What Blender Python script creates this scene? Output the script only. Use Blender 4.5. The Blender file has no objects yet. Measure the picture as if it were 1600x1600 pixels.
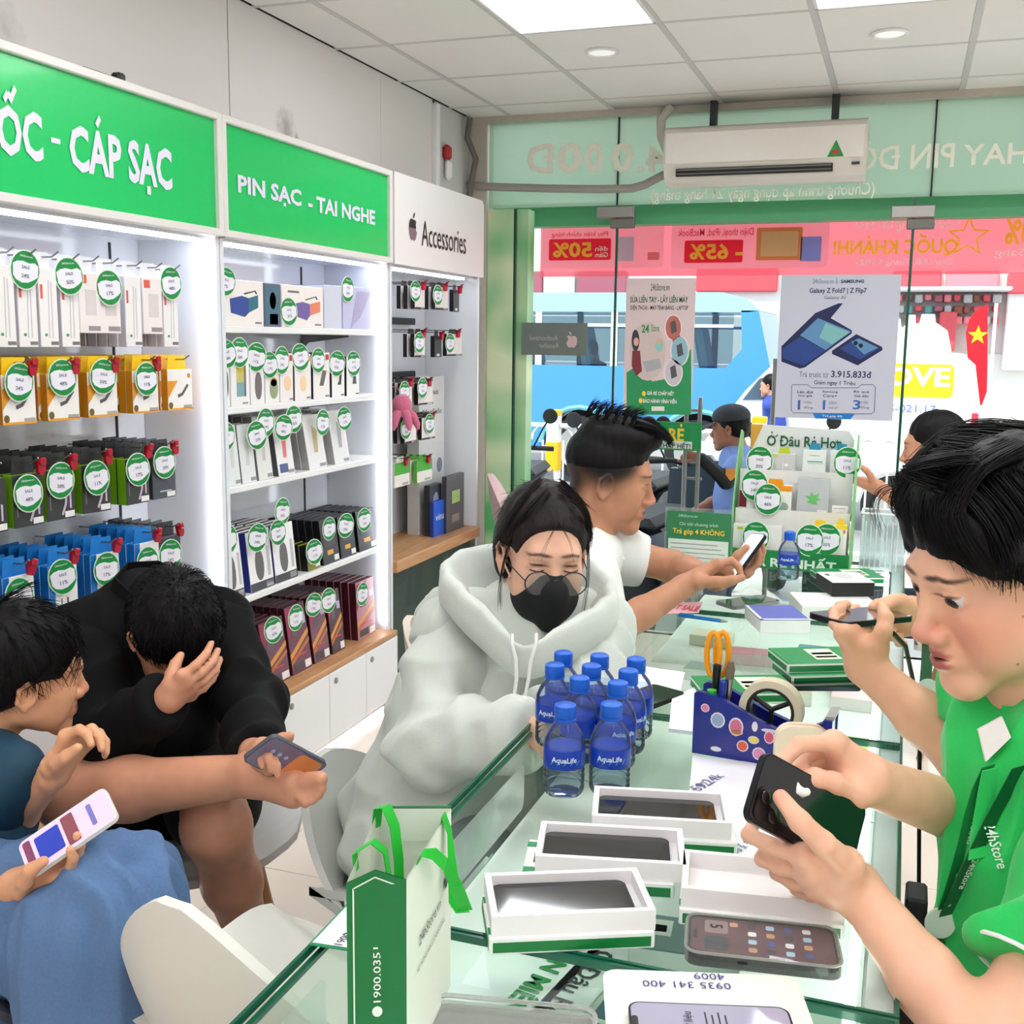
import bpy,math,random
import numpy as np
from mathutils import Matrix,Vector
random.seed(7)
RNG=np.random.default_rng(11)
PI=math.pi
scene=bpy.context.scene
COL=scene.collection
CAM_H=1.5
FPX=1740.0
def _axes(vx=1418.0,vy=538.0,s=0.0126):
 y=np.array([(vx-800)/FPX,-(vy-800)/FPX,1.0]);y/=np.linalg.norm(y)
 h=np.array([(vx-1800)/FPX,-((vy-1000*s)-800)/FPX,1.0])
 z=np.cross(h,y);z/=np.linalg.norm(z)
 if z[1]<0:z=-z
 x=np.cross(y,z)
 if x[0]<0:x=-x
 return np.stack([x,y,z])
RC=_axes()
cam_data=bpy.data.cameras.new('camera')
cam_data.sensor_width=36.0
cam_data.lens=36.0*FPX/1600.0
cam_data.clip_start=0.02
cam_data.clip_end=300
cam=bpy.data.objects.new('camera',cam_data)
COL.objects.link(cam)
m4=Matrix.Identity(4)
for r in range(3):
 m4[r][0]=RC[r,0];m4[r][1]=RC[r,1];m4[r][2]=-RC[r,2]
m4[2][3]=CAM_H
cam.matrix_world=m4
scene.camera=cam
def ray(px,py):
 return RC@np.array([(px-800)/FPX,-(py-800)/FPX,1.0])
def at(px,py,x=None,y=None,z=None,d=None):
 """measure a point of the photograph on a known plane or at a known depth"""
 r=ray(px,py)
 if z is not None:t=(z-CAM_H)/r[2]
 elif x is not None:t=x/r[0]
 elif y is not None:t=y/r[1]
 else:t=d
 return np.array([0,0,CAM_H])+t*r
scene.view_settings.view_transform='Standard'
scene.view_settings.look='None'
scene.view_settings.gamma=1.0
scene.view_settings.use_curve_mapping=False
scene.view_settings.exposure=0.25
world=bpy.data.worlds.new('sky');scene.world=world
world.use_nodes=True
bg=world.node_tree.nodes['Background']
bg.inputs[0].default_value=(0.80,0.90,1.0,1.0)
bg.inputs[1].default_value=1.7
sun_d=bpy.data.lights.new('sun','SUN')
sun_d.energy=3.2;sun_d.angle=0.02;sun_d.color=(1.0,0.97,0.92)
sun=bpy.data.objects.new('sun',sun_d);COL.objects.link(sun)
sun.rotation_euler=Vector((0.30,0.62,-1.0)).to_track_quat('-Z','Y').to_euler()
PANEL_E=9.0
LED_E=6.0
def lin(c):
 out=[]
 for v in c[:3]:
  v=v/255.0
  out.append(v/12.92 if v<=0.04045 else((v+0.055)/1.055)**2.4)
 return(out[0],out[1],out[2],1.0)
MATS={}
def M(name,rgb,rough=0.5,metal=0.0,var=0.06,scale=40.0,bump=0.0,emit=0.0,coat=0.0,spec=0.5,trans=0.0,ior=1.45,sheen=0.0,attr=None,sss=0.0,stretch=None):
 """procedural principled material: base colour with a fine noise variation"""
 if name in MATS:return MATS[name]
 m=bpy.data.materials.new(name);m.use_nodes=True
 nt=m.node_tree;b=nt.nodes['Principled BSDF']
 c=lin(rgb)
 b.inputs['Roughness'].default_value=rough
 b.inputs['Metallic'].default_value=metal
 b.inputs['IOR'].default_value=ior
 b.inputs['Specular IOR Level'].default_value=spec
 if coat:b.inputs['Coat Weight'].default_value=coat;b.inputs['Coat Roughness'].default_value=0.08
 if trans:b.inputs['Transmission Weight'].default_value=trans
 if sheen:b.inputs['Sheen Weight'].default_value=sheen
 if sss:
  b.inputs['Subsurface Weight'].default_value=sss
  b.inputs['Subsurface Radius'].default_value=(0.012,0.005,0.003)
  b.inputs['Subsurface Scale'].default_value=0.6
 tc=nt.nodes.new('ShaderNodeTexCoord')
 src=tc.outputs['Object']
 if stretch:
  mp=nt.nodes.new('ShaderNodeMapping');mp.inputs['Scale'].default_value=stretch
  nt.links.new(src,mp.inputs['Vector']);src=mp.outputs['Vector']
 no=nt.nodes.new('ShaderNodeTexNoise')
 no.inputs['Scale'].default_value=scale;no.inputs['Detail'].default_value=4
 nt.links.new(src,no.inputs['Vector'])
 if var or attr:
  mr=nt.nodes.new('ShaderNodeMapRange')
  mr.inputs['To Min'].default_value=1-var;mr.inputs['To Max'].default_value=1+var
  nt.links.new(no.outputs['Fac'],mr.inputs['Value'])
  mx=nt.nodes.new('ShaderNodeMix');mx.data_type='RGBA';mx.blend_type='MULTIPLY'
  mx.inputs['Factor'].default_value=1.0
  if attr:
   an=nt.nodes.new('ShaderNodeAttribute');an.attribute_name=attr
   nt.links.new(an.outputs['Color'],mx.inputs['A'])
  else:
   mx.inputs['A'].default_value=c
  nt.links.new(mr.outputs['Result'],mx.inputs['B'])
  nt.links.new(mx.outputs['Result'],b.inputs['Base Color'])
 else:
  b.inputs['Base Color'].default_value=c
 if bump:
  bu=nt.nodes.new('ShaderNodeBump');bu.inputs['Strength'].default_value=bump
  bu.inputs['Distance'].default_value=0.004
  nt.links.new(no.outputs['Fac'],bu.inputs['Height'])
  nt.links.new(bu.outputs['Normal'],b.inputs['Normal'])
 if emit:
  b.inputs['Emission Color'].default_value=c
  b.inputs['Emission Strength'].default_value=emit
 MATS[name]=m
 return m
def glass(name,rgb,refl=0.08,tint=0.9,rough=0.0,haze=0.0,hazecol=(255,255,255)):
 """thin sheet glass: clear transmission, a fresnel reflection, an optional milky film"""
 if name in MATS:return MATS[name]
 m=bpy.data.materials.new(name);m.use_nodes=True
 nt=m.node_tree;nt.nodes.clear()
 out=nt.nodes.new('ShaderNodeOutputMaterial')
 tr=nt.nodes.new('ShaderNodeBsdfTransparent');tr.inputs[0].default_value=lin(rgb)
 gl=nt.nodes.new('ShaderNodeBsdfGlossy');gl.inputs['Roughness'].default_value=rough
 fr=nt.nodes.new('ShaderNodeLayerWeight');fr.inputs['Blend'].default_value=refl
 mx=nt.nodes.new('ShaderNodeMixShader')
 nt.links.new(fr.outputs['Fresnel'],mx.inputs[0])
 nt.links.new(tr.outputs[0],mx.inputs[1]);nt.links.new(gl.outputs[0],mx.inputs[2])
 last=mx
 if haze:
  tc=nt.nodes.new('ShaderNodeTexCoord')
  no=nt.nodes.new('ShaderNodeTexNoise');no.inputs['Scale'].default_value=3.0
  nt.links.new(tc.outputs['Object'],no.inputs['Vector'])
  mr=nt.nodes.new('ShaderNodeMapRange')
  mr.inputs['To Min'].default_value=haze*0.92;mr.inputs['To Max'].default_value=min(1,haze*1.08)
  nt.links.new(no.outputs['Fac'],mr.inputs['Value'])
  df=nt.nodes.new('ShaderNodeBsdfDiffuse');df.inputs[0].default_value=lin(hazecol)
  tl=nt.nodes.new('ShaderNodeBsdfTranslucent');tl.inputs[0].default_value=lin(hazecol)
  m1=nt.nodes.new('ShaderNodeMixShader');m1.inputs[0].default_value=0.5
  nt.links.new(df.outputs[0],m1.inputs[1]);nt.links.new(tl.outputs[0],m1.inputs[2])
  m2=nt.nodes.new('ShaderNodeMixShader')
  nt.links.new(mr.outputs['Result'],m2.inputs[0])
  nt.links.new(mx.outputs[0],m2.inputs[1]);nt.links.new(m1.outputs[0],m2.inputs[2])
  last=m2
 nt.links.new(last.outputs[0],out.inputs[0])
 MATS[name]=m
 return m
def wood(name,a,b):
 if name in MATS:return MATS[name]
 m=M(name,a,rough=0.45,var=0.0)
 nt=m.node_tree;bs=nt.nodes['Principled BSDF']
 no=[n for n in nt.nodes if n.type=='TEX_NOISE'][0]
 mp=nt.nodes.new('ShaderNodeMapping');mp.inputs['Scale'].default_value=(14,1.2,14)
 tc=[n for n in nt.nodes if n.type=='TEX_COORD'][0]
 nt.links.new(tc.outputs['Object'],mp.inputs['Vector']);nt.links.new(mp.outputs['Vector'],no.inputs['Vector'])
 no.inputs['Scale'].default_value=4.0
 cr=nt.nodes.new('ShaderNodeValToRGB')
 cr.color_ramp.elements[0].color=lin(b);cr.color_ramp.elements[1].color=lin(a)
 cr.color_ramp.elements[0].position=0.35;cr.color_ramp.elements[1].position=0.65
 nt.links.new(no.outputs['Fac'],cr.inputs['Fac']);nt.links.new(cr.outputs['Color'],bs.inputs['Base Color'])
 return m
def nrm(v):
 v=np.asarray(v,float);n=np.linalg.norm(v)
 return v/n if n>1e-12 else v
def rotz(a):
 c,s=math.cos(a),math.sin(a);return np.array([[c,-s,0],[s,c,0],[0,0,1.0]])
def roty(a):
 c,s=math.cos(a),math.sin(a);return np.array([[c,0,s],[0,1.0,0],[-s,0,c]])
def rotx(a):
 c,s=math.cos(a),math.sin(a);return np.array([[1.0,0,0],[0,c,-s],[0,s,c]])
def frame(d,up=(0,0,1)):
 d=nrm(d);u=np.asarray(up,float)
 if abs(np.dot(d,u))>0.98:u=np.array([1.0,0,0])
 s=nrm(np.cross(u,d));u=np.cross(d,s)
 return s,u,d
def rr(w,h,r,n=4):
 """rounded rectangle outline, centred"""
 pts=[]
 for cx,cy,a0 in((w/2-r,h/2-r,0),(-w/2+r,h/2-r,90),(-w/2+r,-h/2+r,180),(w/2-r,-h/2+r,270)):
  for k in range(n+1):
   a=math.radians(a0+90*k/n);pts.append((cx+r*math.cos(a),cy+r*math.sin(a)))
 return pts
def ell(w,h,n=24):
 return[(w/2*math.cos(2*PI*k/n),h/2*math.sin(2*PI*k/n))for k in range(n)]
class MB:
 def __init__(s):s.v=[];s.f=[];s.m=[]
 def add(s,vs,fs,m=0):
  o=len(s.v);s.v.extend([tuple(map(float,p))for p in vs])
  for f in fs:s.f.append([i+o for i in f]);s.m.append(m)
 def box(s,c,d,m=0,R=None):
  d=np.asarray(d,float)/2
  vs=[np.array([x,y,z])*d for x in(-1,1)for y in(-1,1)for z in(-1,1)]
  if R is not None:vs=[R@v for v in vs]
  vs=[np.asarray(c)+v for v in vs]
  s.add(vs,[(0,1,3,2),(4,6,7,5),(0,4,5,1),(2,3,7,6),(0,2,6,4),(1,5,7,3)],m);return s
 def bb(s,lo,hi,m=0):
  lo=np.asarray(lo,float);hi=np.asarray(hi,float)
  return s.box((lo+hi)/2,hi-lo,m)
 def rbox(s,c,d,r=0.003,m=0,R=None):
  """box with chamfered edges"""
  d=np.asarray(d,float)/2;r=min(r,d.min()*0.95)
  vs=[];idx={}
  for x in(-1,1):
   for y in(-1,1):
    for z in(-1,1):
     for a in range(3):
      p=np.array([x,y,z])*d
      for b in range(3):
       if b!=a:p[b]-=np.sign((x,y,z)[b])*r
      idx[(x,y,z,a)]=len(vs);vs.append(p)
  fs=[]
  for a in range(3):
   b,c2=(a+1)%3,(a+2)%3
   for sg in(-1,1):
    q=[]
    for e,f in((-1,-1),(1,-1),(1,1),(-1,1)):
     k=[0,0,0];k[a]=sg;k[b]=e;k[c2]=f;q.append(idx[tuple(k)+(a,)])
    fs.append(q if sg>0 else q[::-1])
  for a in range(3):
   b,c2=(a+1)%3,(a+2)%3
   for e in(-1,1):
    for f in(-1,1):
     k0=[0,0,0];k1=[0,0,0]
     k0[a]=-1;k1[a]=1;k0[b]=k1[b]=e;k0[c2]=k1[c2]=f
     q=[idx[tuple(k0)+(b,)],idx[tuple(k1)+(b,)],idx[tuple(k1)+(c2,)],idx[tuple(k0)+(c2,)]]
     fs.append(q if e*f<0 else q[::-1])
  for x in(-1,1):
   for y in(-1,1):
    for z in(-1,1):
     q=[idx[(x,y,z,a)]for a in range(3)]
     fs.append(q if x*y*z>0 else q[::-1])
  if R is not None:vs=[R@v for v in vs]
  s.add([np.asarray(c)+v for v in vs],fs,m);return s
 def prism(s,poly,O,u,v,t,m=0,mside=None,cap=True):
  """outline (in axes u, v at O) given a thickness t along u x v"""
  O=np.asarray(O,float);u=np.asarray(u,float);v=np.asarray(v,float);n=nrm(np.cross(u,v))
  a=[O+p[0]*u+p[1]*v for p in poly];b=[p+n*t for p in a];k=len(poly)
  o=len(s.v)
  s.v.extend([tuple(p)for p in a+b])
  sd=m if mside is None else mside
  if cap:
   s.f.append([o+i for i in range(k)][::-1]);s.m.append(m)
   s.f.append([o+k+i for i in range(k)]);s.m.append(m)
  for i in range(k):
   j=(i+1)%k;s.f.append([o+i,o+j,o+k+j,o+k+i]);s.m.append(sd)
  return s
 def sheet(s,poly,O,u,v,m=0):
  O=np.asarray(O,float);u=np.asarray(u,float);v=np.asarray(v,float)
  s.add([O+p[0]*u+p[1]*v for p in poly],[list(range(len(poly)))],m);return s
 def plate(s,lo,hi,ax,m=0):
  """single sheet across the middle of a slab, normal to axis ax"""
  lo=np.asarray(lo,float);hi=np.asarray(hi,float);c=(lo+hi)/2;o=[a for a in range(3)if a!=ax];q=[]
  for e,f in((0,0),(1,0),(1,1),(0,1)):
   p=c.copy();p[o[0]]=(lo,hi)[e][o[0]];p[o[1]]=(lo,hi)[f][o[1]];q.append(p)
  s.add(q,[(0,1,2,3)],m);return s
 def lathe(s,prof,O=(0,0,0),axis=(0,0,1),n=20,m=0,mats=None,cap=True):
  a,b,d=frame(axis,(0,1,0));O=np.asarray(O,float);o=len(s.v)
  for r,z in prof:
   for k in range(n):
    t=2*PI*k/n;s.v.append(tuple(O+d*z+r*(math.cos(t)*a+math.sin(t)*b)))
  for i in range(len(prof)-1):
   mm=mats[i]if mats else m
   for k in range(n):
    j=(k+1)%n;s.f.append([o+i*n+k,o+i*n+j,o+(i+1)*n+j,o+(i+1)*n+k]);s.m.append(mm)
  if cap and prof[0][0]>1e-6:s.f.append([o+k for k in range(n)][::-1]);s.m.append(mats[0]if mats else m)
  if cap and prof[-1][0]>1e-6:s.f.append([o+(len(prof)-1)*n+k for k in range(n)]);s.m.append(mats[-1]if mats else m)
  return s
 def tube(s,pts,r,n=8,m=0,flat=None,up=(0,0,1)):
  """round tube along a polyline; r may be a list; flat=(a,b) gives an elliptical section"""
  pts=[np.asarray(p,float)for p in pts];k=len(pts)
  rs=r if hasattr(r,'__len__')else[r]*k
  o=len(s.v);prev=None
  for i,p in enumerate(pts):
   d=nrm(pts[min(i+1,k-1)]-pts[max(i-1,0)])
   if prev is None:a,b,_=frame(d,up)
   else:
    a=nrm(prev-d*np.dot(prev,d));b=np.cross(d,a)
   prev=a
   fa,fb=flat if flat else(1,1)
   for j in range(n):
    t=2*PI*j/n;s.v.append(tuple(p+rs[i]*(fa*math.cos(t)*a+fb*math.sin(t)*b)))
  for i in range(k-1):
   for j in range(n):
    q=(j+1)%n;s.f.append([o+i*n+j,o+i*n+q,o+(i+1)*n+q,o+(i+1)*n+j]);s.m.append(m)
  s.f.append([o+j for j in range(n)][::-1]);s.m.append(m)
  s.f.append([o+(k-1)*n+j for j in range(n)]);s.m.append(m)
  return s
 def cyl(s,a,b,r,n=14,m=0):return s.tube([a,b],r,n,m)
 def ribbon(s,pts,w,side,t=0.001,m=0):
  """flat strap along a polyline; side = width direction per point or one vector"""
  k=len(pts);o=len(s.v)
  for i,p in enumerate(pts):
   p=np.asarray(p,float);d=nrm(np.asarray(pts[min(i+1,k-1)])-np.asarray(pts[max(i-1,0)]))
   sd=nrm(side[i]if hasattr(side[0],'__len__')else side);ww=w[i]if hasattr(w,'__len__')else w
   nn=nrm(np.cross(d,sd))
   for e,f in((-1,-1),(1,-1),(1,1),(-1,1)):s.v.append(tuple(p+sd*ww/2*e+nn*t/2*f))
  for i in range(k-1):
   for j in range(4):
    q=(j+1)%4;s.f.append([o+i*4+j,o+i*4+q,o+(i+1)*4+q,o+(i+1)*4+j]);s.m.append(m)
  s.f.append([o,o+3,o+2,o+1]);s.m.append(m);e=o+(k-1)*4
  s.f.append([e,e+1,e+2,e+3]);s.m.append(m)
  return s
 def grid(s,fn,nu,nv,m=0,close_u=False):
  o=len(s.v)
  for i in range(nu):
   for j in range(nv):s.v.append(tuple(map(float,fn(i/(nu-1)if not close_u else i/nu,j/(nv-1)))))
  for i in range(nu if close_u else nu-1):
   for j in range(nv-1):
    a=o+i*nv+j;b=o+((i+1)%nu)*nv+j;s.f.append([a,b,b+1,a+1]);s.m.append(m)
  return s
BASE={}
def mesh_obj(name,v,f,mats,mi=None,parent=None,loc=None,sharp=35,smooth=True):
 v=np.asarray(v,float)
 off=np.zeros(3)
 if parent is not None:off=BASE.get(parent.name,np.zeros(3))
 elif loc is not None:off=np.asarray(loc,float)
 me=bpy.data.meshes.new(name)
 me.from_pydata((v-off).tolist(),[],[list(map(int,q))for q in f]if not isinstance(f,np.ndarray)else f.tolist())
 if not isinstance(mats,(list,tuple)):mats=[mats]
 for m in mats:me.materials.append(m)
 if mi is not None and len(mats)>1:me.polygons.foreach_set('material_index',np.asarray(mi,np.int32))
 me.update()
 if smooth:
  me.polygons.foreach_set('use_smooth',np.ones(len(me.polygons),bool))
  if sharp:me.set_sharp_from_angle(angle=math.radians(sharp))
 ob=bpy.data.objects.new(name,me);COL.objects.link(ob)
 if parent is not None:
  ob.parent=parent;BASE[ob.name]=off
 else:
  ob.location=off;BASE[ob.name]=off
 return ob
def build(name,mb,mats,parent=None,loc=None,sharp=35,label=None):
 o=mesh_obj(name,mb.v,mb.f,mats,mb.m,parent,loc,sharp)
 if label:o['label']=label
 return o
def thing(name,label,cat,loc=(0,0,0),group=None,rz=0.0):
 o=bpy.data.objects.new(name,None);COL.objects.link(o)
 o.empty_display_size=0.05
 o.location=loc;o.rotation_euler=(0,0,rz);BASE[o.name]=np.asarray(loc,float)
 o['label']=label;o['category']=cat
 if group:o['group']=group
 return o
def tag(o,label,cat,group=None):
 o['label']=label;o['category']=cat
 if group:o['group']=group
 return o
def struct(o,label=None):
 o['kind']='structure'
 if label:o['label']=label
 return o
def copy_tree(o,parent=None):
 c=o.copy();COL.objects.link(c)
 if parent is not None:c.parent=parent
 for ch in list(o.children):copy_tree(ch,c)
 return c
def local(name,label,cat,group=None):
 """an empty at the origin: its parts are built around it, then it is moved"""
 return thing(name,label,cat,(0,0,0),group)
def place(o,loc,R=None):
 m=Matrix.Translation(Vector([float(a)for a in loc]))
 if R is not None:m=m@Matrix([[float(a)for a in r]for r in R]).to_4x4()
 o.matrix_world=m
 return o
import unicodedata
TXT={};GLY={}
def _raw(s,bold):
 cu=bpy.data.curves.new('t','FONT');cu.body=s;cu.size=1.0;cu.offset=bold
 cu.resolution_u=2;cu.align_x='LEFT';cu.fill_mode='FRONT'
 ob=bpy.data.objects.new('t',cu);COL.objects.link(ob)
 dg=bpy.context.evaluated_depsgraph_get()
 me=bpy.data.meshes.new_from_object(ob.evaluated_get(dg))
 v=np.array([p.co[:2]for p in me.vertices]).reshape(-1,2)
 f=[list(p.vertices)for p in me.polygons]
 bpy.data.objects.remove(ob);bpy.data.curves.remove(cu);bpy.data.meshes.remove(me)
 return v,f
def glyph(c,bold):
 if(c,bold)not in GLY:
  if('|',0)not in GLY:GLY[('|',0)]=(_raw('|',0)[0][:,0].min(),)
  adv=_raw(c+'|',0)[0][:,0].max()-_raw('|',0)[0][:,0].max()
  v,f=_raw(c,bold)if c!=' ' else(np.zeros((0,2)),[])
  GLY[(c,bold)]=(v,f,adv)
 return GLY[(c,bold)]
BOLDS=(0.0,0.008,0.016,0.032)
for _b in BOLDS:
 for _c in ' !%()+,-./0123456789:ABCDEFGHIKLMNOPQRSTUVXYZabcdefghijklmnopqrstuvxyz':glyph(_c,_b)
def text_verts(s,bold=0.0):
 """Latin glyphs with the Vietnamese marks drawn as small shapes over and under them"""
 bold=min(BOLDS,key=lambda q:abs(q-bold));key=(s,bold)
 if key in TXT:return TXT[key]
 V=[];F=[];x=0.0;zz=[0.004]
 def quad(pts):
  o=len(V);zz[0]+=0.002;V.extend([(p[0],p[1],zz[0])for p in pts]);F.append(list(range(o,o+len(pts))))
 def stroke(a,b,w):
  a=np.array(a);b=np.array(b);d=nrm(b-a);n=np.array([-d[1],d[0]])*w/2
  quad([a-n,b-n,b+n,a+n])
 w=0.055+bold*1.6
 for ch in s:
  bar=ch in '\u0110\u0111'
  if bar:dec='D' if ch=='\u0110' else 'd'
  else:dec=unicodedata.normalize('NFD',ch)
  c,marks=dec[0],dec[1:]
  v,f,adv=glyph(c,bold)
  o=len(V);V.extend([(p[0]+x,p[1],0)for p in v]);F.extend([[i+o for i in q]for q in f])
  if len(v):
   l,r=v[:,0].min()+x,v[:,0].max()+x;t=v[:,1].max();cx=(l+r)/2
   if c=='i':t+=0.0
   if bar:
    yb=0.36 if c=='D' else 0.58
    stroke((l-0.06 if c=='D' else cx,yb),((l+0.24)if c=='D' else r+0.05,yb),w)
   y=t+0.06
   if '\u0302' in marks:
    stroke((cx-0.13,y),(cx,y+0.12),w);stroke((cx,y+0.12),(cx+0.13,y),w)
   if '\u0306' in marks:
    stroke((cx-0.12,y+0.1),(cx,y+0.02),w);stroke((cx,y+0.02),(cx+0.12,y+0.1),w)
   if '\u031b' in marks:
    stroke((r-0.04,t-0.1),(r+0.08,t-0.02),w);stroke((r+0.08,t-0.03),(r+0.1,t+0.08),w)
   up='\u0302' in marks or '\u0306' in marks
   ax=cx+(0.16 if up else 0.0);ay=y+(0.06 if up else 0.0)
   if '\u0301' in marks:stroke((ax-0.04,ay+0.02),(ax+0.09,ay+0.17),w)
   if '\u0300' in marks:stroke((ax-0.09,ay+0.17),(ax+0.04,ay+0.02),w)
   if '\u0309' in marks:
    stroke((ax-0.06,ay+0.15),(ax+0.06,ay+0.15),w);stroke((ax+0.05,ay+0.16),(ax+0.0,ay+0.03),w)
   if '\u0303' in marks:
    stroke((ax-0.13,ay+0.05),(ax-0.04,ay+0.12),w);stroke((ax-0.04,ay+0.12),(ax+0.04,ay+0.06),w);stroke((ax+0.04,ay+0.06),(ax+0.13,ay+0.12),w)
   if '\u0323' in marks:quad([(cx-w*.7,-0.19),(cx+w*.7,-0.19),(cx+w*.7,-0.19+w*1.4),(cx-w*.7,-0.19+w*1.4)])
  x+=adv
 TXT[key]=(np.array(V,float).reshape(-1,3),F)
 return TXT[key]
def letter(mb,s,O,u,v,w=None,h=None,bold=0.012,m=0,align='c',lift=0.0006):
 """writing on a surface: centred at O in axes u (reading direction), v (up); w or h fix its size"""
 tv,tf=text_verts(s,bold)
 if len(tv)==0:return mb
 lo=tv.min(0);hi=tv.max(0)
 if w is not None:sx=w/max(hi[0]-lo[0],1e-6);sy=(h/max(hi[1]-lo[1],1e-6))if h is not None else sx
 else:sy=h/max(hi[1]-lo[1],1e-6);sx=sy
 cx={'c':(lo[0]+hi[0])/2,'l':lo[0],'r':hi[0]}[align];cy=(lo[1]+hi[1])/2
 O=np.asarray(O,float);u=np.asarray(u,float);v=np.asarray(v,float);n=nrm(np.cross(u,v))
 lift=lift+tv[:,2:3]*sy
 vs=O+n*lift+np.outer((tv[:,0]-cx)*sx,u)+np.outer((tv[:,1]-cy)*sy,v)
 mb.add(vs,tf,m);return mb
WHITE=M('white laminate',(238,238,238),rough=0.35,var=0.02,scale=8)
WALLP=M('wall paint',(226,222,219),rough=0.6,var=0.05,scale=1.6)
CEILT=M('ceiling tile',(240,237,233),rough=0.85,var=0.04,scale=3)
TEE=M('ceiling tee',(206,204,202),rough=0.4,var=0.02)
TILE=M('floor tile',(240,226,212),rough=0.16,var=0.035,scale=5,coat=0.3)
GROUT=M('grout',(196,178,164),rough=0.9)
BLACK=M('black plastic',(18,18,20),rough=0.4)
STEEL=M('brushed steel',(150,148,145),rough=0.35,metal=1.0)
DARK=M('dark grey',(52,54,58),rough=0.5)
FLOOR_X0,FLOOR_X1,FLOOR_Y0,FLOOR_Y1=-2.19,2.4,-2.6,5.55
CEIL=2.615
GY=5.55
fl=struct(build('floor',MB().bb((-2.3,-2.7,-0.1),(2.5,5.6,-0.004)),GROUT),'cream polished floor tiles of the shop')
TS=0.545
tile_me=MB().rbox((TS/2-0.0015,TS/2-0.0015,-0.004),(TS-0.003,TS-0.003,0.008),0.001)
first=None
nx0=int(math.floor((FLOOR_X0+1.666)/TS));ny0=int(math.floor((FLOOR_Y0-3.14)/TS))
for i in range(nx0,8):
 for j in range(ny0,5):
  x=-1.666+i*TS;y=3.14+j*TS
  x0,x1=max(x,FLOOR_X0),min(x+TS,FLOOR_X1);y0,y1=max(y,FLOOR_Y0),min(y+TS,FLOOR_Y1)
  if x1-x0<0.02 or y1-y0<0.02:continue
  if x1-x0>TS-0.001 and y1-y0>TS-0.001:
   if first is None:
    first=build('floor_tile',tile_me,TILE,fl);o=first
   else:
    o=first.copy();COL.objects.link(o);o.parent=fl
   o.location=(x,y,0)
  else:
   build('floor_tile',MB().rbox(((x0+x1)/2,(y0+y1)/2,-0.004),(x1-x0-0.003,y1-y0-0.003,0.008),0.001),TILE,fl)
ce=struct(build('ceiling',MB().bb((-2.3,-2.7,CEIL+0.02),(2.5,5.62,CEIL+0.2)),TEE),'suspended ceiling of square pale tiles in a white grid')
CX0,CDX,CY0,CDY=-1.962,0.53,4.10,0.585
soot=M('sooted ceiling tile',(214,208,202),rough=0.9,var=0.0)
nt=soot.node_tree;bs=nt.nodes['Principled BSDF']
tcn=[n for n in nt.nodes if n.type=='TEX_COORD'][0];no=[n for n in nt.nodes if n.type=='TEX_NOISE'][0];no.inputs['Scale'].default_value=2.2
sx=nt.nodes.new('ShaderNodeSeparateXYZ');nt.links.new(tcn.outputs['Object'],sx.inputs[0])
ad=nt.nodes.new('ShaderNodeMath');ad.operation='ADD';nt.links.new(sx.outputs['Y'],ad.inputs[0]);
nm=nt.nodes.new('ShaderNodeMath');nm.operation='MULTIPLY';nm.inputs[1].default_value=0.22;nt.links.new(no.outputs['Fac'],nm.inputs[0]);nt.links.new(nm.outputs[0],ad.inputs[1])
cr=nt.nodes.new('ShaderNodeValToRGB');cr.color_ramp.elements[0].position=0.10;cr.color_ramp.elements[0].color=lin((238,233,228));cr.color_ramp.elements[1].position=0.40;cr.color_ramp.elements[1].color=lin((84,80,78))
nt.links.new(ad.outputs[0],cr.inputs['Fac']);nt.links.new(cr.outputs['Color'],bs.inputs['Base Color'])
PANEL=M('light panel',(250,252,255),emit=PANEL_E,var=0)
light_cells=[(1,-1),(3,-1)]
added_cells=[(c,r)for c in(1,3,5,7)for r in(-4,-7,-10)]+[(5,-1),(7,-1)]  # unseen ceiling panels, added to give the shop even light
cproto=None
for i in range(-1,9):
 for j in range(-12,3):
  x0,x1=max(CX0+i*CDX,-2.19),min(CX0+(i+1)*CDX,2.4);y0,y1=CY0+j*CDY,min(CY0+(j+1)*CDY,GY)
  if x1-x0<0.03 or y1-y0<0.03:continue
  c=((x0+x1)/2,(y0+y1)/2,CEIL+0.008)
  if(i,j)in light_cells or(i,j)in added_cells:
   lab={(1,-1):'square glowing ceiling light panel above the hooded customer side, left of the pair',(3,-1):'square glowing ceiling light panel above the sellers and counter end'}.get((i,j),'square glowing ceiling light panel further back in the shop')
   t=thing('ceiling_light',lab,'ceiling light',(c[0],c[1],CEIL),'recessed ceiling light panels')
   build('diffuser',MB().rbox((c[0],c[1],CEIL+0.006),(x1-x0-0.03,y1-y0-0.03,0.008),0.002),PANEL,t)
   fr=MB()
   for sgn in(-1,1):
    fr.rbox((c[0]+sgn*(x1-x0-0.026)/2,c[1],CEIL+0.004),(0.014,y1-y0-0.012,0.014),0.002)
    fr.rbox((c[0],c[1]+sgn*(y1-y0-0.026)/2,CEIL+0.004),(x1-x0-0.012,0.014,0.014),0.002)
   build('frame',fr,WHITE,t)
   continue
  mt=CEILT
  o=build('ceiling_tile',MB().rbox(c,(x1-x0-0.022,y1-y0-0.022,0.016),0.003),mt,ce)
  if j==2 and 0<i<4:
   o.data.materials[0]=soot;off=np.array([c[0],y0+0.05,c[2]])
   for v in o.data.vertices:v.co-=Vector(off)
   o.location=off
for i in range(-1,9):
 x=CX0+i*CDX
 if-2.19<x<2.4:build('ceiling_tee',MB().bb((x-0.012,-2.6,CEIL-0.001),(x+0.012,GY,CEIL+0.02)),TEE,ce)
for j in range(-12,3):
 y=CY0+j*CDY
 if y<GY:build('ceiling_tee',MB().bb((-2.19,y-0.012,CEIL+0.0),(2.4,y+0.012,CEIL+0.02)),TEE,ce)
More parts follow.
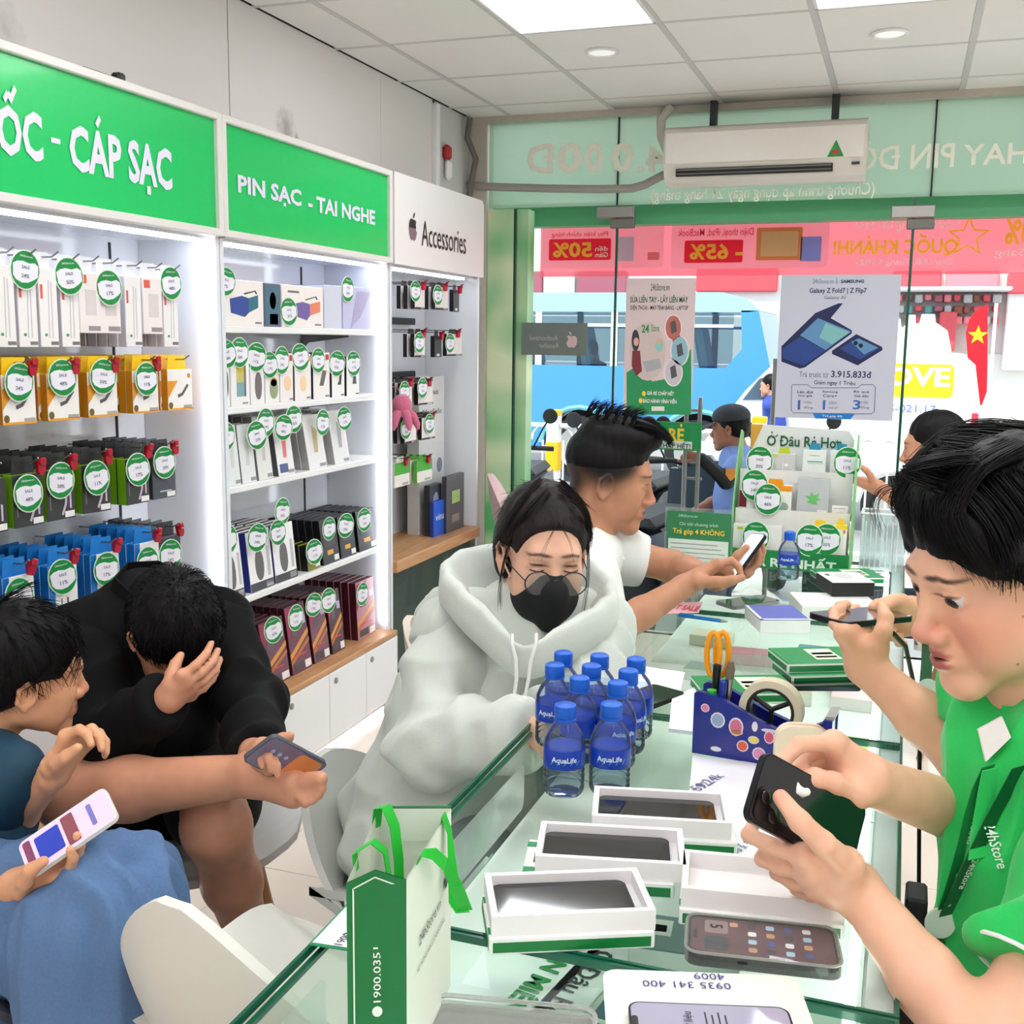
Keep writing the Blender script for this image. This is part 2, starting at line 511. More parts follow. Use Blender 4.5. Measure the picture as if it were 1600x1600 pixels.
for(x,y,lab)in((-1.195,4.42,'small round white downlight in the tile beyond the hooded girl\'s light panel'),(-0.13,4.46,'small round white downlight near the air conditioner\'s right end')):
 t=thing('downlight',lab,'ceiling light',(x,y,CEIL),'round downlights')
 build('trim_ring',MB().lathe([(0.066,0.0),(0.068,-0.006),(0.056,-0.010),(0.052,-0.002)],(x,y,CEIL),n=28),WHITE,t)
 build('lens',MB().lathe([(0.053,-0.001),(0.050,-0.006),(0.0,-0.0075)],(x,y,CEIL),n=28),M('frosted lens',(250,248,244),rough=0.5,emit=0.35),t)
smudge=M('smudged wall paint',(226,222,219),rough=0.6,var=0.05,scale=1.6)
nt=smudge.node_tree;bs=nt.nodes['Principled BSDF']
tcn=[n for n in nt.nodes if n.type=='TEX_COORD'][0]
prev=bs.inputs['Base Color'].links[0].from_socket
for(py,pz,rad,st)in((2.36,2.26,0.09,0.35),(3.72,2.245,0.10,0.75),(3.80,2.22,0.05,0.8),(3.62,2.20,0.03,0.7)):
 ds=nt.nodes.new('ShaderNodeVectorMath');ds.operation='DISTANCE';ds.inputs[1].default_value=(-2.19,py,pz)
 nt.links.new(tcn.outputs['Object'],ds.inputs[0])
 nz=nt.nodes.new('ShaderNodeTexNoise');nz.inputs['Scale'].default_value=30;nt.links.new(tcn.outputs['Object'],nz.inputs['Vector'])
 ma=nt.nodes.new('ShaderNodeMath');ma.operation='MULTIPLY_ADD';ma.inputs[1].default_value=0.10;nt.links.new(nz.outputs['Fac'],ma.inputs[0]);nt.links.new(ds.outputs['Value'],ma.inputs[2])
 mr=nt.nodes.new('ShaderNodeMapRange');mr.inputs['From Min'].default_value=0.035;mr.inputs['From Max'].default_value=0.035+rad;mr.inputs['To Min'].default_value=st;mr.inputs['To Max'].default_value=0
 nt.links.new(ma.outputs[0],mr.inputs['Value'])
 mx=nt.nodes.new('ShaderNodeMix');mx.data_type='RGBA';mx.inputs['B'].default_value=lin((120,112,106))
 nt.links.new(mr.outputs['Result'],mx.inputs['Factor']);nt.links.new(prev,mx.inputs['A']);prev=mx.outputs['Result']
nt.links.new(prev,bs.inputs['Base Color'])
wl=struct(build('wall_left',MB().bb((-2.34,-2.7,0),(-2.197,GY+0.05,CEIL+0.02)),M('wall joint',(70,66,64),rough=0.9)),'white panelled side wall above the display cabinets')
for(a,b)in((-2.6,3.352),(3.358,4.50),(4.502,5.06)):
 build('wall_panel',MB().bb((-2.2,a,0.002),(-2.19,b,CEIL)),smudge,wl)
build('wall_panel',MB().bb((-2.2,5.09,0.002),(-2.19,GY,CEIL)),M('end wall',(206,204,203),rough=0.7),wl)
struct(build('trim_1',MB().rbox((-2.178,5.075,1.3),(0.03,0.035,2.6),0.004),WHITE),'white vertical corner trim on the side wall')
struct(build('wall_back',MB().bb((-2.34,-2.74,0),(2.5,-2.6,CEIL+0.02)),WALLP),'white rear wall of the shop')
struct(build('wall_right',MB().bb((2.4,-2.7,0),(2.54,GY+0.05,CEIL+0.02)),WALLP),'white wall on the sellers\' side')
t=thing('alarm_strobe','small red and white alarm strobe fixed high on the white end wall','alarm',(-2.178,5.2,2.35))
build('red_base',MB().rbox((-2.172,5.2,2.395),(0.035,0.055,0.07),0.012),M('alarm red',(176,24,36),rough=0.4),t)
build('white_horn',MB().rbox((-2.172,5.215,2.315),(0.03,0.05,0.095),0.012),WHITE,t)
tag(build('cable_bundle',MB().tube([(-2.15,5.44,2.60),(-2.16,5.43,2.5),(-2.12,5.45,2.4),(-2.15,5.46,2.28),(-2.16,5.46,2.2)],0.016,8),M('cable grey',(110,106,102),rough=0.6)),'loose grey cable hanging in the corner beside the alarm strobe','cable')
c=at(1600,178,z=CEIL);t=thing('ceiling_sensor','small white dome sensor on the ceiling beside the glass front','sensor',(c[0]-0.02,5.42,CEIL))
build('dome',MB().lathe([(0.045,0.0),(0.045,-0.02),(0.03,-0.04),(0,-0.045)],(c[0]-0.02,5.42,CEIL),n=22),WHITE,t);build('lens',MB().lathe([(0.012,-0.04),(0.008,-0.05),(0,-0.052)],(c[0]-0.02,5.42,CEIL),n=12),DARK,t)
CLEAR=glass('clear pane',(246,252,250),refl=0.04)
EDGE=M('glass edge',(40,92,74),rough=0.2)
FROST=glass('frosted green film',(200,225,208),refl=0.12,haze=0.93,hazecol=(164,194,168))
wf=struct(build('wall_front',MB().bb((-2.2,GY-0.04,CEIL-0.03),(2.4,GY+0.06,CEIL+0.02)).bb((-2.2,GY-0.03,0),(-2.09,GY+0.08,CEIL)),M('aluminium frame',(196,188,176),rough=0.4)),'shop front frame of pale aluminium around the glass')
TZ0,TZ1=2.165,CEIL-0.03
lettr=M('film lettering',(246,246,230),rough=0.6,var=0)
for n,(a,b)in enumerate(((-2.086,-1.407),(-1.401,0.055),(0.061,1.3),(1.306,2.4))):
 w=struct(build('window_%d'%(n+1),MB().plate((a,GY-0.004,TZ0),(b,GY+0.004,TZ1),1),FROST),'frosted green transom pane over the shop front')
for x_ in(-1.404,0.058,1.303):struct(build('trim_2',MB().bb((x_-0.004,GY-0.006,TZ0),(x_+0.004,GY+0.012,TZ1)),BLACK),'dark seam between the transom panes')
def lettering(parent,s,O,u,v,w,h,mat,bold=0.02,name='lettering',align='c',lift=0.0006):
 return build(name,letter(MB(),s,O,u,v,w,h,bold,align=align,lift=lift),mat,parent)
tp=bpy.data.objects['window_1'];tq=bpy.data.objects['window_2'];tr_=bpy.data.objects['window_3']
def fx(px,py):return at(px,py,y=GY-0.006)
U_,V_=np.array([-1.0,0,0]),np.array([0,0,1.0])
def mirror_text(parent,s,pxa,pya,pxb,pyb,mat,bold=0.02,yy=None,name='lettering'):
 a=at(pxa,pya,y=yy if yy else GY-0.006);b=at(pxb,pyb,y=yy if yy else GY-0.006)
 c=(a+b)/2
 return lettering(parent,s,c,U_,V_,abs(b[0]-a[0]),abs(b[2]-a[2]),mat,bold,name,lift=-0.001)
mirror_text(tp,'\u0110',823,226,868,271,lettr,0.03)
for k,(xa,xb)in enumerate(((871,909),(914,942))):mirror_text(tp,'0',xa,223,xb,271,lettr,0.03)
mirror_text(tq,'0',956,222,990,270,lettr,0.03)
mirror_text(tq,'24.',996,228,1075,268,lettr,0.03)
mirror_text(tq,'PIN \u0110\u1ed2NG GI\u00c1',1180,220,1490,262,lettr,0.016)
mirror_text(tr_,'THAY',1506,226,1640,254,lettr,0.016)
mirror_text(tq,'(Ch\u01b0\u01a1ng tr\u00ecnh \u00e1p d\u1ee5ng ng\u00e0y 24 h\u00e0ng th\u00e1ng)',1018,290,1366,310,lettr,0.008)
panes=((-1.935,-1.403,'window_5','fixed clear glass pane beside the door'),(-1.398,-0.012,'door_1','frameless clear glass door under the air conditioner'),(-0.006,1.3,'door_2','frameless clear glass door beside the phone poster'),(1.306,2.4,'window_6','fixed clear glass pane at the sellers\' end'))
for a,b,nm_,lab in panes:
 p=struct(build(nm_,MB().plate((a,GY-0.005,0.01),(b,GY+0.005,TZ0-0.004),1),CLEAR),lab)
 for e in(a,b):build('glass_edge',MB().bb((e-0.0035,GY-0.0055,0.01),(e+0.0035,GY+0.0055,TZ0-0.004)),EDGE,p)
film=M('green leaf film',(150,205,150),rough=0.4,var=0)
nt=film.node_tree;bs=nt.nodes['Principled BSDF'];no=[n for n in nt.nodes if n.type=='TEX_NOISE'][0]
no.inputs['Scale'].default_value=2.6;no.inputs['Detail'].default_value=1
cr=nt.nodes.new('ShaderNodeValToRGB');e=cr.color_ramp.elements
e[0].position=0.36;e[0].color=lin((96,184,112));e[1].position=0.6;e[1].color=lin((226,236,196));k=e.new(0.48);k.color=lin((172,214,164))
nt.links.new(no.outputs['Fac'],cr.inputs['Fac']);nt.links.new(cr.outputs['Color'],bs.inputs['Base Color'])
bs.inputs['Emission Strength'].default_value=0.0
col=thing('film_column','tall green printed film column between the side wall and the glass front','column',(-2.0,GY,0))
build('film_panel',MB().bb((-2.088,GY-0.006,0.0),(-1.945,GY+0.05,TZ0-0.004)),film,col)
build('return_panel',MB().bb((-1.935,GY+0.02,0.0),(-1.875,GY+0.12,TZ0-0.004)),film,col)
build('gasket',MB().bb((-1.945,GY-0.004,0.0),(-1.936,GY+0.02,TZ0-0.004)),BLACK,col)
for(px,lab)in((963,'steel patch fitting at the top of the door near the repair poster'),(1428,'steel patch fitting at the top of the doors above the phone poster')):
 c=at(px,340,y=GY-0.012);t=thing('patch_fitting',lab,'door fitting',c,'door patch fittings')
 build('upper_plate',MB().rbox((c[0]-0.005,GY,c[2]+0.027),(0.19,0.04,0.056),0.004),STEEL,t)
 build('lower_plate',MB().rbox((c[0]+0.03,GY,c[2]-0.028),(0.12,0.034,0.048),0.004),M('dull steel',(120,118,112),rough=0.5,metal=0.8),t)
pts=[fx(722,290),fx(760,293),fx(860,296),fx(940,297),fx(990,296),fx(1010,290),fx(1035,277),fx(1050,270)]
pts=[p-np.array([0,0.035,0])for p in pts]
cd=thing('drain_conduit','grey insulated pipe running along the transom to the air conditioner','pipe',pts[0])
build('pipe',MB().tube(pts,0.02,10),M('pipe wrap',(160,156,146),rough=0.7,bump=0.5,scale=90),cd)
up=[fx(1046,240),fx(1036,215),fx(1036,190),fx(1046,176),fx(1052,168)]
build('riser',MB().tube([p-np.array([0,0.045,0])for p in up],0.022,10),M('pipe pale',(205,200,190),rough=0.7),cd)
ay=GY-0.22
a0=at(1036,283,y=ay);a1=at(1351,283,y=ay);tz=at(1190,190,y=ay)[2];bz=at(1190,281,y=ay)[2]
W=a1[0]-a0[0];cxm=(a0[0]+a1[0])/2
ac=thing('air_conditioner','white wall mounted split air conditioner with a green triangle sticker','air conditioner',(cxm,GY-0.1,bz))
ivory=M('ivory plastic',(226,220,210),rough=0.35,var=0.02)
prof=[(0.0,tz),(-0.17,tz),(-0.205,tz-0.02),(-0.215,tz-0.06),(-0.215,bz+0.08),(-0.19,bz+0.03),(-0.15,bz),(0.0,bz)]
body=MB().prism([(p[0],p[1])for p in prof],(a0[0],GY-0.012,0),(0,1,0),(0,0,1),W)
build('body',body,ivory,ac,sharp=50)
build('front_panel',MB().rbox((cxm,GY-0.23,(tz+bz)/2+0.025),(W*0.985,0.012,(tz-bz)*0.56),0.004),M('ivory panel',(232,227,218),rough=0.3,var=0.02),ac)
build('intake_grille',MB().bb((a0[0]+0.05,GY-0.228,tz-0.055),(a1[0]-0.05,GY-0.222,tz-0.035)),M('grille shade',(130,126,120),rough=0.7),ac)
build('outlet',MB().bb((a0[0]+0.06,GY-0.226,bz+0.028),(a1[0]-0.14,GY-0.17,bz+0.062)),M('outlet dark',(34,34,36),rough=0.6),ac)
for k in range(2):build('louvre',MB().rbox((cxm-0.04,GY-0.224-0.003*k,bz+0.040+0.016*k),(W-0.21,0.02,0.004),0.001,R=rotx(0.5)),M('louvre grey',(120,118,116),rough=0.5),ac)
build('display_window',MB().bb((a1[0]-0.06,GY-0.2285,bz+0.052),(a1[0]-0.025,GY-0.222,bz+0.064)),DARK,ac)
s0=at(1306,233,y=GY-0.237)
build('sticker',MB().prism([(-0.036,-0.032),(0.036,-0.032),(0.0,0.04)],s0,(1,0,0),(0,0,1),0.001),M('sticker green',(40,150,60)),ac)
mk=MB();mk.sheet(rr(0.026,0.02,0.006),s0+np.array([0,-0.0015,-0.012]),(1,0,0),(0,0,1))
build('sticker_picture',mk,M('sticker red',(196,60,70)),ac)
for(px,w_)in((1115,0.016),(1305,0.016)):
 c=at(px,178,y=GY-0.1);build('hanger',MB().bb((c[0]-w_,GY-0.11,tz-0.01),(c[0]+w_,GY-0.07,CEIL)),DARK,ac)
GZ=-0.30
PAVE=M('pavement',(206,202,196),rough=0.85,var=0.08,scale=6)
ROAD=M('asphalt',(160,158,156),rough=0.9,var=0.1,scale=12)
struct(build('pavement',MB().bb((-30,5.63,GZ-0.2),(30,9.6,GZ)).bb((-30,19.0,GZ-0.2),(30,40,GZ)),PAVE),'pale concrete pavement in front of the shop')
struct(build('road',MB().bb((-30,9.6,GZ-0.3),(30,19.0,GZ-0.12)),ROAD),'sunlit asphalt road')
struct(build('doorstep',MB().bb((-2.3,5.56,GZ),(2.5,5.63,-0.004)),PAVE),'stone step under the glass front')
fas=struct(build('facade',MB().bb((-3.0,5.70,2.085),(3.2,5.80,2.20)),M('fascia green',(92,168,120),rough=0.4)),'green fascia of the shop above the door')
struct(build('roof',MB().bb((-3.0,-3.0,CEIL+0.2),(3.2,5.86,CEIL+0.3)),WALLP),'flat roof slab of the shop')
BY=6.05
def bp(px,py,y=BY):return at(px,py,y=y)
red=glass('banner red',(255,150,160),refl=0.02,haze=0.72,hazecol=(255,118,132))
pink=glass('banner pink',(255,200,215),refl=0.02,haze=0.85,hazecol=(255,205,220))
yel=M('sign yellow',(252,214,70),rough=0.6);wht=M('sign white',(252,246,246),rough=0.6)
byel=glass('banner yellow',(255,230,120),refl=0.02,haze=0.97,hazecol=(255,226,90));bwht=glass('banner white',(255,255,255),refl=0.02,haze=0.97,hazecol=(255,250,250))
ban=thing('promo_banner','long red and pink promotion banner outside with writing seen from behind','banner',bp(1200,425))
b0=bp(845,350);b1=bp(1990,425)
zt,zb=b0[2]+0.03,b1[2]
build('cloth',MB().plate((b0[0],BY,zb),(b1[0],BY+0.003,zt),1),red,ban)
def pan(x0,x1):
 a=bp(x0,350);b=bp(x1,418)
 build('pink_panel',MB().sheet([(p[0],p[1])for p in rr(abs(b[0]-a[0]),a[2]-b[2]+0.02,0.03)],((a[0]+b[0])/2,BY-0.002,(a[2]+b[2])/2+0.01),(1,0,0),(0,0,1)),pink,ban)
pan(848,1036);pan(1050,1293)
def btxt(s,x0,y0,x1,y1,mat,bold=0.02):mirror_text(ban,s,x0,y0,x1,y1,mat,bold,yy=BY-0.006)
def bplate(x0,y0,x1,y1,m,r=0.01,yy=BY-0.004,name='plate'):
 a=bp(x0,y0,yy);b=bp(x1,y1,yy)
 build(name,MB().prism(rr(abs(b[0]-a[0]),abs(a[2]-b[2]),r),((a[0]+b[0])/2,yy,(a[2]+b[2])/2),(1,0,0),(0,0,1),0.001),m,ban)
rp=glass('banner price red',(255,90,110),refl=0.02,haze=0.95,hazecol=(246,66,92));tx=glass('banner text red',(220,90,110),refl=0.02,haze=0.97,hazecol=(220,90,112))
bplate(858,374,954,406,rp);bplate(1070,376,1160,410,rp)
btxt('Ph\u1ee5 ki\u1ec7n ch\u00ednh h\u00e3ng',862,361,950,371,tx,0.006);btxt('50%',864,379,925,402,byel,0.03)
btxt('\u0111\u1ebfn',930,384,950,392,bwht);btxt('Gi\u1ea3m',930,394,950,402,bwht)
btxt('\u0110i\u1ec7n tho\u1ea1i, iPad, MacBook',1060,358,1178,370,tx,0.006);btxt('- 65%',1078,381,1160,405,byel,0.03)
btxt('QU\u1ed0C KH\u00c1NH!',1303,366,1496,400,byel,0.03);btxt('Ch\u00e0o m\u1eebng 80 n\u0103m',1336,342,1498,360,bwht,0.012)
btxt('Duy nh\u1ea5t Th\u00e1ng 9.2025',1338,404,1487,416,bwht,0.008);btxt('Sang',1555,388,1600,404,bwht,0.01);btxt('50%',1572,342,1630,382,byel,0.03)
bplate(1183,356,1252,406,glass('banner tablet',(220,160,100),haze=0.95,hazecol=(236,170,110)),0.006,name='tablet_picture');bplate(1190,362,1246,400,glass('banner tablet art',(236,190,140),haze=0.95,hazecol=(250,210,160)),0.004,BY-0.0055,'tablet_picture')
bplate(1252,370,1282,408,glass('banner laptop',(170,170,230),haze=0.95,hazecol=(180,180,240)),0.004,name='tablet_picture');bplate(965,370,990,408,glass('banner gadget',(220,210,224),haze=0.95,hazecol=(226,214,228)),0.004,name='gadget_picture');bplate(1012,394,1030,406,glass('banner buds',(240,140,150),haze=0.95,hazecol=(246,150,160)),0.004,name='gadget_picture')
sc=bp(1513,370,BY-0.006);st=[]
for k in range(10):
 a=PI/2+k*PI/5;r=0.105 if k%2==0 else 0.045;st.append((r*math.cos(a),r*math.sin(a)))
sm=MB();inn=[(p[0]*0.78,p[1]*0.78)for p in st]
for k in range(10):
 j=(k+1)%10;sm.add([sc+np.array([q[0],0,q[1]])for q in(st[k],st[j],inn[j],inn[k])],[(0,1,2,3)])
build('star_outline',sm,byel,ban)
RY=9.3
RT=at(900,662,y=RY)[2]
railw=M('railing paint',(232,230,226),rough=0.5);raily=M('railing yellow',(240,184,10),rough=0.5)
px_post=[865,1185,1505,545]
xs=sorted([at(p,700,y=RY)[0]for p in px_post])
xs=[xs[0]-2*(xs[1]-xs[0]),xs[0]-(xs[1]-xs[0])]+xs+[xs[-1]+(xs[-1]-xs[-2])]
for k in range(len(xs)-1):
 x0,x1=xs[k],xs[k+1]
 t=thing('street_railing','white steel street railing section with arched balusters along the kerb','railing',(x0,RY,GZ),'railing sections along the kerb')
 build('top_rail',MB().rbox(((x0+x1)/2,RY,RT-0.02),(x1-x0-0.1,0.05,0.035),0.006),railw,t)
 build('bottom_rail',MB().rbox(((x0+x1)/2,RY,GZ+0.12),(x1-x0-0.1,0.04,0.03),0.006),railw,t)
 n=10
 for i in range(n):
  x=x0+(i+0.5)*(x1-x0)/n
  build('baluster',MB().cyl((x,RY,GZ+0.12),(x,RY,RT-0.15),0.009,6),railw,t)
  r=(x1-x0)/n/2
  build('arch',MB().tube([(x+r*math.cos(a),RY,RT-0.15+r*1.3*math.sin(a))for a in np.linspace(0,PI,7)],0.008,6),railw,t)
for x in xs:
 t=thing('railing_post','white railing post with two yellow bands','post',(x,RY,GZ),'railing posts')
 build('post',MB().rbox((x,RY,(GZ+RT)/2+0.05),(0.11,0.11,RT-GZ+0.1),0.01),railw,t)
 for z0,z1 in((RT+0.06,RT+0.115),(RT-0.42,RT-0.16)):
  build('yellow_band',MB().rbox((x,RY,(z0+z1)/2),(0.116,0.116,z1-z0),0.008),raily,t)
VY=14.5
def vb(px,py):return at(px,py,y=VY)
blue=M('bus blue',(66,146,236),rough=0.3,coat=0.5,var=0.02);blue2=M('bus pale blue',(160,216,250),rough=0.3,coat=0.4,var=0.02)
rub=M('tyre',(40,40,42),rough=0.8);rim=M('wheel rim',(188,186,184),rough=0.4,metal=0.4)
tint=glass('bus window',(190,210,216),refl=0.2,haze=0.3,hazecol=(130,146,160))
xr=vb(1214,500)[0];xl=xr-6.4;ztop=vb(1000,457)[2];zbot=GZ+0.22
zw1=vb(1000,487)[2];zw0=vb(1000,573)[2]
bus=thing('minibus','bright blue minibus with a pale roof passing behind the railing','bus',((xl+xr)/2,VY+1,GZ))
arch_c=vb(905,700);ar=0.55
low=[(xl,zbot)]
wx=[arch_c[0],arch_c[0]-3.2 if arch_c[0]-3.2>xl+0.8 else xl+1.1,xr-1.0]
wx=sorted([arch_c[0],xr-0.95])
for w_ in wx:
 low+=[(w_-ar*math.cos(a),GZ+0.36+ar*math.sin(a))for a in np.linspace(0.0,PI,9)]
low=[(xl,zbot)]+[p for p in low[1:]]
low+=[(xr-0.05,zbot),(xr,zbot+0.3),(xr-0.05,zw0)]
low+=[(xl,zw0)]
lowp=[(p[0],max(p[1],zbot))for p in low]
build('lower_body',MB().prism(lowp,(0,VY+2.1,0),(1,0,0),(0,0,1),2.1),blue,bus,sharp=40)
roof=[(xl+0.1,zw1),(xr-0.35,zw1),(xr-0.22,zw1+0.02),(xr-0.38,ztop-0.08),(xr-0.7,ztop),(xl+0.3,ztop),(xl+0.1,ztop-0.12)]
build('roof_shell',MB().prism(roof,(0,VY+2.1,0),(1,0,0),(0,0,1),2.1),blue2,bus)
build('front_pillar',MB().prism([(xr-0.62,zw0),(xr-0.05,zw0),(xr-0.23,zw1+0.02),(xr-0.45,zw1+0.02),(xr-0.42,zw0+0.25)],(0,VY+2.1,0),(1,0,0),(0,0,1),2.1),blue,bus)
for side in(0,1):
 yy=VY+0.02+side*2.04
 edges=[xl+0.12,xl+1.15,xl+2.2,xl+3.25,xl+4.3,xl+5.3,xr-0.5]
 for a,b in zip(edges[:-1],edges[1:]):
  w=build('window_pane',MB().plate((a+0.04,yy,zw0+0.02),(b-0.04,yy+0.01,zw1-0.02),1),tint,bus)
  build('window_bar',MB().bb((a+0.04,yy-0.008,(zw0+zw1)/2+0.16),(b-0.04,yy,(zw0+zw1)/2+0.2)),WHITE,w)
 for a in edges[:-1]:build('pillar',MB().bb((a-0.045,yy-0.01,zw0),(a+0.045,yy+0.03,zw1)),WHITE if side==0 else DARK,bus)
build('interior_floor',MB().bb((xl+0.1,VY+0.06,zw0-0.06),(xr-0.5,VY+2.0,zw0-0.01)),DARK,bus)
seatm=M('bus seat',(150,190,190),rough=0.7)
for k in range(7):
 x=xl+0.6+k*0.8
 build('seat_back',MB().rbox((x,VY+0.55,zw0+0.25),(0.12,0.6,0.55),0.04,R=roty(-0.2)),seatm,bus)
for w_ in wx:
 build('wheel_arch',MB().tube([(w_-ar*math.cos(a),VY-0.01,GZ+0.36+ar*math.sin(a))for a in np.linspace(0.1,PI-0.1,11)],0.035,6),M('arch trim',(116,196,206),rough=0.5),bus)
 wh=build('wheel',MB().lathe([(0.22,-0.12),(0.43,-0.11),(0.45,-0.02),(0.43,0.08),(0.2,0.09)],(w_,VY+0.12,GZ+0.36),(0,1,0),24),rub,bus)
 build('hub',MB().lathe([(0.30,0.0),(0.29,-0.05),(0.18,-0.02),(0.08,-0.07),(0.0,-0.07)],(w_,VY+0.0,GZ+0.36),(0,1,0),20),rim,wh)
 build('wheel_well',MB().prism([(w_-ar*0.97*math.cos(a),GZ+0.36+ar*0.97*math.sin(a))for a in np.linspace(0,PI,9)],(0,VY+0.5,0),(1,0,0),(0,0,1),0.03),BLACK,bus)
WY=11.6
def wv(px,py):return at(px,py,y=WY)
vwhite=M('van white',(250,250,250),rough=0.3,coat=0.5,var=0.01)
van=thing('delivery_van','small white delivery van with a yellow lettered panel on its side','van',(wv(1350,600)[0],WY+0.8,GZ))
zf=at(1300,770,y=WY)[2]
outl=[wv(1085,742),wv(1100,690),wv(1130,655),wv(1165,610),wv(1215,562),wv(1260,551),wv(1400,549),wv(1505,553),wv(1524,570),wv(1532,640),wv(1536,742)]
build('body',MB().prism([(p[0],p[2])for p in outl],(0,WY+1.5,0),(1,0,0),(0,0,1),1.5),vwhite,van,sharp=30)
gp=[wv(1160,625),wv(1186,592),wv(1216,582),wv(1222,624)]
build('side_window',MB().prism([(p[0],p[2])for p in gp],(0,WY-0.001,0),(1,0,0),(0,0,1),0.012),glass('van window',(190,205,215),refl=0.2,haze=0.5,hazecol=(150,170,190)),van)
yp0,yp1=wv(1330,567),wv(1488,622)
build('yellow_panel',MB().prism(rr(yp1[0]-yp0[0],yp0[2]-yp1[2],0.05),((yp0[0]+yp1[0])/2,WY-0.002,(yp0[2]+yp1[2])/2),(1,0,0),(0,0,1),0.01),M('van yellow',(246,232,40),rough=0.4),van)
c=(wv(1378,574)+wv(1482,600))/2
lettering(van,'MOVE',wv(1415,588)-np.array([0,0.016,0]),(1,0,0),(0,0,1),wv(1484,588)[0]-wv(1346,588)[0],0.19,wht,0.04)
c=wv(1412,638)-np.array([0,0.004,0])
lettering(van,'50G-021.17',c,(1,0,0),(0,0,1),wv(1462,638)[0]-wv(1362,638)[0],0.075,M('van number blue',(120,140,220),rough=0.5),0.012)
build('sill',MB().bb((outl[0][0],WY-0.01,wv(1300,735)[2]),(outl[-1][0],WY+1.5,wv(1300,728)[2])),M('van sill',(196,196,198),rough=0.5),van)
for p in(wv(1180,735),wv(1398,735)):
 build('wheel',MB().lathe([(0.15,-0.05),(0.29,-0.05),(0.31,0.03),(0.29,0.12),(0.14,0.12)],(p[0],WY,GZ+0.2),(0,1,0),22),rub,van)
 build('hub',MB().lathe([(0.19,-0.04),(0.18,-0.065),(0.0,-0.05)],(p[0],WY,GZ+0.2),(0,1,0),18),rim,van)
 build('arch_lip',MB().tube([(p[0]+0.36*math.cos(a),WY-0.01,GZ+0.2+0.36*math.sin(a))for a in np.linspace(0.1,PI-0.1,9)],0.03,6),vwhite,van)
build('tail_lamp',MB().rbox(tuple(wv(1523,655)),(0.06,0.05,0.12),0.01),M('lamp red',(226,60,80),rough=0.3),van)
FY=20.0
def fb(px,py,y=FY):return at(px,py,y=y)
bw=M('far wall',(238,232,226),rough=0.8,var=0.06,scale=1)
bld=thing('shop_house','pale shop house across the street with red sign boards','building',(0,FY,GZ))
build('wall',MB().bb((-22,FY,GZ),(14,FY+6,9)),bw,bld)
reds=[M('far red',(216,84,92),rough=0.6),M('far maroon',(170,96,110),rough=0.6),M('far pink',(236,130,140),rough=0.6),M('far teal',(96,150,150),rough=0.6),M('far grey',(190,186,186),rough=0.7),M('far brown',(140,84,72),rough=0.7)]
def fpl(name,x0,y0,x1,y1,mat,dep=0.12,y=FY):
 a=fb(x0,y0,y);b=fb(x1,y1,y)
 return build(name,MB().rbox(((a[0]+b[0])/2,y-dep/2,(a[2]+b[2])/2),(abs(b[0]-a[0]),dep,abs(a[2]-b[2])),0.02),mat,bld)
fpl('sign_board',820,424,850,460,reds[1]);fpl('sign_board',852,424,900,462,M('far poster',(226,224,222)));fpl('shutter',905,424,980,470,reds[1]);fpl('sign_board',1090,420,1215,456,reds[0])
fpl('sign_board',1396,424,1470,452,reds[0]);fpl('sign_board',1478,424,1560,450,reds[2]);fpl('awning',1396,452,1575,457,WHITE,0.9)
fpl('shop_window',1398,458,1572,552,M('far shade',(206,188,184)),0.05);fpl('clinic_front',1576,424,1680,580,M('clinic white',(250,250,252),rough=0.5),0.2);fpl('sign_board',1574,428,1690,460,reds[0],0.3)
random.seed(3)
for i in range(11):
 for j in range(3):
  x=1400+i*15;y=461+j*17
  fpl('display_box',x,y,x+random.uniform(8,13),y+random.uniform(9,14),random.choice(reds),0.3)
fpl('red_stand',1468,488,1490,548,reds[0],0.4)
for k,(px,w_,py)in enumerate(((1398,0.40,498),(1421,0.36,492),(1446,0.66,491))):
 dy_=18.2-0.8*k;b=fb(px,556,dy_);h=fb(px,py,dy_)[2]-GZ
 t=thing('dress_form','white draped dress form standing outside the red shop across the street','mannequin',(b[0],dy_,GZ),'white dress forms')
 build('torso',MB().lathe([(w_*0.42,0.5),(w_*0.52,0.8),(w_*0.44,h*0.62),(w_*0.5,h*0.78),(w_*0.40,h*0.9),(w_*0.16,h*0.95),(w_*0.13,h),(0,h)],(b[0],dy_,GZ),n=16),M('white cloth far',(250,248,246),rough=0.8),t)
 build('stand',MB().cyl((b[0],dy_,GZ),(b[0],dy_,GZ+0.55),0.03),WHITE,t)
fy=13.2
t=thing('flag','red teardrop flag with a yellow star on a pole by the van','flag',(at(1540,640,y=fy)[0],fy,GZ))
fp=[(1507,640),(1511,560),(1509,520),(1514,500),(1524,486),(1543,476),(1543,560),(1541,612),(1530,634)]
fp=[(1512,560),(1509,520),(1514,500),(1524,486),(1543,475),(1543,560),(1542,612),(1534,633),(1527,634)]
build('cloth',MB().prism([(at(a,b,y=fy)[0],at(a,b,y=fy)[2])for a,b in fp],(0,fy,0),(1,0,0),(0,0,1),0.01),M('flag red',(236,16,36),rough=0.6),t)
c=at(1528,524,y=fy-0.015);stp=[]
for k in range(10):
 a=PI/2+k*PI/5;r=0.105 if k%2==0 else 0.042;stp.append((r*math.cos(a),r*math.sin(a)))
build('star',MB().prism(stp,c,(1,0,0),(0,0,1),0.003),M('flag yellow',(252,236,30),rough=0.6),t)
p0=at(1544,640,y=fy);build('pole',MB().cyl((p0[0],fy,GZ),(p0[0],fy,at(1544,474,y=fy)[2]),0.018,8),WHITE,t)
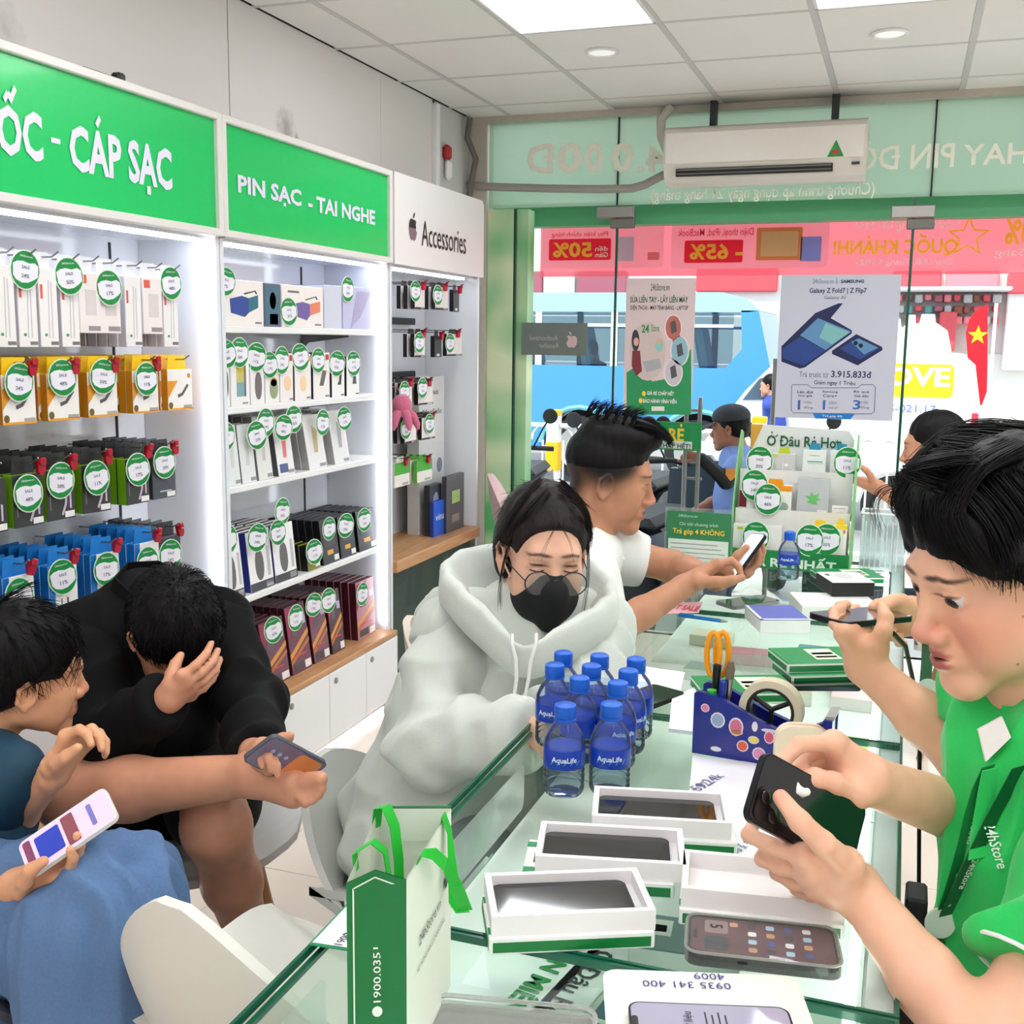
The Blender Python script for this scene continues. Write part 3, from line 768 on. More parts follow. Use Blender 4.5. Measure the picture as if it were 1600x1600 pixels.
def scooter(name,label,loc,rz,body_rgb,key):
 t=thing(name,label,'motorbike',(0,0,0),'scooters parked on the pavement')
 bm=M('scooter '+key,body_rgb,rough=0.25,coat=0.6,var=0.02)
 for x in(-0.62,0.62):
  w=build('wheel',MB().lathe([(0.17,-0.04),(0.26,-0.045),(0.28,0),(0.26,0.045),(0.17,0.04)],(x,0,0.28),(0,1,0),20),rub,t)
  build('rim',MB().lathe([(0.175,-0.03),(0.05,-0.035),(0.05,0.035),(0.175,0.03)],(x,0,0.28),(0,1,0),16),rim,w)
 rear=MB().prism([(-0.85,0.62),(-0.8,0.74),(-0.2,0.72),(0.05,0.62),(0.05,0.36),(-0.3,0.3),(-0.55,0.5)],(0,0.13,0),(1,0,0),(0,0,1),0.26)
 build('rear_cowl',rear,bm,t)
 build('seat',MB().rbox((-0.38,0,0.775),(0.72,0.25,0.09),0.04),M('scooter seat',(26,26,28),rough=0.5),t)
 build('front_shield',MB().prism([(0.3,0.3),(0.42,0.35),(0.56,0.72),(0.5,0.98),(0.42,0.98),(0.38,0.7)],(0,0.17,0),(1,0,0),(0,0,1),0.34),bm,t)
 build('footboard',MB().rbox((0.18,0,0.3),(0.4,0.3,0.06),0.02),DARK,t)
 build('front_fender',MB().tube([(0.62+0.31*math.cos(a),0,0.28+0.31*math.sin(a))for a in np.linspace(0.5,2.6,8)],0.06,8,flat=(1,0.4)),bm,t)
 build('fork',MB().cyl((0.62,0,0.28),(0.46,0,0.9),0.035),STEEL,t)
 build('handlebar',MB().tube([(0.36,-0.34,1.02),(0.42,-0.15,1.03),(0.44,0,1.0),(0.42,0.15,1.03),(0.36,0.34,1.02)],0.018,8),BLACK,t)
 build('headlamp_cowl',MB().rbox((0.5,0,1.0),(0.16,0.26,0.14),0.05),bm,t)
 for s_ in(-1,1):
  mm=build('mirror_stem',MB().tube([(0.42,s_*0.2,1.03),(0.42,s_*0.27,1.17),(0.41,s_*0.3,1.22)],0.007,6),BLACK,t)
  build('mirror',MB().lathe([(0,-0.008),(0.05,-0.006),(0.055,0.004),(0.05,0.012),(0,0.014)],(0.41,s_*0.32,1.26),(1,0.1,0),16),BLACK,mm)
 build('tail_light',MB().rbox((-0.86,0,0.66),(0.05,0.18,0.07),0.015),M('lamp red',(226,60,80)),t)
 place(t,loc,rotz(rz))
 return t
def gp_(px,py,z=GZ):return at(px,py,z=z)
scooter('scooter','silver grey scooter parked against the railing beyond the film column',(-2.75,8.0,GZ),-1.45,(150,152,158),'grey')
scooter('scooter','black scooter parked behind the man in the white polo shirt',(-1.75,7.7,GZ),-1.7,(34,36,44),'black')
scooter('scooter','white scooter the guard stands beside',(-0.62,7.6,GZ),1.9,(236,236,238),'white')
scooter('scooter','dark blue scooter parked behind the instalment sign',(-1.30,6.75,GZ),1.45,(36,44,66),'blue')
sy=6.1
a=at(1018,658,y=sy);b=at(1095,705,y=sy)
t=thing('price_sign_stand','green price sign on a grey steel stand held by the guard','sign',(at(1095,700,y=sy)[0],sy,GZ))
build('board',MB().rbox(((a[0]+b[0])/2,sy,(a[2]+b[2])/2),(abs(b[0]-a[0]),0.012,abs(a[2]-b[2])),0.002),M('sign green',(34,150,82),rough=0.5),t)
lettering(t,'R\u1eba',at(1057,676,y=sy-0.008),(1,0,0),(0,0,1),0.085,0.098,yel,0.03)
a=at(1027,688,y=sy-0.008);b=at(1081,702,y=sy-0.008)
build('text_strip',MB().bb((a[0],sy-0.009,b[2]),(b[0],sy-0.006,a[2])),M('strip white',(232,236,230)),t)
lettering(t,'CH\u1ea4P H\u1ebeT!',(a+b)/2-np.array([0,0.004,0]),(1,0,0),(0,0,1),abs(b[0]-a[0])*0.92,0.037,M('sign dark text',(40,70,50)),0.014)
for px in(1073,1094):
 c=at(px,640,y=sy+0.02);top=at(px,621 if px>1080 else 640,y=sy+0.02)[2]
 build('upright',MB().rbox((c[0],sy+0.02,(GZ+top)/2),(0.022,0.022,top-GZ),0.003),STEEL,t)
for px,py in((1084,641),(1084,748)):
 c=at(px,py,y=sy+0.02);build('crossbar',MB().rbox((c[0],sy+0.02,c[2]),(0.09,0.016,0.016),0.003),STEEL,t)
pp=at(1208,640,y=sy+0.1);tag(build('steel_post',MB().rbox((pp[0],sy+0.1,(GZ+at(1208,560,y=sy+0.1)[2])/2),(0.024,0.024,at(1208,560,y=sy+0.1)[2]-GZ),0.003).rbox((pp[0],sy+0.1,GZ+0.01),(0.2,0.2,0.02),0.004),STEEL,loc=(pp[0],sy+0.1,GZ)),'thin grey steel post standing outside behind the folding phone poster','post')
build('foot',MB().rbox((at(1084,700,y=sy)[0],sy+0.02,GZ+0.015),(0.4,0.3,0.03),0.005),STEEL,t)
XB,XF=-2.175,-1.905
GREEN=M('sign panel green',(6,196,100),rough=0.25,var=0.03,scale=1.2,coat=0.3)
FRAME=M('cabinet frame',(226,222,218),rough=0.35,var=0.02)
GLOSS=M('glossy white board',(228,231,236),rough=0.09,var=0.02,scale=3)
LETT=M('sign letters',(226,222,244),rough=0.4,var=0)
LED=M('led tube',(240,244,255),emit=LED_E,var=0)
OAK=wood('oak edge',(206,158,112),(184,132,88))
SLOT=M('slotted upright',(60,60,62),rough=0.5,metal=0.6)
def cab_shell(name,label,y0,y1,base,hang=False):
 t=thing(name,label,'display cabinet',(XF,(y0+y1)/2,0),'display cabinets along the wall')
 for y in(y0+0.009,y1-0.009):
  build('side_panel',MB().rbox(((XB+XF)/2,y,1.063),(XF-XB,0.018,2.126),0.002),GLOSS,t)
 build('back_panel',MB().bb((XB-0.012,y0,0.0),(XB,y1,2.12)),GLOSS,t)
 build('top_panel',MB().bb((XB,y0+0.018,2.10),(XF-0.02,y1-0.018,2.12)),FRAME,t)
 build('inner_ceiling',MB().bb((XB,y0+0.018,1.775),(XF-0.02,y1-0.018,1.79)),GLOSS,t)
 return t
def upright(t,y):build('upright',MB().bb((XB,y-0.0035,0.36),(XB+0.004,y+0.0035,1.76)),SLOT,t)
def led(t,y,z0,z1):
 build('led_tube',MB().rbox((XF-0.022,y,(z0+z1)/2),(0.02,0.024,z1-z0),0.004),LED,t)
def header(t,y0,y1,z0=1.783,z1=2.128):
 f=MB();w=0.022
 f.rbox((XF,(y0+y1)/2,z1-w/2),(0.036,y1-y0,w),0.003);f.rbox((XF,(y0+y1)/2,z0+w/2),(0.036,y1-y0,w),0.003)
 f.rbox((XF,y0+w/2,(z0+z1)/2),(0.0355,w,z1-z0),0.003);f.rbox((XF,y1-w/2,(z0+z1)/2),(0.0355,w,z1-z0),0.003)
 build('header_frame',f,FRAME,t)
 return build('header_panel',MB().bb((XF-0.012,y0+w-0.002,z0+w-0.002),(XF+0.004,y1-w+0.002,z1-w+0.002)),GREEN,t)
UY,VZ=np.array([0,1.0,0]),np.array([0,0,1.0])
def aisle(px,py,x=XF+0.006):return at(px,py,x=x)
def sign_text(parent,s,p0,p1,mat=LETT,bold=0.034,x=XF+0.0055):
 a=aisle(*p0,x=x);b=aisle(*p1,x=x)
 lettering(parent,s,(a+b)/2,UY,VZ,abs(b[1]-a[1]),abs(a[2]-b[2]),mat,bold)
c1=cab_shell('display_cabinet','white display cabinet with hooks of cables under the charger sign',1.70,2.846,None)
h1=header(c1,1.70,2.85)
e=aisle(268,252)[1];s_=aisle(0,200)[1]
ht=abs(aisle(150,203)[2]-aisle(150,247)[2])
lettering(h1,'C\u00c1P S\u1ea0C',(XF+0.0055,(aisle(108,220)[1]+e)/2,aisle(190,240)[2]-0.005),UY,VZ,e-aisle(108,220)[1],0.165,LETT,0.034)
lettering(h1,'\u1ed0C',(XF+0.0055,(aisle(-5,200)[1]+aisle(66,205)[1])/2,aisle(30,200)[2]+0.012),UY,VZ,aisle(66,205)[1]-aisle(-5,200)[1],0.155,LETT,0.034)
lettering(h1,'C',(XF+0.0055,aisle(-60,190)[1],aisle(30,200)[2]),UY,VZ,0.07,0.105,LETT,0.034)
build('lettering',MB().bb((XF+0.0055,aisle(80,220)[1],aisle(87,224)[2]),(XF+0.0062,aisle(94,220)[1],aisle(87,216)[2])),LETT,h1)
led(c1,2.815,0.40,1.77);upright(c1,2.70);upright(c1,1.78)
build('ceiling_strip',MB().rbox((XF-0.06,2.27,1.772),(0.03,1.05,0.008),0.002),LED,c1)
def base(t,y0,y1,edges,zt=0.335):
 xf=-1.872
 build('base_carcass',MB().bb((XB,y0+0.002,0.07),(xf-0.018,y1-0.002,zt-0.022)),FRAME,t)
 build('base_top',MB().rbox(((XB+xf)/2,(y0+y1)/2,zt-0.011),(xf-XB,y1-y0-0.004,0.022),0.003),OAK,t)
 build('plinth',MB().bb((XB,y0+0.03,0.0),(xf-0.035,y1-0.03,0.07)),M('plinth steel',(150,140,134),rough=0.3,metal=0.7),t)
 build('plinth_light',MB().rbox((xf-0.028,(y0+y1)/2,0.012),(0.012,y1-y0-0.08,0.016),0.003),LED,t)
 for a,b in zip(edges[:-1],edges[1:]):
  d=build('door',MB().rbox((xf-0.009,(a+b)/2,(0.06+zt-0.022)/2),(0.018,b-a-0.004,zt-0.022-0.064),0.0015),WHITE,t)
  build('lock',MB().lathe([(0.011,0),(0.011,0.004),(0.006,0.006),(0,0.006)],(xf,a+0.045,zt-0.06),(1,0,0),14),STEEL,d)
base(c1,1.70,2.846,[1.70,2.08,2.46,2.846])
c2=cab_shell('display_cabinet','white display cabinet with boxed goods on shelves under the power bank sign',2.852,3.98,None)
h2=header(c2,2.852,3.984)
sign_text(h2,'PIN S\u1ea0C',(371,272),(471,328));sign_text(h2,'- TAI NGHE',(481,303),(586,352))
led(c2,3.955,0.36,1.77);upright(c2,3.78)
build('ceiling_strip',MB().rbox((XF-0.06,3.42,1.772),(0.03,1.05,0.008),0.002),LED,c2)
SH=[1.53,1.285,1.04,0.682]
for z in SH:
 build('shelf',MB().rbox(((XB+XF)/2-0.012,3.416,z-0.011),(XF-XB-0.022,1.09,0.022),0.003),WHITE,c2)
 for y in(2.93,3.78):build('shelf_bracket',MB().prism([(0,0),(0.2,0),(0.2,-0.008),(0.03,-0.03),(0,-0.06)],(XB,y,z-0.022),(1,0,0),(0,0,1),0.004),STEEL,c2)
base(c2,2.852,3.98,[2.852,3.10,3.41,3.70,3.98])
c3=cab_shell('display_cabinet','white accessories bay with black wordmark and small hanging packs',3.99,4.955,None)
hp=build('header_panel',MB().prism([(0,0),(0.962,0),(0.962,0.325),(0.94,0.345),(0,0.345)],(XF+0.02,3.992,1.783),(0,1,0),(0,0,1),-0.03),M('white header',(236,232,232),rough=0.3,var=0.01),c3)
INK=M('sign ink',(34,32,34),rough=0.4)
a=at(659,362,x=XF+0.022);b=at(728,385,x=XF+0.022)
lettering(hp,'Accessories',(a+b)/2+np.array([0,0,0.005]),UY,VZ,b[1]-a[1],0.10,INK,0.004)
APPLE=[(0.0,0.30),(0.10,0.36),(0.22,0.36),(0.33,0.29),(0.26,0.20),(0.24,0.08),(0.29,-0.04),(0.37,-0.10),(0.32,-0.24),(0.23,-0.38),(0.13,-0.43),(0.03,-0.40),(-0.04,-0.40),(-0.14,-0.43),(-0.25,-0.36),(-0.34,-0.20),(-0.38,0.0),(-0.36,0.18),(-0.28,0.30),(-0.17,0.35),(-0.08,0.33)]
LEAF=[(0.0,0.38),(0.02,0.5),(0.10,0.6),(0.18,0.63),(0.18,0.52),(0.10,0.42)]
def fruit(mb,O,u,v,h,m=0,m2=0):
 O=np.asarray(O,float);n=nrm(np.cross(u,v))*0.0006
 mb.sheet([(p[0]*h,p[1]*h)for p in APPLE],O+n,u,v,m);mb.sheet([(p[0]*h,p[1]*h)for p in LEAF],O+n,u,v,m2);return mb
o=at(645,358,x=XF+0.0205)
build('logo',fruit(MB(),o,UY,VZ,0.105,0,1),[M('logo mauve',(134,108,122),rough=0.4),INK],hp)
build('logo',MB().sheet([(-0.036,0.0),(0.031,0.0),(0.027,0.012),(0.024,0.028),(0.009,0.032),(-0.016,0.036),(-0.03,0.03)],o+np.array([0.0012,0,0.004]),UY,VZ),INK,hp)
build('ceiling_strip',MB().rbox((XF-0.06,4.48,1.772),(0.03,0.8,0.008),0.002),LED,c3)
build('bay_shelf',MB().rbox(((XB+XF)/2+0.01,4.472,0.585),(XF-XB+0.02,0.93,0.05),0.004),OAK,c3)
for z in(1.575,1.335):build('hook_bar',MB().rbox((XB+0.015,4.4,z),(0.02,0.75,0.03),0.003),BLACK,c3)
build('lower_glass',MB().bb((XF-0.012,4.01,0.06),(XF-0.006,4.94,0.56)),glass('bay glass',(214,226,218),refl=0.12,haze=0.10,hazecol=(190,205,195)),c3)
build('plinth',MB().bb((XB,3.99,0.0),(XF,4.955,0.06)),FRAME,c3)
for k,(ya,yb,h,rgb,lab)in enumerate(((4.03,4.2,0.30,(60,150,96),'green carton behind the lower glass of the accessories bay'),(4.24,4.34,0.34,(216,206,196),'pale narrow carton behind the lower glass of the accessories bay'),(4.38,4.62,0.36,(42,136,84),'large dark green carton behind the lower glass of the accessories bay'),(4.66,4.9,0.30,(206,204,196),'wide grey carton behind the lower glass of the accessories bay'))):
 t=thing('carton',lab,'carton',((XB+XF)/2,(ya+yb)/2,0.06))
 m_=M('carton %d'%k,rgb,rough=0.6)
 build('box',MB().rbox((XB+0.12,(ya+yb)/2,0.06+h/2),(0.2,yb-ya,h),0.003),m_,t)
 build('lid_tape',MB().bb((XB+0.1,ya+0.01,0.06+h),(XB+0.14,yb-0.01,0.0615+h)),M('tape clear',(200,190,170),rough=0.3),t)
tag(build('price_gun',MB().rbox((XF-0.05,2.42,2.142),(0.02,0.14,0.014),0.004).rbox((XF-0.05,2.49,2.148),(0.03,0.03,0.03),0.006),BLACK),'black slim bar lying on top of the charger sign frame','bar')
TGREEN=M('tag green',(18,138,62),rough=0.35,var=0.03);TWHITE=M('tag white',(236,234,244),rough=0.5,var=0.01);TINK=M('tag ink',(92,84,104),rough=0.6,var=0)
TRIM=M('tag edge',(226,236,220),rough=0.4)
TAGS={}
def tag_proto(pct,W=0.078,H=0.092):
 """oval cardboard tag, face towards +X, centre at the origin"""
 t=local('sale_tag','green ringed oval sale tag','price tag')
 build('card',MB().prism(ell(W,H,24),(0,0,0),UY,VZ,0.0012),TRIM,t)
 build('green_ring',MB().prism(ell(W*0.93,H*0.94,24),(0.0013,0,0),UY,VZ,0.0006),TGREEN,t)
 wn=[(-0.40,-0.16),(-0.30,-0.27),(-0.1,-0.33),(0.1,-0.31),(0.30,-0.22),(0.42,-0.14),(0.42,0.13),(0.30,0.20),(0.1,0.17),(-0.1,0.21),(-0.28,0.19),(-0.42,0.12)]
 build('white_field',MB().prism([(p[0]*W,p[1]*H)for p in wn],(0.002,0,0),UY,VZ,0.0004),TWHITE,t)
 mb=letter(MB(),'SALE',(0.0026,0,0.006),UY,VZ,W*0.26,None,0.01);letter(mb,pct,(0.0026,0,-0.014),UY,VZ,W*0.26,None,0.01)
 o=build('lettering',mb,TINK,t);o['kind']='stuff'
 o=build('shop_name',letter(MB(),'24hStore.vn',(0.0022,0,0.031),UY,VZ,W*0.42,None,0.01),TWHITE,t);o['kind']='stuff'
 return t
PCT=['17%','20%','24%','48%','50%','11%']
def sale_tag(loc,R,label,group,k=0,s=1.0):
 key=k%len(PCT)
 if key not in TAGS:TAGS[key]=tag_proto(PCT[key]);t=TAGS[key]
 else:t=copy_tree(TAGS[key])
 t['label']=label;t['group']=group
 place(t,loc,np.asarray(R)*s)
 return t
CLIPS={}
def red_clip(loc,R,label,group):
 if 'c' not in CLIPS:
  t=local('red_clip','red clip','clip')
  rm=M('clip red',(176,18,44),rough=0.3)
  build('clip_body',MB().prism([(-0.011,0.012),(0.011,0.012),(0.009,-0.016),(0.005,-0.022),(-0.005,-0.022),(-0.009,-0.016)],(-0.006,0,0),UY,VZ,0.012),rm,t)
  build('lever',MB().rbox((0.009,0,0.010),(0.008,0.016,0.018),0.003),rm,t)
  CLIPS['c']=t
 else:t=copy_tree(CLIPS['c'])
 t['label']=label;t['group']=group;place(t,loc,R);return t
PACK={}
def pack(kind,w,h,d,front,side,label,group,art=None,tabcol=None):
 """carton with a hang tab: hole at the origin, front towards +X, hanging down"""
 key=kind
 if key not in PACK:
  t=local('hanging_pack',label,'packaged accessory',group)
  fm=M('pack front '+kind,front,rough=0.4,var=0.03);sm=M('pack side '+kind,side,rough=0.4,var=0.03)
  mb=MB().rbox((0,0,-0.028-h/2),(d,w,h),0.0015)
  mi=[]
  for f in mb.f:
   xs_=[mb.v[i][0]for i in f];mi.append(0 if min(xs_)>d/2-0.0016 else 1)
  mb.m=mi
  build('carton',mb,[fm,sm],t)
  build('hang_tab',MB().prism([(-w*0.38,-0.03),(w*0.38,-0.03),(w*0.34,0.012),(-w*0.34,0.012)],(-0.0006,0,0),UY,VZ,0.0012),M('tab '+kind,tabcol or side,rough=0.4),t)
  for(nm_,poly,rgb)in(art or[]):
   build(nm_,MB().prism([(p[0]*w,-0.028-h+p[1]*h)for p in poly],(d/2+0.0001,0,0),UY,VZ,0.0005),M('print %d %d %d'%rgb,rgb,rough=0.45),t)
  PACK[key]=t;t['_fresh']=1
  return t
 return PACK[key]
def hang(kind,loc,R,label,group,*a,**k):
 p=pack(kind,*a,label,group,**k)
 if p.get('_fresh'):del p['_fresh']
 else:p=copy_tree(p)
 p['label']=label;p['group']=group
 place(p,loc,R);return p
rect=lambda a,b,c,d:[(a,b),(c,b),(c,d),(a,d)]
ART={'cable':[('price_label',rect(0.05,0.03,0.45,0.075),(120,116,120)),('brand_stripe',rect(-0.42,0.62,-0.3,0.8),(226,92,70)),('cable_print',[(-0.05,0.12),(0.0,0.12),(0.06,0.86),(0.01,0.86)],(206,202,210)),('cable_print',[(0.14,0.12),(0.19,0.12),(0.2,0.84),(0.15,0.84)],(206,202,210)),('logo_dot',[(p[0]/0.055*0.7-0.2,p[1]/0.2*0.7+0.16)for p in ell(0.012,0.012,10)],(60,160,90))],'adapter':[('price_label',rect(-0.1,0.04,0.45,0.12),(150,140,144)),('adapter_print',rect(-0.2,0.3,0.3,0.72),(218,208,208)),('brand_stripe',rect(-0.42,0.82,-0.12,0.96),(226,92,70))],'yellow':[('price_label',rect(0.12,0.04,0.46,0.12),(170,166,160)),('lower_band',rect(-0.5,0.0,0.5,0.05),(236,160,40)),('corner_flash',[(-0.5,0.3),(-0.1,0.72),(-0.5,0.72)],(228,150,24)),('plug_print',[(-0.1,0.3),(0.1,0.36),(0.34,0.6),(0.28,0.64),(0.05,0.42),(-0.12,0.38)],(90,88,92)),('logo_ring',[(p[0]/0.1+0.36,p[1]/0.12+0.84)for p in ell(0.013,0.015,12)],(214,140,60)),('seal',[(p[0]/0.1-0.4,p[1]/0.12+0.12)for p in ell(0.017,0.02,10)],(110,92,20))],'black':[('price_label',rect(0.12,0.03,0.46,0.15),(240,236,236)),('cord_print',[(0.0,0.1),(0.06,0.08),(0.2,0.3),(0.24,0.6),(0.18,0.62),(0.12,0.3)],(206,186,206)),('cord_print',[(0.3,0.2),(0.36,0.2),(0.36,0.5),(0.3,0.52)],(206,186,206)),('spec_text',rect(-0.4,0.2,-0.36,0.6),(110,108,100))],'blue':[('price_label',rect(0.0,0.03,0.42,0.09),(190,186,186)),('cable_print',rect(-0.1,0.12,-0.07,0.42),(60,60,64)),('cable_print',rect(0.1,0.12,0.15,0.42),(60,60,64)),('badge',rect(0.12,0.72,0.36,0.84),(244,190,90)),('left_band',rect(-0.5,0.0,-0.3,1.0),(0,112,190))],'dark':[('price_label',rect(0.1,0.03,0.45,0.14),(236,232,232)),('cord_print',rect(-0.2,0.15,0.3,0.18),(190,190,196))]}
def hook_row(tips,zhook,kinds,ntag,rowlab,x_tip=-1.935,depth=5,start=0):
 """tips = tag positions in the picture measured on the hook tip plane"""
 for i,(px,py)in enumerate(tips):
  y=at(px,py,x=x_tip)[1]
  kd=kinds[i]
  kind,w,h,d,front,side,tabc=kd
  hk=MB().tube([(XB,y,zhook),(x_tip,y,zhook),(x_tip+0.02,y,zhook+0.012)],0.0022,6)
  build('hook',hk,STEEL,c1)
  n=depth
  for k in range(n):
   x=x_tip-0.014-d/2-k*(d+0.004)
   if x<XB+0.02:break
   yaw=random.uniform(-0.06,0.06)+(-0.10 if k==0 else 0)
   hang(kind,(x,y+random.uniform(-0.003,0.003),zhook),rotz(yaw),'%s hanging on %s'%(rowlab[kind],rowlab['where']),rowlab['where'].replace('the ',''),w,h,d,front,side,art=ART.get(kind.split('_')[0]),tabcol=tabc)
  if i in ntag:
   zc=at(px,py,x=x_tip)[2]
   sale_tag((x_tip-0.004,y-0.012,zc),rotz(-0.22+random.uniform(-0.12,0.08))@rotx(random.uniform(-0.15,0.15)),'green ringed oval sale tag clipped in front of %s'%rowlab['tag'],'sale tags, '+rowlab['where'],start+i)
   if rowlab.get('clip'):
    red_clip((x_tip+0.006,y+0.022,zhook-0.008),rotz(-0.2)@rotx(random.uniform(-0.3,0.3)),'small red clip holding a sale tag to %s'%rowlab['tag'],'red clips, '+rowlab['where'])
Kc=('cable',0.056,0.185,0.03,(240,236,234),(226,224,234),(236,236,240));Ka=('adapter',0.075,0.15,0.03,(240,230,228),(222,222,232),(236,236,240))
z1h=at(115,405,x=-1.935)[2]
hook_row([(-20,418),(12,420),(47,422),(82,428),(115,432),(146,440),(177,450),(214,445),(245,445),(273,443)],z1h,[Ka,Kc,Kc,Kc,Kc,Ka,Ka,Kc,Ka,Kc],(2,4,6,9),{'cable':'tall white charging cable carton','adapter':'short white wall charger carton','where':'the top row of cabinet hooks','tag':'white cable cartons'},depth=5)
Ky=('yellow',0.095,0.115,0.026,(242,238,234),(218,150,26),(250,205,20))
hook_row([(-30,602),(38,597),(105,590),(168,588),(235,592),(288,600)],at(105,568,x=-1.935)[2]+0.004,[Ky]*6,(0,1,2,3,4),{'yellow':'yellow topped white data cable pack','where':'the second row of cabinet hooks','tag':'yellow topped cable packs','clip':1},depth=6,start=1)
Kb=('black',0.092,0.125,0.03,(52,52,54),(118,176,22),(40,40,42))
Kd=('dark',0.092,0.125,0.03,(74,78,88),(60,62,70),(50,50,54))
hook_row([(-6,778),(52,770),(102,750),(158,746),(222,733),(263,722)],at(102,722,x=-1.935)[2]+0.01,[Kb,Kb,Kb,Kb,Kb,Kd],(1,2,3,4,5),{'black':'black and lime green cable pack','dark':'slate grey earphone pack','where':'the third row of cabinet hooks','tag':'black and lime packs','clip':1},depth=6,start=2)
Kw=('blue',0.095,0.15,0.026,(238,236,236),(10,116,196),(20,124,206))
hook_row([(-25,948),(38,930),(105,900),(173,888),(237,878),(272,866)],at(105,868,x=-1.935)[2]+0.006,[Kw,Kw,Kw,Kw,Kw,Kd],(1,2,3,4,5),{'blue':'blue edged white earphone pack','dark':'slate grey earphone pack','where':'the lowest row of cabinet hooks','tag':'blue edged packs','clip':1},depth=6,start=3)
def shelf_box(name,label,group,y0,y1,z0,h,xf,dep,front,side,art=(),n=1,top=None,lean=0.0,gap=0.002,cat='boxed product'):
 """cartons standing one behind the other; the first one shows its printed front to the aisle"""
 w=y1-y0
 proto=None
 for k in range(n):
  t=thing(name,label,cat,(0,0,0),group)
  key='%d %d %d'%tuple(front);skey='%d %d %d'%tuple(side)
  if proto is None:
   mb=MB().rbox((-dep/2,0,h/2),(dep,w,h),0.0015)
   mi=[]
   for f in mb.f:
    xs_=[mb.v[i][0]for i in f];zs_=[mb.v[i][2]for i in f]
    mi.append(0 if min(xs_)>-0.0016 else(2 if min(zs_)>h-0.0016 else 1))
   mb.m=mi
   tp_=top or side
   mats=[M('box '+key,front,rough=0.4,var=0.03),M('box '+skey,side,rough=0.4,var=0.03),M('box %d %d %d'%tuple(tp_),tp_,rough=0.4,var=0.03)]
   b=build('carton',mb,mats,t);proto=b
  else:
   b=proto.copy();COL.objects.link(b);b.parent=t
  if k==0:
   for(nm_,poly,rgb)in art:
    build(nm_,MB().prism([(p[0]*w,p[1]*h)for p in poly],(0.0001,0,0),UY,VZ,0.0005),M('print %d %d %d'%tuple(rgb),rgb,rough=0.4),t)
  place(t,(xf-k*(dep+gap),(y0+y1)/2,z0),roty(lean))
 return proto
def fy_(px,py,x=XF-0.03):return at(px,py,x=x)[1]
XS=XF-0.035
def row(name,label,group,z0,spec,cat='boxed product'):
 for(pl,pr,pt,pm,dep,front,side,art,n,top,lean)in spec:
  ya,yb=fy_(pl,pm,XS),fy_(pr,pm,XS);h=at((pl+pr)/2,pt,x=XS)[2]-z0
  lb=label if isinstance(label,str)else label[spec.index((pl,pr,pt,pm,dep,front,side,art,n,top,lean))]
  shelf_box(name,lb,group,ya,yb-0.003,z0,max(h,0.03),XS,dep,front,side,art,n,top,lean,cat=cat)
ov=lambda cx,cy,w,h,n=14:[(cx+p[0],cy+p[1])for p in ell(w,h,n)]
cap=lambda cx,cy,w,h:[(cx+p[0]*w,cy+p[1]*h)for p in rr(1,1,0.45,4)]
spk1=[('speaker_print',rr_,c)for rr_,c in(([(-0.32,0.28),(0.02,0.2),(0.12,0.3),(0.12,0.62),(-0.05,0.66),(-0.34,0.58)],(40,70,150)),([(0.12,0.3),(0.36,0.42),(0.36,0.7),(0.12,0.62)],(40,110,130)),([(0.0,0.72),(0.3,0.8),(0.34,0.72),(0.31,0.71),(0.28,0.77),(0.02,0.69)],(40,42,50)))]+[('price_label',rect(0.28,0.06,0.44,0.1),(120,120,120))]
spk2=[('speaker_print',rr_,c)for rr_,c in(([(-0.22,0.28),(0.08,0.18),(0.16,0.3),(0.16,0.58),(-0.02,0.62),(-0.24,0.56)],(110,90,160)),([(0.16,0.3),(0.42,0.4),(0.42,0.66),(0.16,0.58)],(230,130,100)),([(0.04,0.68),(0.32,0.78),(0.36,0.7),(0.33,0.69),(0.3,0.75),(0.06,0.66)],(60,50,60)))]+[('maker_text',rect(-0.36,0.82,-0.1,0.87),(120,110,112)),('price_label',rect(0.28,0.06,0.44,0.1),(120,120,120))]
photo_=[('picture',rect(-0.45,0.06,0.45,0.94),(70,110,130)),('picture',ov(0.0,0.6,0.4,0.4),(30,34,40)),('picture',rect(-0.2,0.06,0.3,0.3),(50,60,110))]
row('speaker_box',['white carton printed with a blue teal speaker on the top shelf','narrow photo printed side carton between the two speaker cartons','white carton printed with a rainbow speaker on the top shelf','plain pale grey carton beside the rainbow speaker carton','frosted lilac carton at the end of the top shelf'],'speaker cartons on the top shelf',SH[0],[(349,413,438,500,0.16,(240,232,228),(224,222,224),spk1,1,(232,230,232),0),(414,440,443,502,0.16,(92,104,120),(120,120,130),photo_,1,None,0),(441,506,447,504,0.16,(240,232,228),(226,222,224),spk2,1,(232,230,232),0),(507,535,446,508,0.18,(206,210,226),(196,202,220),(),1,(90,90,100),0),(536,590,449,508,0.16,(192,192,226),(180,182,216),[('film_sheen',[(-0.3,0.0),(0.0,0.3),(0.3,0.9),(-0.1,0.9)],(170,164,200))],1,None,0)])
st=lambda c:[('price_label',rect(0.2,0.03,0.45,0.07),(130,128,128)),('brand_badge',rect(0.24,0.84,0.44,0.96),c)]
grad=lambda:[('speaker_print',rect(-0.2,0.55,0.2,0.72),(206,186,50)),('speaker_print',rect(-0.2,0.40,0.2,0.55),(196,190,110)),('speaker_print',rect(-0.2,0.16,0.2,0.40),(120,168,176)),('speaker_print',rect(0.2,0.16,0.3,0.72),(100,96,96))]
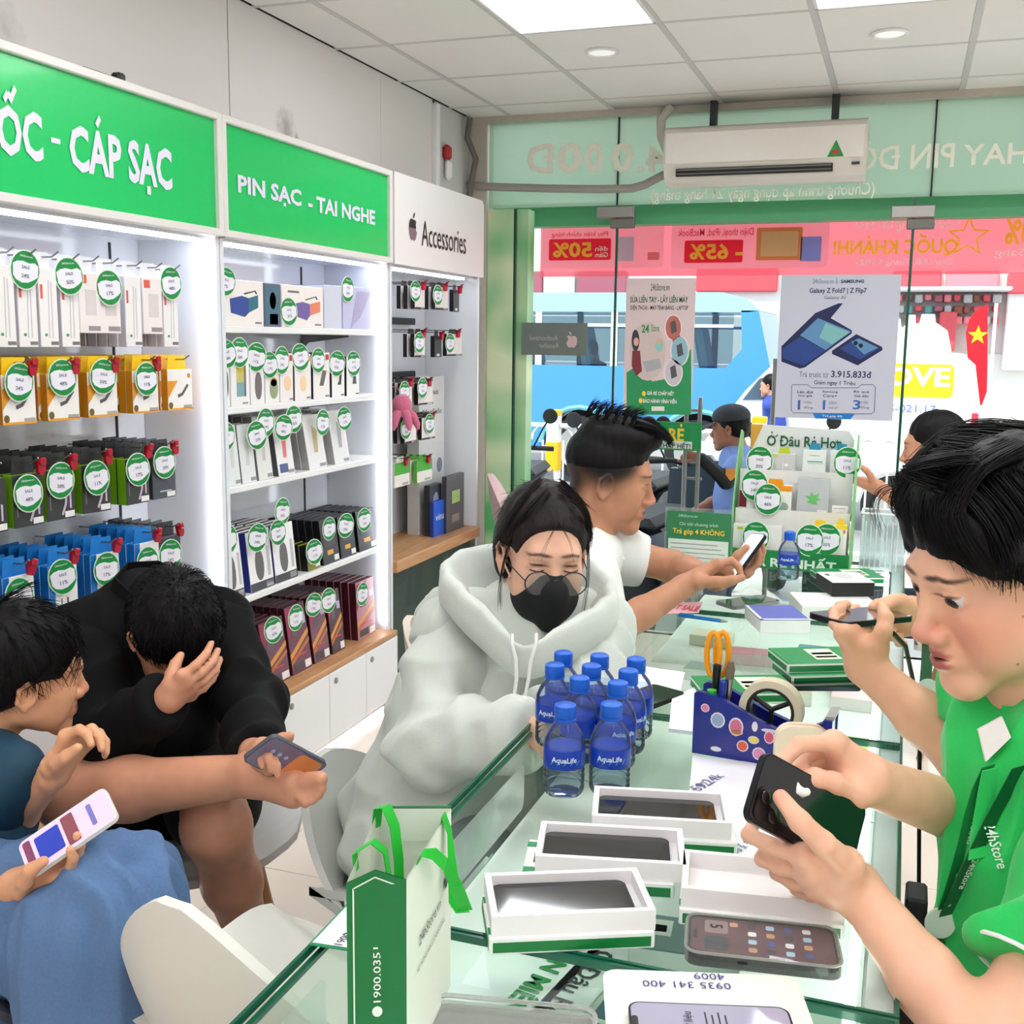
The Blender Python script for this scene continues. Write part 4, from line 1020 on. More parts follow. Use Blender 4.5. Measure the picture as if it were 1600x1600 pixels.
row('speaker_box',['white carton with a dark tube speaker print at the start of the second shelf','white carton with a yellow to blue tube speaker print','white carton with a brown tube speaker print','white carton with a small yellow speaker print','white carton with a peach oval print and a red badge','white carton with a cream oval print next to the power banks','white carton with a dark tilted power bank print','slim white carton with a black strap print','slim white carton at the end of the second shelf'],'cartons on the second shelf',SH[1],[(345,360,545,610,0.1,(240,236,236),(226,226,230),[('speaker_print',cap(0.1,0.4,0.5,0.5),(40,56,70))],2,(226,190,60),0),(361,391,541,610,0.1,(242,238,236),(226,226,230),grad()+[('price_label',rect(0.1,0.03,0.4,0.06),(150,148,148))],2,(226,190,60),0),(392,414,546,606,0.1,(240,236,236),(226,226,230),[('speaker_print',cap(0.05,0.34,0.5,0.5),(110,100,98))],2,(60,60,70),0),(415,437,556,606,0.1,(242,238,236),(226,226,230),[('speaker_print',cap(0.1,0.3,0.6,0.42),(150,160,120)),('speaker_print',ov(0.1,0.45,0.5,0.2),(200,180,60))],2,(60,60,70),0),(438,459,552,604,0.1,(242,234,230),(226,226,230),[('oval_print',cap(0.05,0.38,0.5,0.3),(246,206,166))]+st((206,40,60)),2,(50,54,66),0),(461,487,553,602,0.1,(242,236,232),(40,44,70),[('oval_print',cap(0.0,0.36,0.4,0.34),(246,214,168))]+st((206,40,60)),3,(40,44,60),0),(490,516,551,600,0.1,(242,236,234),(40,44,70),[('bank_print',[(-0.15,0.28),(0.1,0.28),(0.3,0.6),(0.05,0.62)],(100,96,90)),('oval_print',ov(-0.3,0.64,0.2,0.1),(236,150,130))]+st((206,40,60)),3,(40,44,60),0),(519,539,556,596,0.09,(240,238,236),(60,64,70),[('strap_print',[(-0.1,0.3),(0.2,0.3),(0.3,0.66),(0.1,0.7),(0.05,0.4)],(40,40,44))]+st((240,240,240))[:1],2,(50,52,58),0),(542,562,557,593,0.09,(240,238,236),(30,30,34),[('strap_print',[(-0.05,0.3),(0.25,0.3),(0.2,0.62),(0.05,0.62)],(60,60,66))]+st((240,240,240))[:1],2,(40,42,46),0)])
wh3=lambda c:[('price_label',rect(0.1,0.03,0.45,0.09),(150,150,150)),('cord_print',[(-0.1,0.3),(0.1,0.3),(0.2,0.7),(-0.05,0.8)],c)]
row('cable_box',['white carton under the dark tab row on the third shelf','white carton with an orange mark on the third shelf','grey white carton with a dark edge on the third shelf','white carton with a pink charger print on the third shelf','leaning white carton with a gold plug print','leaning white carton with a grey adapter print'],'cartons on the third shelf',SH[2],[(356,378,664,738,0.035,(226,230,230),(40,42,44),wh3((206,210,210)),5,(36,36,38),-0.10),(379,402,662,734,0.035,(228,230,230),(44,44,46),wh3((206,210,210)),5,(36,36,38),-0.10),(405,428,650,726,0.035,(226,226,224),(150,150,150),[('mark',rect(-0.1,0.7,0.1,0.82),(240,176,60))]+wh3((196,196,192)),4,(60,60,60),-0.12),(436,462,650,718,0.03,(236,234,234),(90,90,92),wh3((230,120,130))+[('base_print',rect(-0.4,0.05,0.1,0.2),(70,90,140))],4,(70,70,70),-0.14),(484,512,647,712,0.03,(232,232,234),(170,168,166),wh3((206,180,130))+[('spine_text',rect(0.34,0.1,0.46,0.9),(240,240,240))],5,(200,198,196),-0.16),(524,548,640,706,0.03,(232,232,234),(176,174,172),wh3((170,170,176))+[('spine_text',rect(0.34,0.1,0.46,0.9),(240,240,240))],5,(200,198,196),-0.16)])
pb=[('bank_print',cap(-0.05,0.42,0.36,0.52),(96,94,96)),('lower_band',rect(-0.5,0.0,0.5,0.14),(62,62,66)),('price_label',rect(0.16,0.02,0.46,0.12),(232,230,232)),('spec_text',rect(0.28,0.2,0.4,0.7),(190,190,192))]
bk=[('photo_print',rect(-0.2,0.2,0.15,0.3),(226,170,70)),('price_label',rect(0.18,0.04,0.46,0.16),(236,234,236)),('photo_print',rect(-0.35,0.4,0.35,0.6),(70,72,78))]
row('power_bank_box',['white and navy power bank carton at the start of the fourth shelf','white and navy power bank carton in the middle of the navy row','tall white and navy power bank carton at the end of the navy row','low black and lime carton in front of the black cartons','black earphone carton behind the low lime carton','black earphone carton in the middle of the black row','black earphone carton at the end of the fourth shelf'],'cartons on the fourth shelf',SH[3],[(354,384,836,922,0.03,(240,238,240),(44,52,110),pb,6,(44,44,62),-0.10),(393,430,828,912,0.03,(240,238,240),(52,62,150),pb,6,(40,40,60),-0.10),(432,466,818,904,0.03,(240,238,240),(48,58,140),pb,6,(40,40,60),-0.10),(482,502,850,890,0.03,(150,140,40),(18,18,20),[('price_label',rect(0.1,0.1,0.45,0.3),(236,234,236)),('photo_print',rect(-0.4,0.3,0.3,0.9),(90,84,60))],5,(26,26,28),-0.08),(506,532,810,868,0.028,(58,58,62),(14,14,16),bk,7,(30,30,34),-0.12),(534,558,805,862,0.028,(58,58,62),(14,14,16),bk,7,(30,30,34),-0.12),(562,590,796,853,0.028,(62,62,66),(14,14,16),bk,7,(30,30,34),-0.12)])
mr_=[('magenta_flash',[(-0.5,0.5),(0.1,0.98),(-0.5,0.98)],(170,40,90)),('wood_print',[(-0.5,0.22),(0.5,0.52),(0.5,0.6),(-0.5,0.3)],(222,150,70)),('wood_print',[(-0.5,0.14),(0.5,0.4),(0.5,0.46),(-0.5,0.2)],(190,110,50)),('logo_patch',rect(0.2,0.68,0.44,0.8),(200,180,220)),('spec_patch',rect(-0.4,0.04,0.1,0.16),(80,66,74)),('price_label',rect(0.16,0.03,0.46,0.14),(240,236,238)),('red_line',rect(-0.4,0.24,0.3,0.26),(220,60,80)),('photo_print',rect(-0.3,0.55,0.0,0.75),(96,84,94))]
row('gift_pack',['maroon gold banded pack nearest the seated man in black','maroon gold banded pack second from the man in black','maroon gold banded pack third from the man in black','maroon gold banded pack fourth from the man in black','dark maroon pack beside the last gap on the oak ledge','tall maroon pack standing at the end of the oak ledge'],'maroon packs on the oak ledge',0.335,[(374,414,990,1075,0.026,(110,64,78),(150,40,50),mr_,6,(60,40,44),-0.14),(418,455,968,1058,0.026,(112,64,80),(80,30,36),mr_,7,(60,36,40),-0.14),(458,489,944,1030,0.026,(112,62,80),(70,26,32),mr_,7,(60,36,40),-0.14),(492,517,930,1008,0.026,(124,80,96),(60,22,28),mr_,7,(50,30,34),-0.13),(520,540,922,990,0.026,(76,52,58),(50,18,24),mr_,7,(40,26,30),-0.12),(560,588,906,986,0.03,(186,130,140),(70,20,34),mr_,8,(60,26,34),-0.05)],cat='gift pack')
for k,(px,py,wh)in enumerate(((352,440,'the blue speaker carton'),(451,487,'the rainbow speaker carton'),(543,452,'the frosted lilac carton'),(354,553,'the first tube speaker carton'),(374,551,'the yellow to blue speaker carton'),(400,558,'the brown speaker carton'),(421,570,'the small yellow speaker carton'),(440,563,'the peach oval carton'),(469,558,'the cream oval carton'),(497,563,'the tilted power bank carton'),(526,568,'the black strap carton'),(552,568,'the last slim carton'),(354,682,'the first white cartons of the third shelf'),(401,680,'the white cartons of the third shelf'),(415,660,'the orange marked carton'),(443,668,'the grey white carton'),(459,655,'the pink charger carton'),(504,660,'the gold plug carton'),(538,654,'the grey adapter carton'),(356,843,'the first navy power bank carton'),(402,840,'the middle navy power bank carton'),(434,832,'the tall navy power bank carton'),(441,799,'the cartons behind the navy row'),(491,862,'the low lime carton'),(514,826,'the first black earphone carton'),(540,821,'the middle black earphone carton'),(569,812,'the last black earphone carton'),(384,1010,'the maroon pack nearest the man in black'),(427,984,'the second maroon pack'),(462,965,'the third maroon pack'),(490,945,'the fourth maroon pack'),(513,938,'the dark maroon pack'),(566,928,'the tall maroon pack'))):
 x_=XS+0.006+(0.012 if py>640 else 0)
 c=at(px,py,x=x_)
 sale_tag(c,rotz(-0.25+0.12*((k*7)%5-2)/2)@rotx(0.2*((k*3)%5-2)/2),'green ringed oval sale tag stuck on %s'%wh,'sale tags on the shelved goods',k,s=1.02 if k%3 else 0.95)
def bay_pack(name,label,group,px0,px1,pt,pb_,front,side,art=(),xf=-1.94,dep=0.02,n=3,clip=True,tagp=None):
 y0,y1=at(px0,(pt+pb_)/2,x=xf)[1],at(px1,(pt+pb_)/2,x=xf)[1];zt_=at((px0+px1)/2,pt,x=xf)[2];zb_=at((px0+px1)/2,pb_,x=xf)[2]
 w=max(y1-y0,0.03)
 for k in range(n):
  t=thing(name,label,'packaged accessory',(0,0,0),group)
  mb=MB().rbox((-dep/2,0,(zb_-zt_)/2),(dep,w,zt_-zb_),0.001)
  mi=[]
  for f in mb.f:
   xs_=[mb.v[i][0]for i in f];mi.append(0 if min(xs_)>-0.0011 else 1)
  mb.m=mi
  build('carton',mb,[M('box %d %d %d'%front,front,rough=0.4),M('box %d %d %d'%side,side,rough=0.4)],t)
  build('hang_tab',MB().prism([(-w*0.3,0),(w*0.3,0),(w*0.2,0.022),(-w*0.2,0.022)],(-dep/2,0,0),UY,VZ,0.001),M('box %d %d %d'%side,side),t)
  if k==0:
   for(nm_,poly,rgb)in art:build(nm_,MB().prism([(p[0]*w,(p[1]-1)*(zt_-zb_))for p in poly],(0.0001,0,0),UY,VZ,0.0005),M('print %d %d %d'%tuple(rgb),rgb),t)
  place(t,(xf-k*(dep+0.012),(y0+y1)/2,zt_),rotz(random.uniform(-0.05,0.05)))
 build('hook',MB().tube([(XB,(y0+y1)/2,zt_+0.016),(xf+0.02,(y0+y1)/2,zt_+0.016),(xf+0.035,(y0+y1)/2,zt_+0.026)],0.002,6),BLACK,c3)
 if clip:red_clip((xf+0.012,(y0+y1)/2+0.012,zt_+0.006),rotz(-0.2),'small red clip on the %s'%label.split(' hanging')[0],'red clips in the accessories bay')
 if tagp:
  c=at(*tagp,x=xf+0.012);sale_tag(c,rotz(-0.2),'green ringed oval sale tag on the %s'%label.split(' hanging')[0],'sale tags in the accessories bay',int(px0),s=0.95)
bl=[('black_foot',rect(-0.5,0,0.5,0.08),(30,30,32)),('price_label',rect(0.1,0.01,0.46,0.07),(226,222,222))]
W_,K_=(238,228,226),(22,22,26)
G3='small packs in the accessories bay'
bay_pack('hanging_pack','white faced black adapter pack hanging first in the top bay row',G3,648,664,447,483,W_,K_,bl,tagp=(649,455),n=3)
bay_pack('hanging_pack','white faced black adapter pack hanging second in the top bay row',G3,681,699,449,484,W_,K_,bl,tagp=(684,461),n=2)
bay_pack('hanging_pack','narrow all black pack hanging last in the top bay row',G3,708,718,453,487,K_,K_,[('logo_print',rect(-0.2,0.05,0.2,0.16),(220,220,220))],n=1)
bay_pack('hanging_pack','white faced black pack hanging first in the second bay row',G3,648,664,522,558,W_,K_,bl,tagp=(655,535),n=2)
bay_pack('hanging_pack','narrow black pack hanging in the middle of the second bay row',G3,679,690,525,558,K_,K_,[('logo_print',rect(-0.2,0.05,0.2,0.16),(220,220,220))],n=1)
bay_pack('hanging_pack','wide white faced pack hanging last in the second bay row',G3,697,723,522,556,W_,K_,bl,tagp=(703,536),n=1)
bay_pack('hanging_pack','white faced black pack hanging above the pink plush toy',G3,628,644,598,640,W_,K_,bl,tagp=(632,612),n=3)
bay_pack('hanging_pack','white faced black pack hanging beside the charger box front',G3,654,676,598,632,W_,K_,bl,tagp=(660,606),n=3)
bay_pack('hanging_pack','white faced black pack hanging below the pink plush toy',G3,632,651,655,692,W_,K_,bl,tagp=(634,670),n=3)
bay_pack('hanging_pack','white faced black pack hanging beneath the charger box lettering',G3,660,679,652,686,W_,K_,bl,tagp=(671,662),n=3)
gp2=[('green_top',rect(-0.5,0.5,0.5,1.0),(70,170,50)),('price_label',rect(0.0,0.05,0.4,0.15),(170,170,170))]
bay_pack('hanging_pack','green topped slim pack hanging first in the lowest bay row',G3,617,640,722,760,(236,230,222),(226,224,214),gp2,n=3)
bay_pack('hanging_pack','green topped slim pack hanging last in the lowest bay row',G3,653,674,718,752,(236,230,222),(90,176,60),gp2,n=3)
def standing(name,label,x,y0,y1,zt_,dep,front,side,art=(),z0=0.61):
 w=y1-y0
 t=thing(name,label,'boxed product',(x-dep/2,(y0+y1)/2,z0));h=zt_-z0
 mb=MB().rbox((x-dep/2,(y0+y1)/2,z0+h/2),(dep,w,h),0.002);mi=[]
 for f in mb.f:
  xs_=[mb.v[i][0]for i in f];mi.append(0 if min(xs_)>x-0.0025 else 1)
 mb.m=mi
 build('carton',mb,[M('box %d %d %d'%front,front,rough=0.4),M('box %d %d %d'%side,side,rough=0.4)],t)
 for(nm_,poly,rgb)in art:build(nm_,MB().prism([(p[0]*w,p[1]*h)for p in poly],(x+0.0001,(y0+y1)/2,z0),UY,VZ,0.0005),M('print %d %d %d'%tuple(rgb),rgb),t)
 return t,x,(y0+y1)/2,w,h
xx=-2.05
t,X_,yc,w_,h_=standing('charger_box','tall white magnetic charger box standing at the back of the bay shelf',xx,at(655,700,x=xx)[1],at(694,700,x=xx)[1],at(675,588,x=xx)[2],0.06,(216,216,216),(196,194,192),[('round_print',ov(0.3,0.42,0.22,0.1),(120,130,150)),('round_print',ov(0.1,0.2,0.2,0.1),(150,160,180))])
lettering(t,'MagSafe',(X_+0.001,yc+0.0,0.61+h_*0.77),UY,VZ,w_*0.75,0.032,M('print grey text',(90,90,94)),0.004)
lettering(t,'Duck',(X_+0.001,yc+0.03,0.61+h_*0.9),UY,VZ,w_*0.3,0.022,M('print grey text',(90,90,94)),0.004)
xx=-1.99
standing('cable_blister','dark blister pack leaning beside the tall charger box',xx,at(672,780,x=xx)[1],at(690,780,x=xx)[1],at(680,757,x=xx)[2],0.03,(70,72,84),(40,40,46),[('curve_print',ov(0,0.5,0.6,0.7),(150,160,190))])
t,X_,yc,w_,h_=standing('memory_pack','bright blue memory card pack on the bay shelf',-1.965,at(678,800,x=-1.965)[1],at(697,800,x=-1.965)[1],at(688,782,x=-1.965)[2],0.02,(36,96,214),(30,60,150))
lettering(t,'vina',(X_+0.001,yc,0.61+h_*0.55),UY,VZ,w_*0.8,0.03,WHITE,0.01)
standing('keyboard_box','flat dark grey device box with a green screen window on the bay shelf',-1.95,at(698,780,x=-1.95)[1],at(725,780,x=-1.95)[1],at(710,742,x=-1.95)[2],0.025,(92,92,96),(60,60,64),[('screen_print',rect(-0.2,0.5,0.25,0.72),(166,200,120)),('photo_print',rect(-0.2,0.16,0.2,0.3),(150,140,130))])
pc=at(628,648,x=-1.93);pk_=M('plush pink',(206,104,136),rough=0.95,bump=0.4,scale=120,sheen=0.5)
t=thing('plush_octopus','pink plush octopus toy hanging among the accessory packs','plush toy',pc)
build('head',MB().lathe([(0,-0.035),(0.03,-0.03),(0.042,-0.005),(0.04,0.02),(0.025,0.042),(0,0.05)],pc+np.array([0,0,0.035]),n=18),pk_,t)
for k in range(6):
 a=2*PI*k/6+0.4;d=np.array([math.cos(a),math.sin(a),0])
 p0=pc+np.array([0,0,0.015]);build('arm',MB().tube([p0+d*0.015,p0+d*0.045+np.array([0,0,-0.02]),p0+d*0.062+np.array([0,0,-0.055]),p0+d*0.066+np.array([0,0,-0.075])],[0.02,0.018,0.014,0.006],10),pk_,t)
build('hanging_loop',MB().tube([pc+np.array([0,0,0.08]),pc+np.array([-0.02,0,0.11]),pc+np.array([-0.1,0,0.12])],0.002,5),pk_,t)
CT=0.88;CXL,CXR=-0.545,0.032
CGL=glass('counter glass',(244,252,247),refl=0.10)
CGE=M('counter glass edge',(24,92,70),rough=0.15,var=0.05)
DECK=M('display deck',(236,240,236),rough=0.4,var=0.02,scale=5)
ALU=M('counter aluminium',(214,220,222),rough=0.3,metal=0.3,var=0.02)
LEDC=M('counter led',(245,255,248),emit=6.0,var=0)
joints=[0.26,1.02,1.78,2.54,3.30]
clab=['glass display counter unit under the green paper bag','glass display counter unit carrying the water bottles','glass display counter unit carrying the blue pen and phone boxes','glass display counter unit carrying the product stand']
counters=[]
DZ=0.745
for k,(a,b)in enumerate(zip(joints[:-1],joints[1:])):
 a2,b2=a+0.002,b-0.002;ym=(a2+b2)/2;L=b2-a2;xm=(CXL+CXR)/2;W=CXR-CXL
 t=thing('display_counter',clab[k],'display counter',(xm,ym,0),'glass display counters in a row');counters.append(t)
 build('base_cabinet',MB().rbox((xm,ym,0.25),(W-0.03,L,0.5),0.003),WHITE,t)
 build('glass_top',MB().plate((CXL+0.004,a2+0.004,CT-0.002),(CXR-0.004,b2-0.004,CT),2),CGL,t)
 e=MB()
 e.bb((CXL,a2,CT-0.0085),(CXL+0.004,b2,CT));e.bb((CXR-0.004,a2,CT-0.0085),(CXR,b2,CT));e.bb((CXL+0.004,a2,CT-0.0085),(CXR-0.004,a2+0.004,CT));e.bb((CXL+0.004,b2-0.004,CT-0.0085),(CXR-0.004,b2,CT))
 build('polished_edge',e,CGE,t)
 build('front_glass',MB().plate((CXL+0.006,a2,0.5),(CXL+0.012,b2,CT-0.0085),0),CGL,t)
 build('front_glass_edge',MB().bb((CXL+0.006,a2,CT-0.014),(CXL+0.012,b2,CT-0.009)),CGE,t)
 build('deck',MB().bb((CXL+0.014,a2,DZ-0.012),(CXR-0.035,b2,DZ)),DECK,t)
 build('lower_deck',MB().bb((CXL+0.014,a2,0.5),(CXR-0.035,b2,0.512)),DECK,t)
 build('rear_rail',MB().rbox((CXR-0.018,ym,CT-0.024),(0.032,L,0.03),0.003),ALU,t)
 build('rear_rail',MB().rbox((CXR-0.018,ym,0.515),(0.032,L,0.03),0.003),ALU,t)
 build('sliding_door',MB().plate((CXR-0.02,a2,0.53),(CXR-0.014,ym+0.02,CT-0.04),0),glass('door glass',(220,236,236),refl=0.15,haze=0.35,hazecol=(210,226,228)),t)
 build('sliding_door',MB().plate((CXR-0.012,ym-0.02,0.53),(CXR-0.006,b2,CT-0.04),0),MATS['door glass'],t)
 build('light_strip',MB().rbox((CXR-0.045,ym,CT-0.03),(0.012,L-0.03,0.008),0.002),LEDC,t)
 if k:build('divider',MB().plate((CXL+0.014,a2,0.512),(CXR-0.036,a2+0.005,CT-0.009),1),CGL,t)
stk=M('sticker pale',(232,238,232),rough=0.5);stg=M('sticker pale green',(150,196,168),rough=0.5)
for y,s,h,z in((0.72,'0% TR\u1ea2 G\u00d3P',0.07,0.80),(0.72,'KH\u00d4NG',0.09,0.69),(1.28,'TRADE IN',0.06,0.72),(1.4,'\u01afU \u0110\u00c3I L\u1edaN',0.06,0.80),(2.1,'24hStore',0.07,0.78)):
 t=thing('window_sticker','pale green lettered sticker on the counter front glass reading %s'%{'0% TR\u1ea2 G\u00d3P':'zero percent instalment','KH\u00d4NG':'none','TRADE IN':'trade in','\u01afU \u0110\u00c3I L\u1edaN':'big offers','24hStore':'the shop name'}[s],'sticker',(CXL+0.013,y,z),'stickers on the counter front glass')
 lettering(t,s,(CXL+0.0128,y,z),(0,-1,0),(0,0,1),None,h,stg,0.03,lift=-0.0004)
 build('backing',MB().sheet(rr(len(s)*h*0.66,h*1.25,0.015),(CXL+0.0135,y,z),(0,-1,0),(0,0,1)),glass('sticker film',(240,248,244),refl=0.05,haze=0.35,hazecol=(235,242,238)),t)
def strip(label,s,a,b,h,col,vx,bold=0.016):
 a=np.array(a+(DZ+0.002,));b=np.array(b+(DZ+0.002,));u=nrm(b-a);v=np.cross((0,0,1),u)
 t=thing('vinyl_strip',label,'sticker',(a+b)/2)
 L=np.linalg.norm(b-a)
 build('film',MB().prism(rr(L*1.06,h*1.5,h*0.5),(a+b)/2,u,v,0.0006),M('vinyl white',(236,240,238),rough=0.4),t)
 lettering(t,s,(a+b)/2+np.array([0,0,0.0012]),u,v,L*0.95,h,col,bold)
GTX=M('print green',(20,140,66),rough=0.5)
strip('white vinyl strip with black slogan lettering lying under the counter glass','\u1ede \u0110\u00e2u R\u1ebb H\u01a1n',(-0.300,1.26),(-0.345,1.02),0.035,M('print black',(40,42,44)),1)
strip('white vinyl strip with green slogan lettering lying under the counter glass','D\u00c1N MI\u1ec4N PH\u00cd',(-0.340,1.27),(-0.390,1.02),0.036,GTX,1,0.03)
strip('white vinyl strip with the green instalment percentage under the bottles','G\u00d3P 0%',(-0.245,1.66),(-0.30,1.5),0.05,GTX,1,0.03)
def flat_box(name,label,c,size,rz,cols,cat='boxed product',group=None,art=(),band=None):
 """small carton lying flat; cols = (top, side)"""
 w,d,h=size;c=np.asarray(c,float)
 t=thing(name,label,cat,(0,0,0),group)
 mb=MB().rbox((0,0,h/2),(w,d,h),0.0015);mi=[]
 for f in mb.f:
  zs_=[mb.v[i][2]for i in f];mi.append(0 if min(zs_)>h-0.0016 else 1)
 mb.m=mi
 build('carton',mb,[M('box %d %d %d'%cols[0],cols[0],rough=0.35),M('box %d %d %d'%cols[1],cols[1],rough=0.35)],t)
 if band:
  bm=M('box %d %d %d'%band,band,rough=0.35);g=0.0004
  bb=MB();z0,z1=h*0.14,h*0.72
  bb.bb((-w/2+0.004,-d/2-g,z0),(w/2-0.004,-d/2+0.001,z1));bb.bb((-w/2+0.004,d/2-0.001,z0),(w/2-0.004,d/2+g,z1));bb.bb((-w/2-g,-d/2+0.004,z0),(-w/2+0.001,d/2-0.004,z1));bb.bb((w/2-0.001,-d/2+0.004,z0),(w/2+g,d/2-0.004,z1))
  build('side_band',bb,bm,t)
 for(nm_,poly,rgb)in art:
  build(nm_,MB().prism([(p[0]*w,p[1]*d)for p in poly],(0,0,h+0.0001),(1,0,0),(0,1,0),0.0004),M('print %d %d %d'%tuple(rgb),rgb,rough=0.4),t)
 place(t,c,rotz(rz));return t
lblp=[('barcode_label',rect(-0.45,-0.1,-0.2,0.35),(240,240,236)),('barcode',rect(-0.42,0.0,-0.24,0.2),(110,112,112))]
flat_box('phone_box','grey topped phone box with a barcode label lying inside the counter',(-0.20,1.29,DZ),(0.16,0.085,0.026),0.1,((112,140,140),(232,238,232)),art=lblp)
flat_box('phone_box','dark blue topped phone box lying inside the counter near the note paper',(-0.19,1.12,DZ),(0.17,0.09,0.026),-0.15,((84,116,136),(226,236,230)),art=lblp[:1],band=(60,140,100))
flat_box('phone_box','white open carton lying inside the counter below the clear cased phone',(-0.075,1.22,DZ),(0.13,0.08,0.03),-0.05,((240,246,240),(226,236,228)))
flat_box('phone_box','small white carton inside the counter near the rear rail',(-0.06,1.10,DZ),(0.1,0.06,0.02),0.0,((232,240,236),(200,216,210)))
for k,(x,y,w,d,ct,cs,lab)in enumerate(((-0.10,1.93,0.15,0.085,(64,190,110),(220,240,226),'bright green topped box inside the counter behind the tape dispenser'),(-0.09,2.06,0.15,0.08,(206,226,90),(236,240,200),'lime yellow box inside the counter behind the tape dispenser'),(-0.10,1.82,0.14,0.07,(90,206,130),(226,242,230),'mint green box inside the counter under the sponge'),(-0.30,2.62,0.12,0.06,(246,160,176),(240,200,206),'pink topped box inside the far counter'),(-0.42,2.75,0.1,0.07,(236,226,206),(220,214,200),'cream box inside the far counter'),(-0.16,2.7,0.09,0.06,(120,170,196),(210,226,230),'sky blue box inside the far counter'),(-0.45,2.2,0.12,0.07,(220,230,220),(206,216,206),'pale sage box inside the middle counter'),(-0.2,2.36,0.11,0.07,(206,190,170),(226,220,210),'tan topped box inside the middle counter'),(-0.38,2.45,0.1,0.06,(170,190,180),(220,230,224),'grey green box inside the middle counter'),(-0.06,2.4,0.09,0.13,(246,206,214),(240,226,228),'rose card box inside the middle counter near the rail'))):
 flat_box('phone_box',lab,(x,y,DZ),(w,d,0.028),0.1*((k*5)%4-1.5)/2,(ct,cs))
shg=M('paper sheet',(240,240,246),rough=0.8,var=0.01)
tag(build('paper_sheet',MB().prism([(0,0),(0.15,0.02),(0.14,0.11),(-0.02,0.08)],(-0.46,1.07,DZ+0.0002),(1,0,0),(0,1,0),0.0006),shg,loc=(-0.35,1.1,DZ)),'white paper sheet lying over the lettered strips inside the counter','paper')
PHW,PHD,PHT=0.1475,0.0715,0.0078
SCREEN=M('phone screen',(16,16,20),rough=0.04,var=0,coat=0.6)
SIDE=M('phone side',(38,40,46),rough=0.3,metal=0.7,var=0)
def phone(label,c,R,cat='phone',side=SIDE,screen=SCREEN,extra=None,back=None,camera=False,cable=False):
 """slab phone, screen up (+Z), long axis X; origin at its underside"""
 t=thing('phone',label,cat,(0,0,0))
 poly=rr(PHW,PHD,0.011,5)
 build('body',MB().prism(poly,(0,0,0),(1,0,0),(0,1,0),PHT),side,t)
 build('screen',MB().prism(rr(PHW-0.004,PHD-0.004,0.0095,5),(0,0,PHT-0.0002),(1,0,0),(0,1,0),0.0006),screen,t)
 if back:build('back_glass',MB().prism(rr(PHW-0.003,PHD-0.003,0.0095,5),(0,0,-0.0004),(1,0,0),(0,1,0),0.0006),back,t)
 if camera:
  cb=build('camera_bump',MB().prism(rr(0.034,0.034,0.008,4),(-PHW/2+0.022,PHD/2-0.022,-0.0022),(1,0,0),(0,1,0),0.002),back or side,t)
  for dx,dy in((-0.007,-0.007),(0.007,0.007)):
   build('lens',MB().lathe([(0.0075,0),(0.0075,-0.002),(0.006,-0.0026),(0.0,-0.0022)],(-PHW/2+0.022+dx,PHD/2-0.022+dy,-0.002),n=16),SCREEN,cb)
  build('flash',MB().lathe([(0.0028,0),(0.0028,-0.0006),(0,-0.0007)],(-PHW/2+0.031,PHD/2-0.031,-0.0022),n=10),M('flash',(236,226,200)),cb)
 if extra:extra(t)
 place(t,c,R);return t
TRAYW=M('tray white',(240,236,236),rough=0.45,var=0.01)
def tray_box(label,c,rz,under,with_under=True,uoff=(0.0,-0.004),urz=0.0):
 """open white phone tray; the closed green banded box it lies on is a thing of its own"""
 z=CT
 if with_under:
  flat_box('phone_box',under,(c[0]+uoff[0],c[1]+uoff[1],CT),(0.172,0.092,0.019),rz+urz,((236,238,236),(240,240,238)),band=(8,116,52),art=[('green_end',rect(-0.5,0.28,-0.36,0.42),(20,140,76)),('green_end',rect(-0.5,-0.42,-0.36,-0.28),(20,140,76)),('fine_print',rect(-0.44,-0.15,-0.42,0.1),(60,60,60))])
  z+=0.019
 t=thing('phone_tray',label,'phone box',(0,0,0),'opened phone trays')
 w,d,h,e=0.17,0.094,0.022,0.007
 build('floor',MB().bb((-w/2,-d/2,0),(w/2,d/2,0.006)),TRAYW,t)
 m=MB()
 m.bb((-w/2,-d/2,0.006),(w/2,-d/2+e,h));m.bb((-w/2,d/2-e,0.006),(w/2,d/2,h));m.bb((-w/2,-d/2+e,0.006),(-w/2+e,d/2-e,h));m.bb((w/2-e,-d/2+e,0.006),(w/2,d/2-e,h))
 build('rim',m,TRAYW,t)
 build('pull_tab',MB().bb((w/2-0.014,-0.012,0.006),(w/2-e,0.012,0.0075)),WHITE,t)
 place(t,(c[0],c[1],z),rotz(rz));return z+0.006
ra,rb,rc,rd=[math.radians(a)for a in(25.3,13.4,13.1,9.0)]
za=tray_box('opened white phone tray closest to the paper bag',(-0.305,1.068),ra,'green banded closed phone box under the tray closest to the bag')
zb_=tray_box('opened white phone tray between the bottles and the bag side tray',(-0.291,1.199),rb,'green banded closed phone box under the middle tray',uoff=(-0.012,-0.008))
zc_=tray_box('opened white phone tray right in front of the water bottles',(-0.259,1.327),rc,'green banded closed phone box under the tray by the bottles',uoff=(0.008,-0.006))
zd=tray_box('empty white phone tray under the seller\'s hands',(-0.116,1.178),rd,'green banded closed phone box under the empty tray')
for c,a,z,lab in(((-0.310,1.066),ra,za,'new black screen phone in the tray closest to the bag'),((-0.296,1.198),rb,zb_,'new dark screen phone in the middle tray'),((-0.264,1.326),rc,zc_,'new dark screen phone in the tray by the bottles')):
 phone(lab,(c[0],c[1],z),rotz(a))
WALLP1=M('home screen',(104,72,76),rough=0.06,var=0.25,scale=6,coat=0.6,emit=0.25)
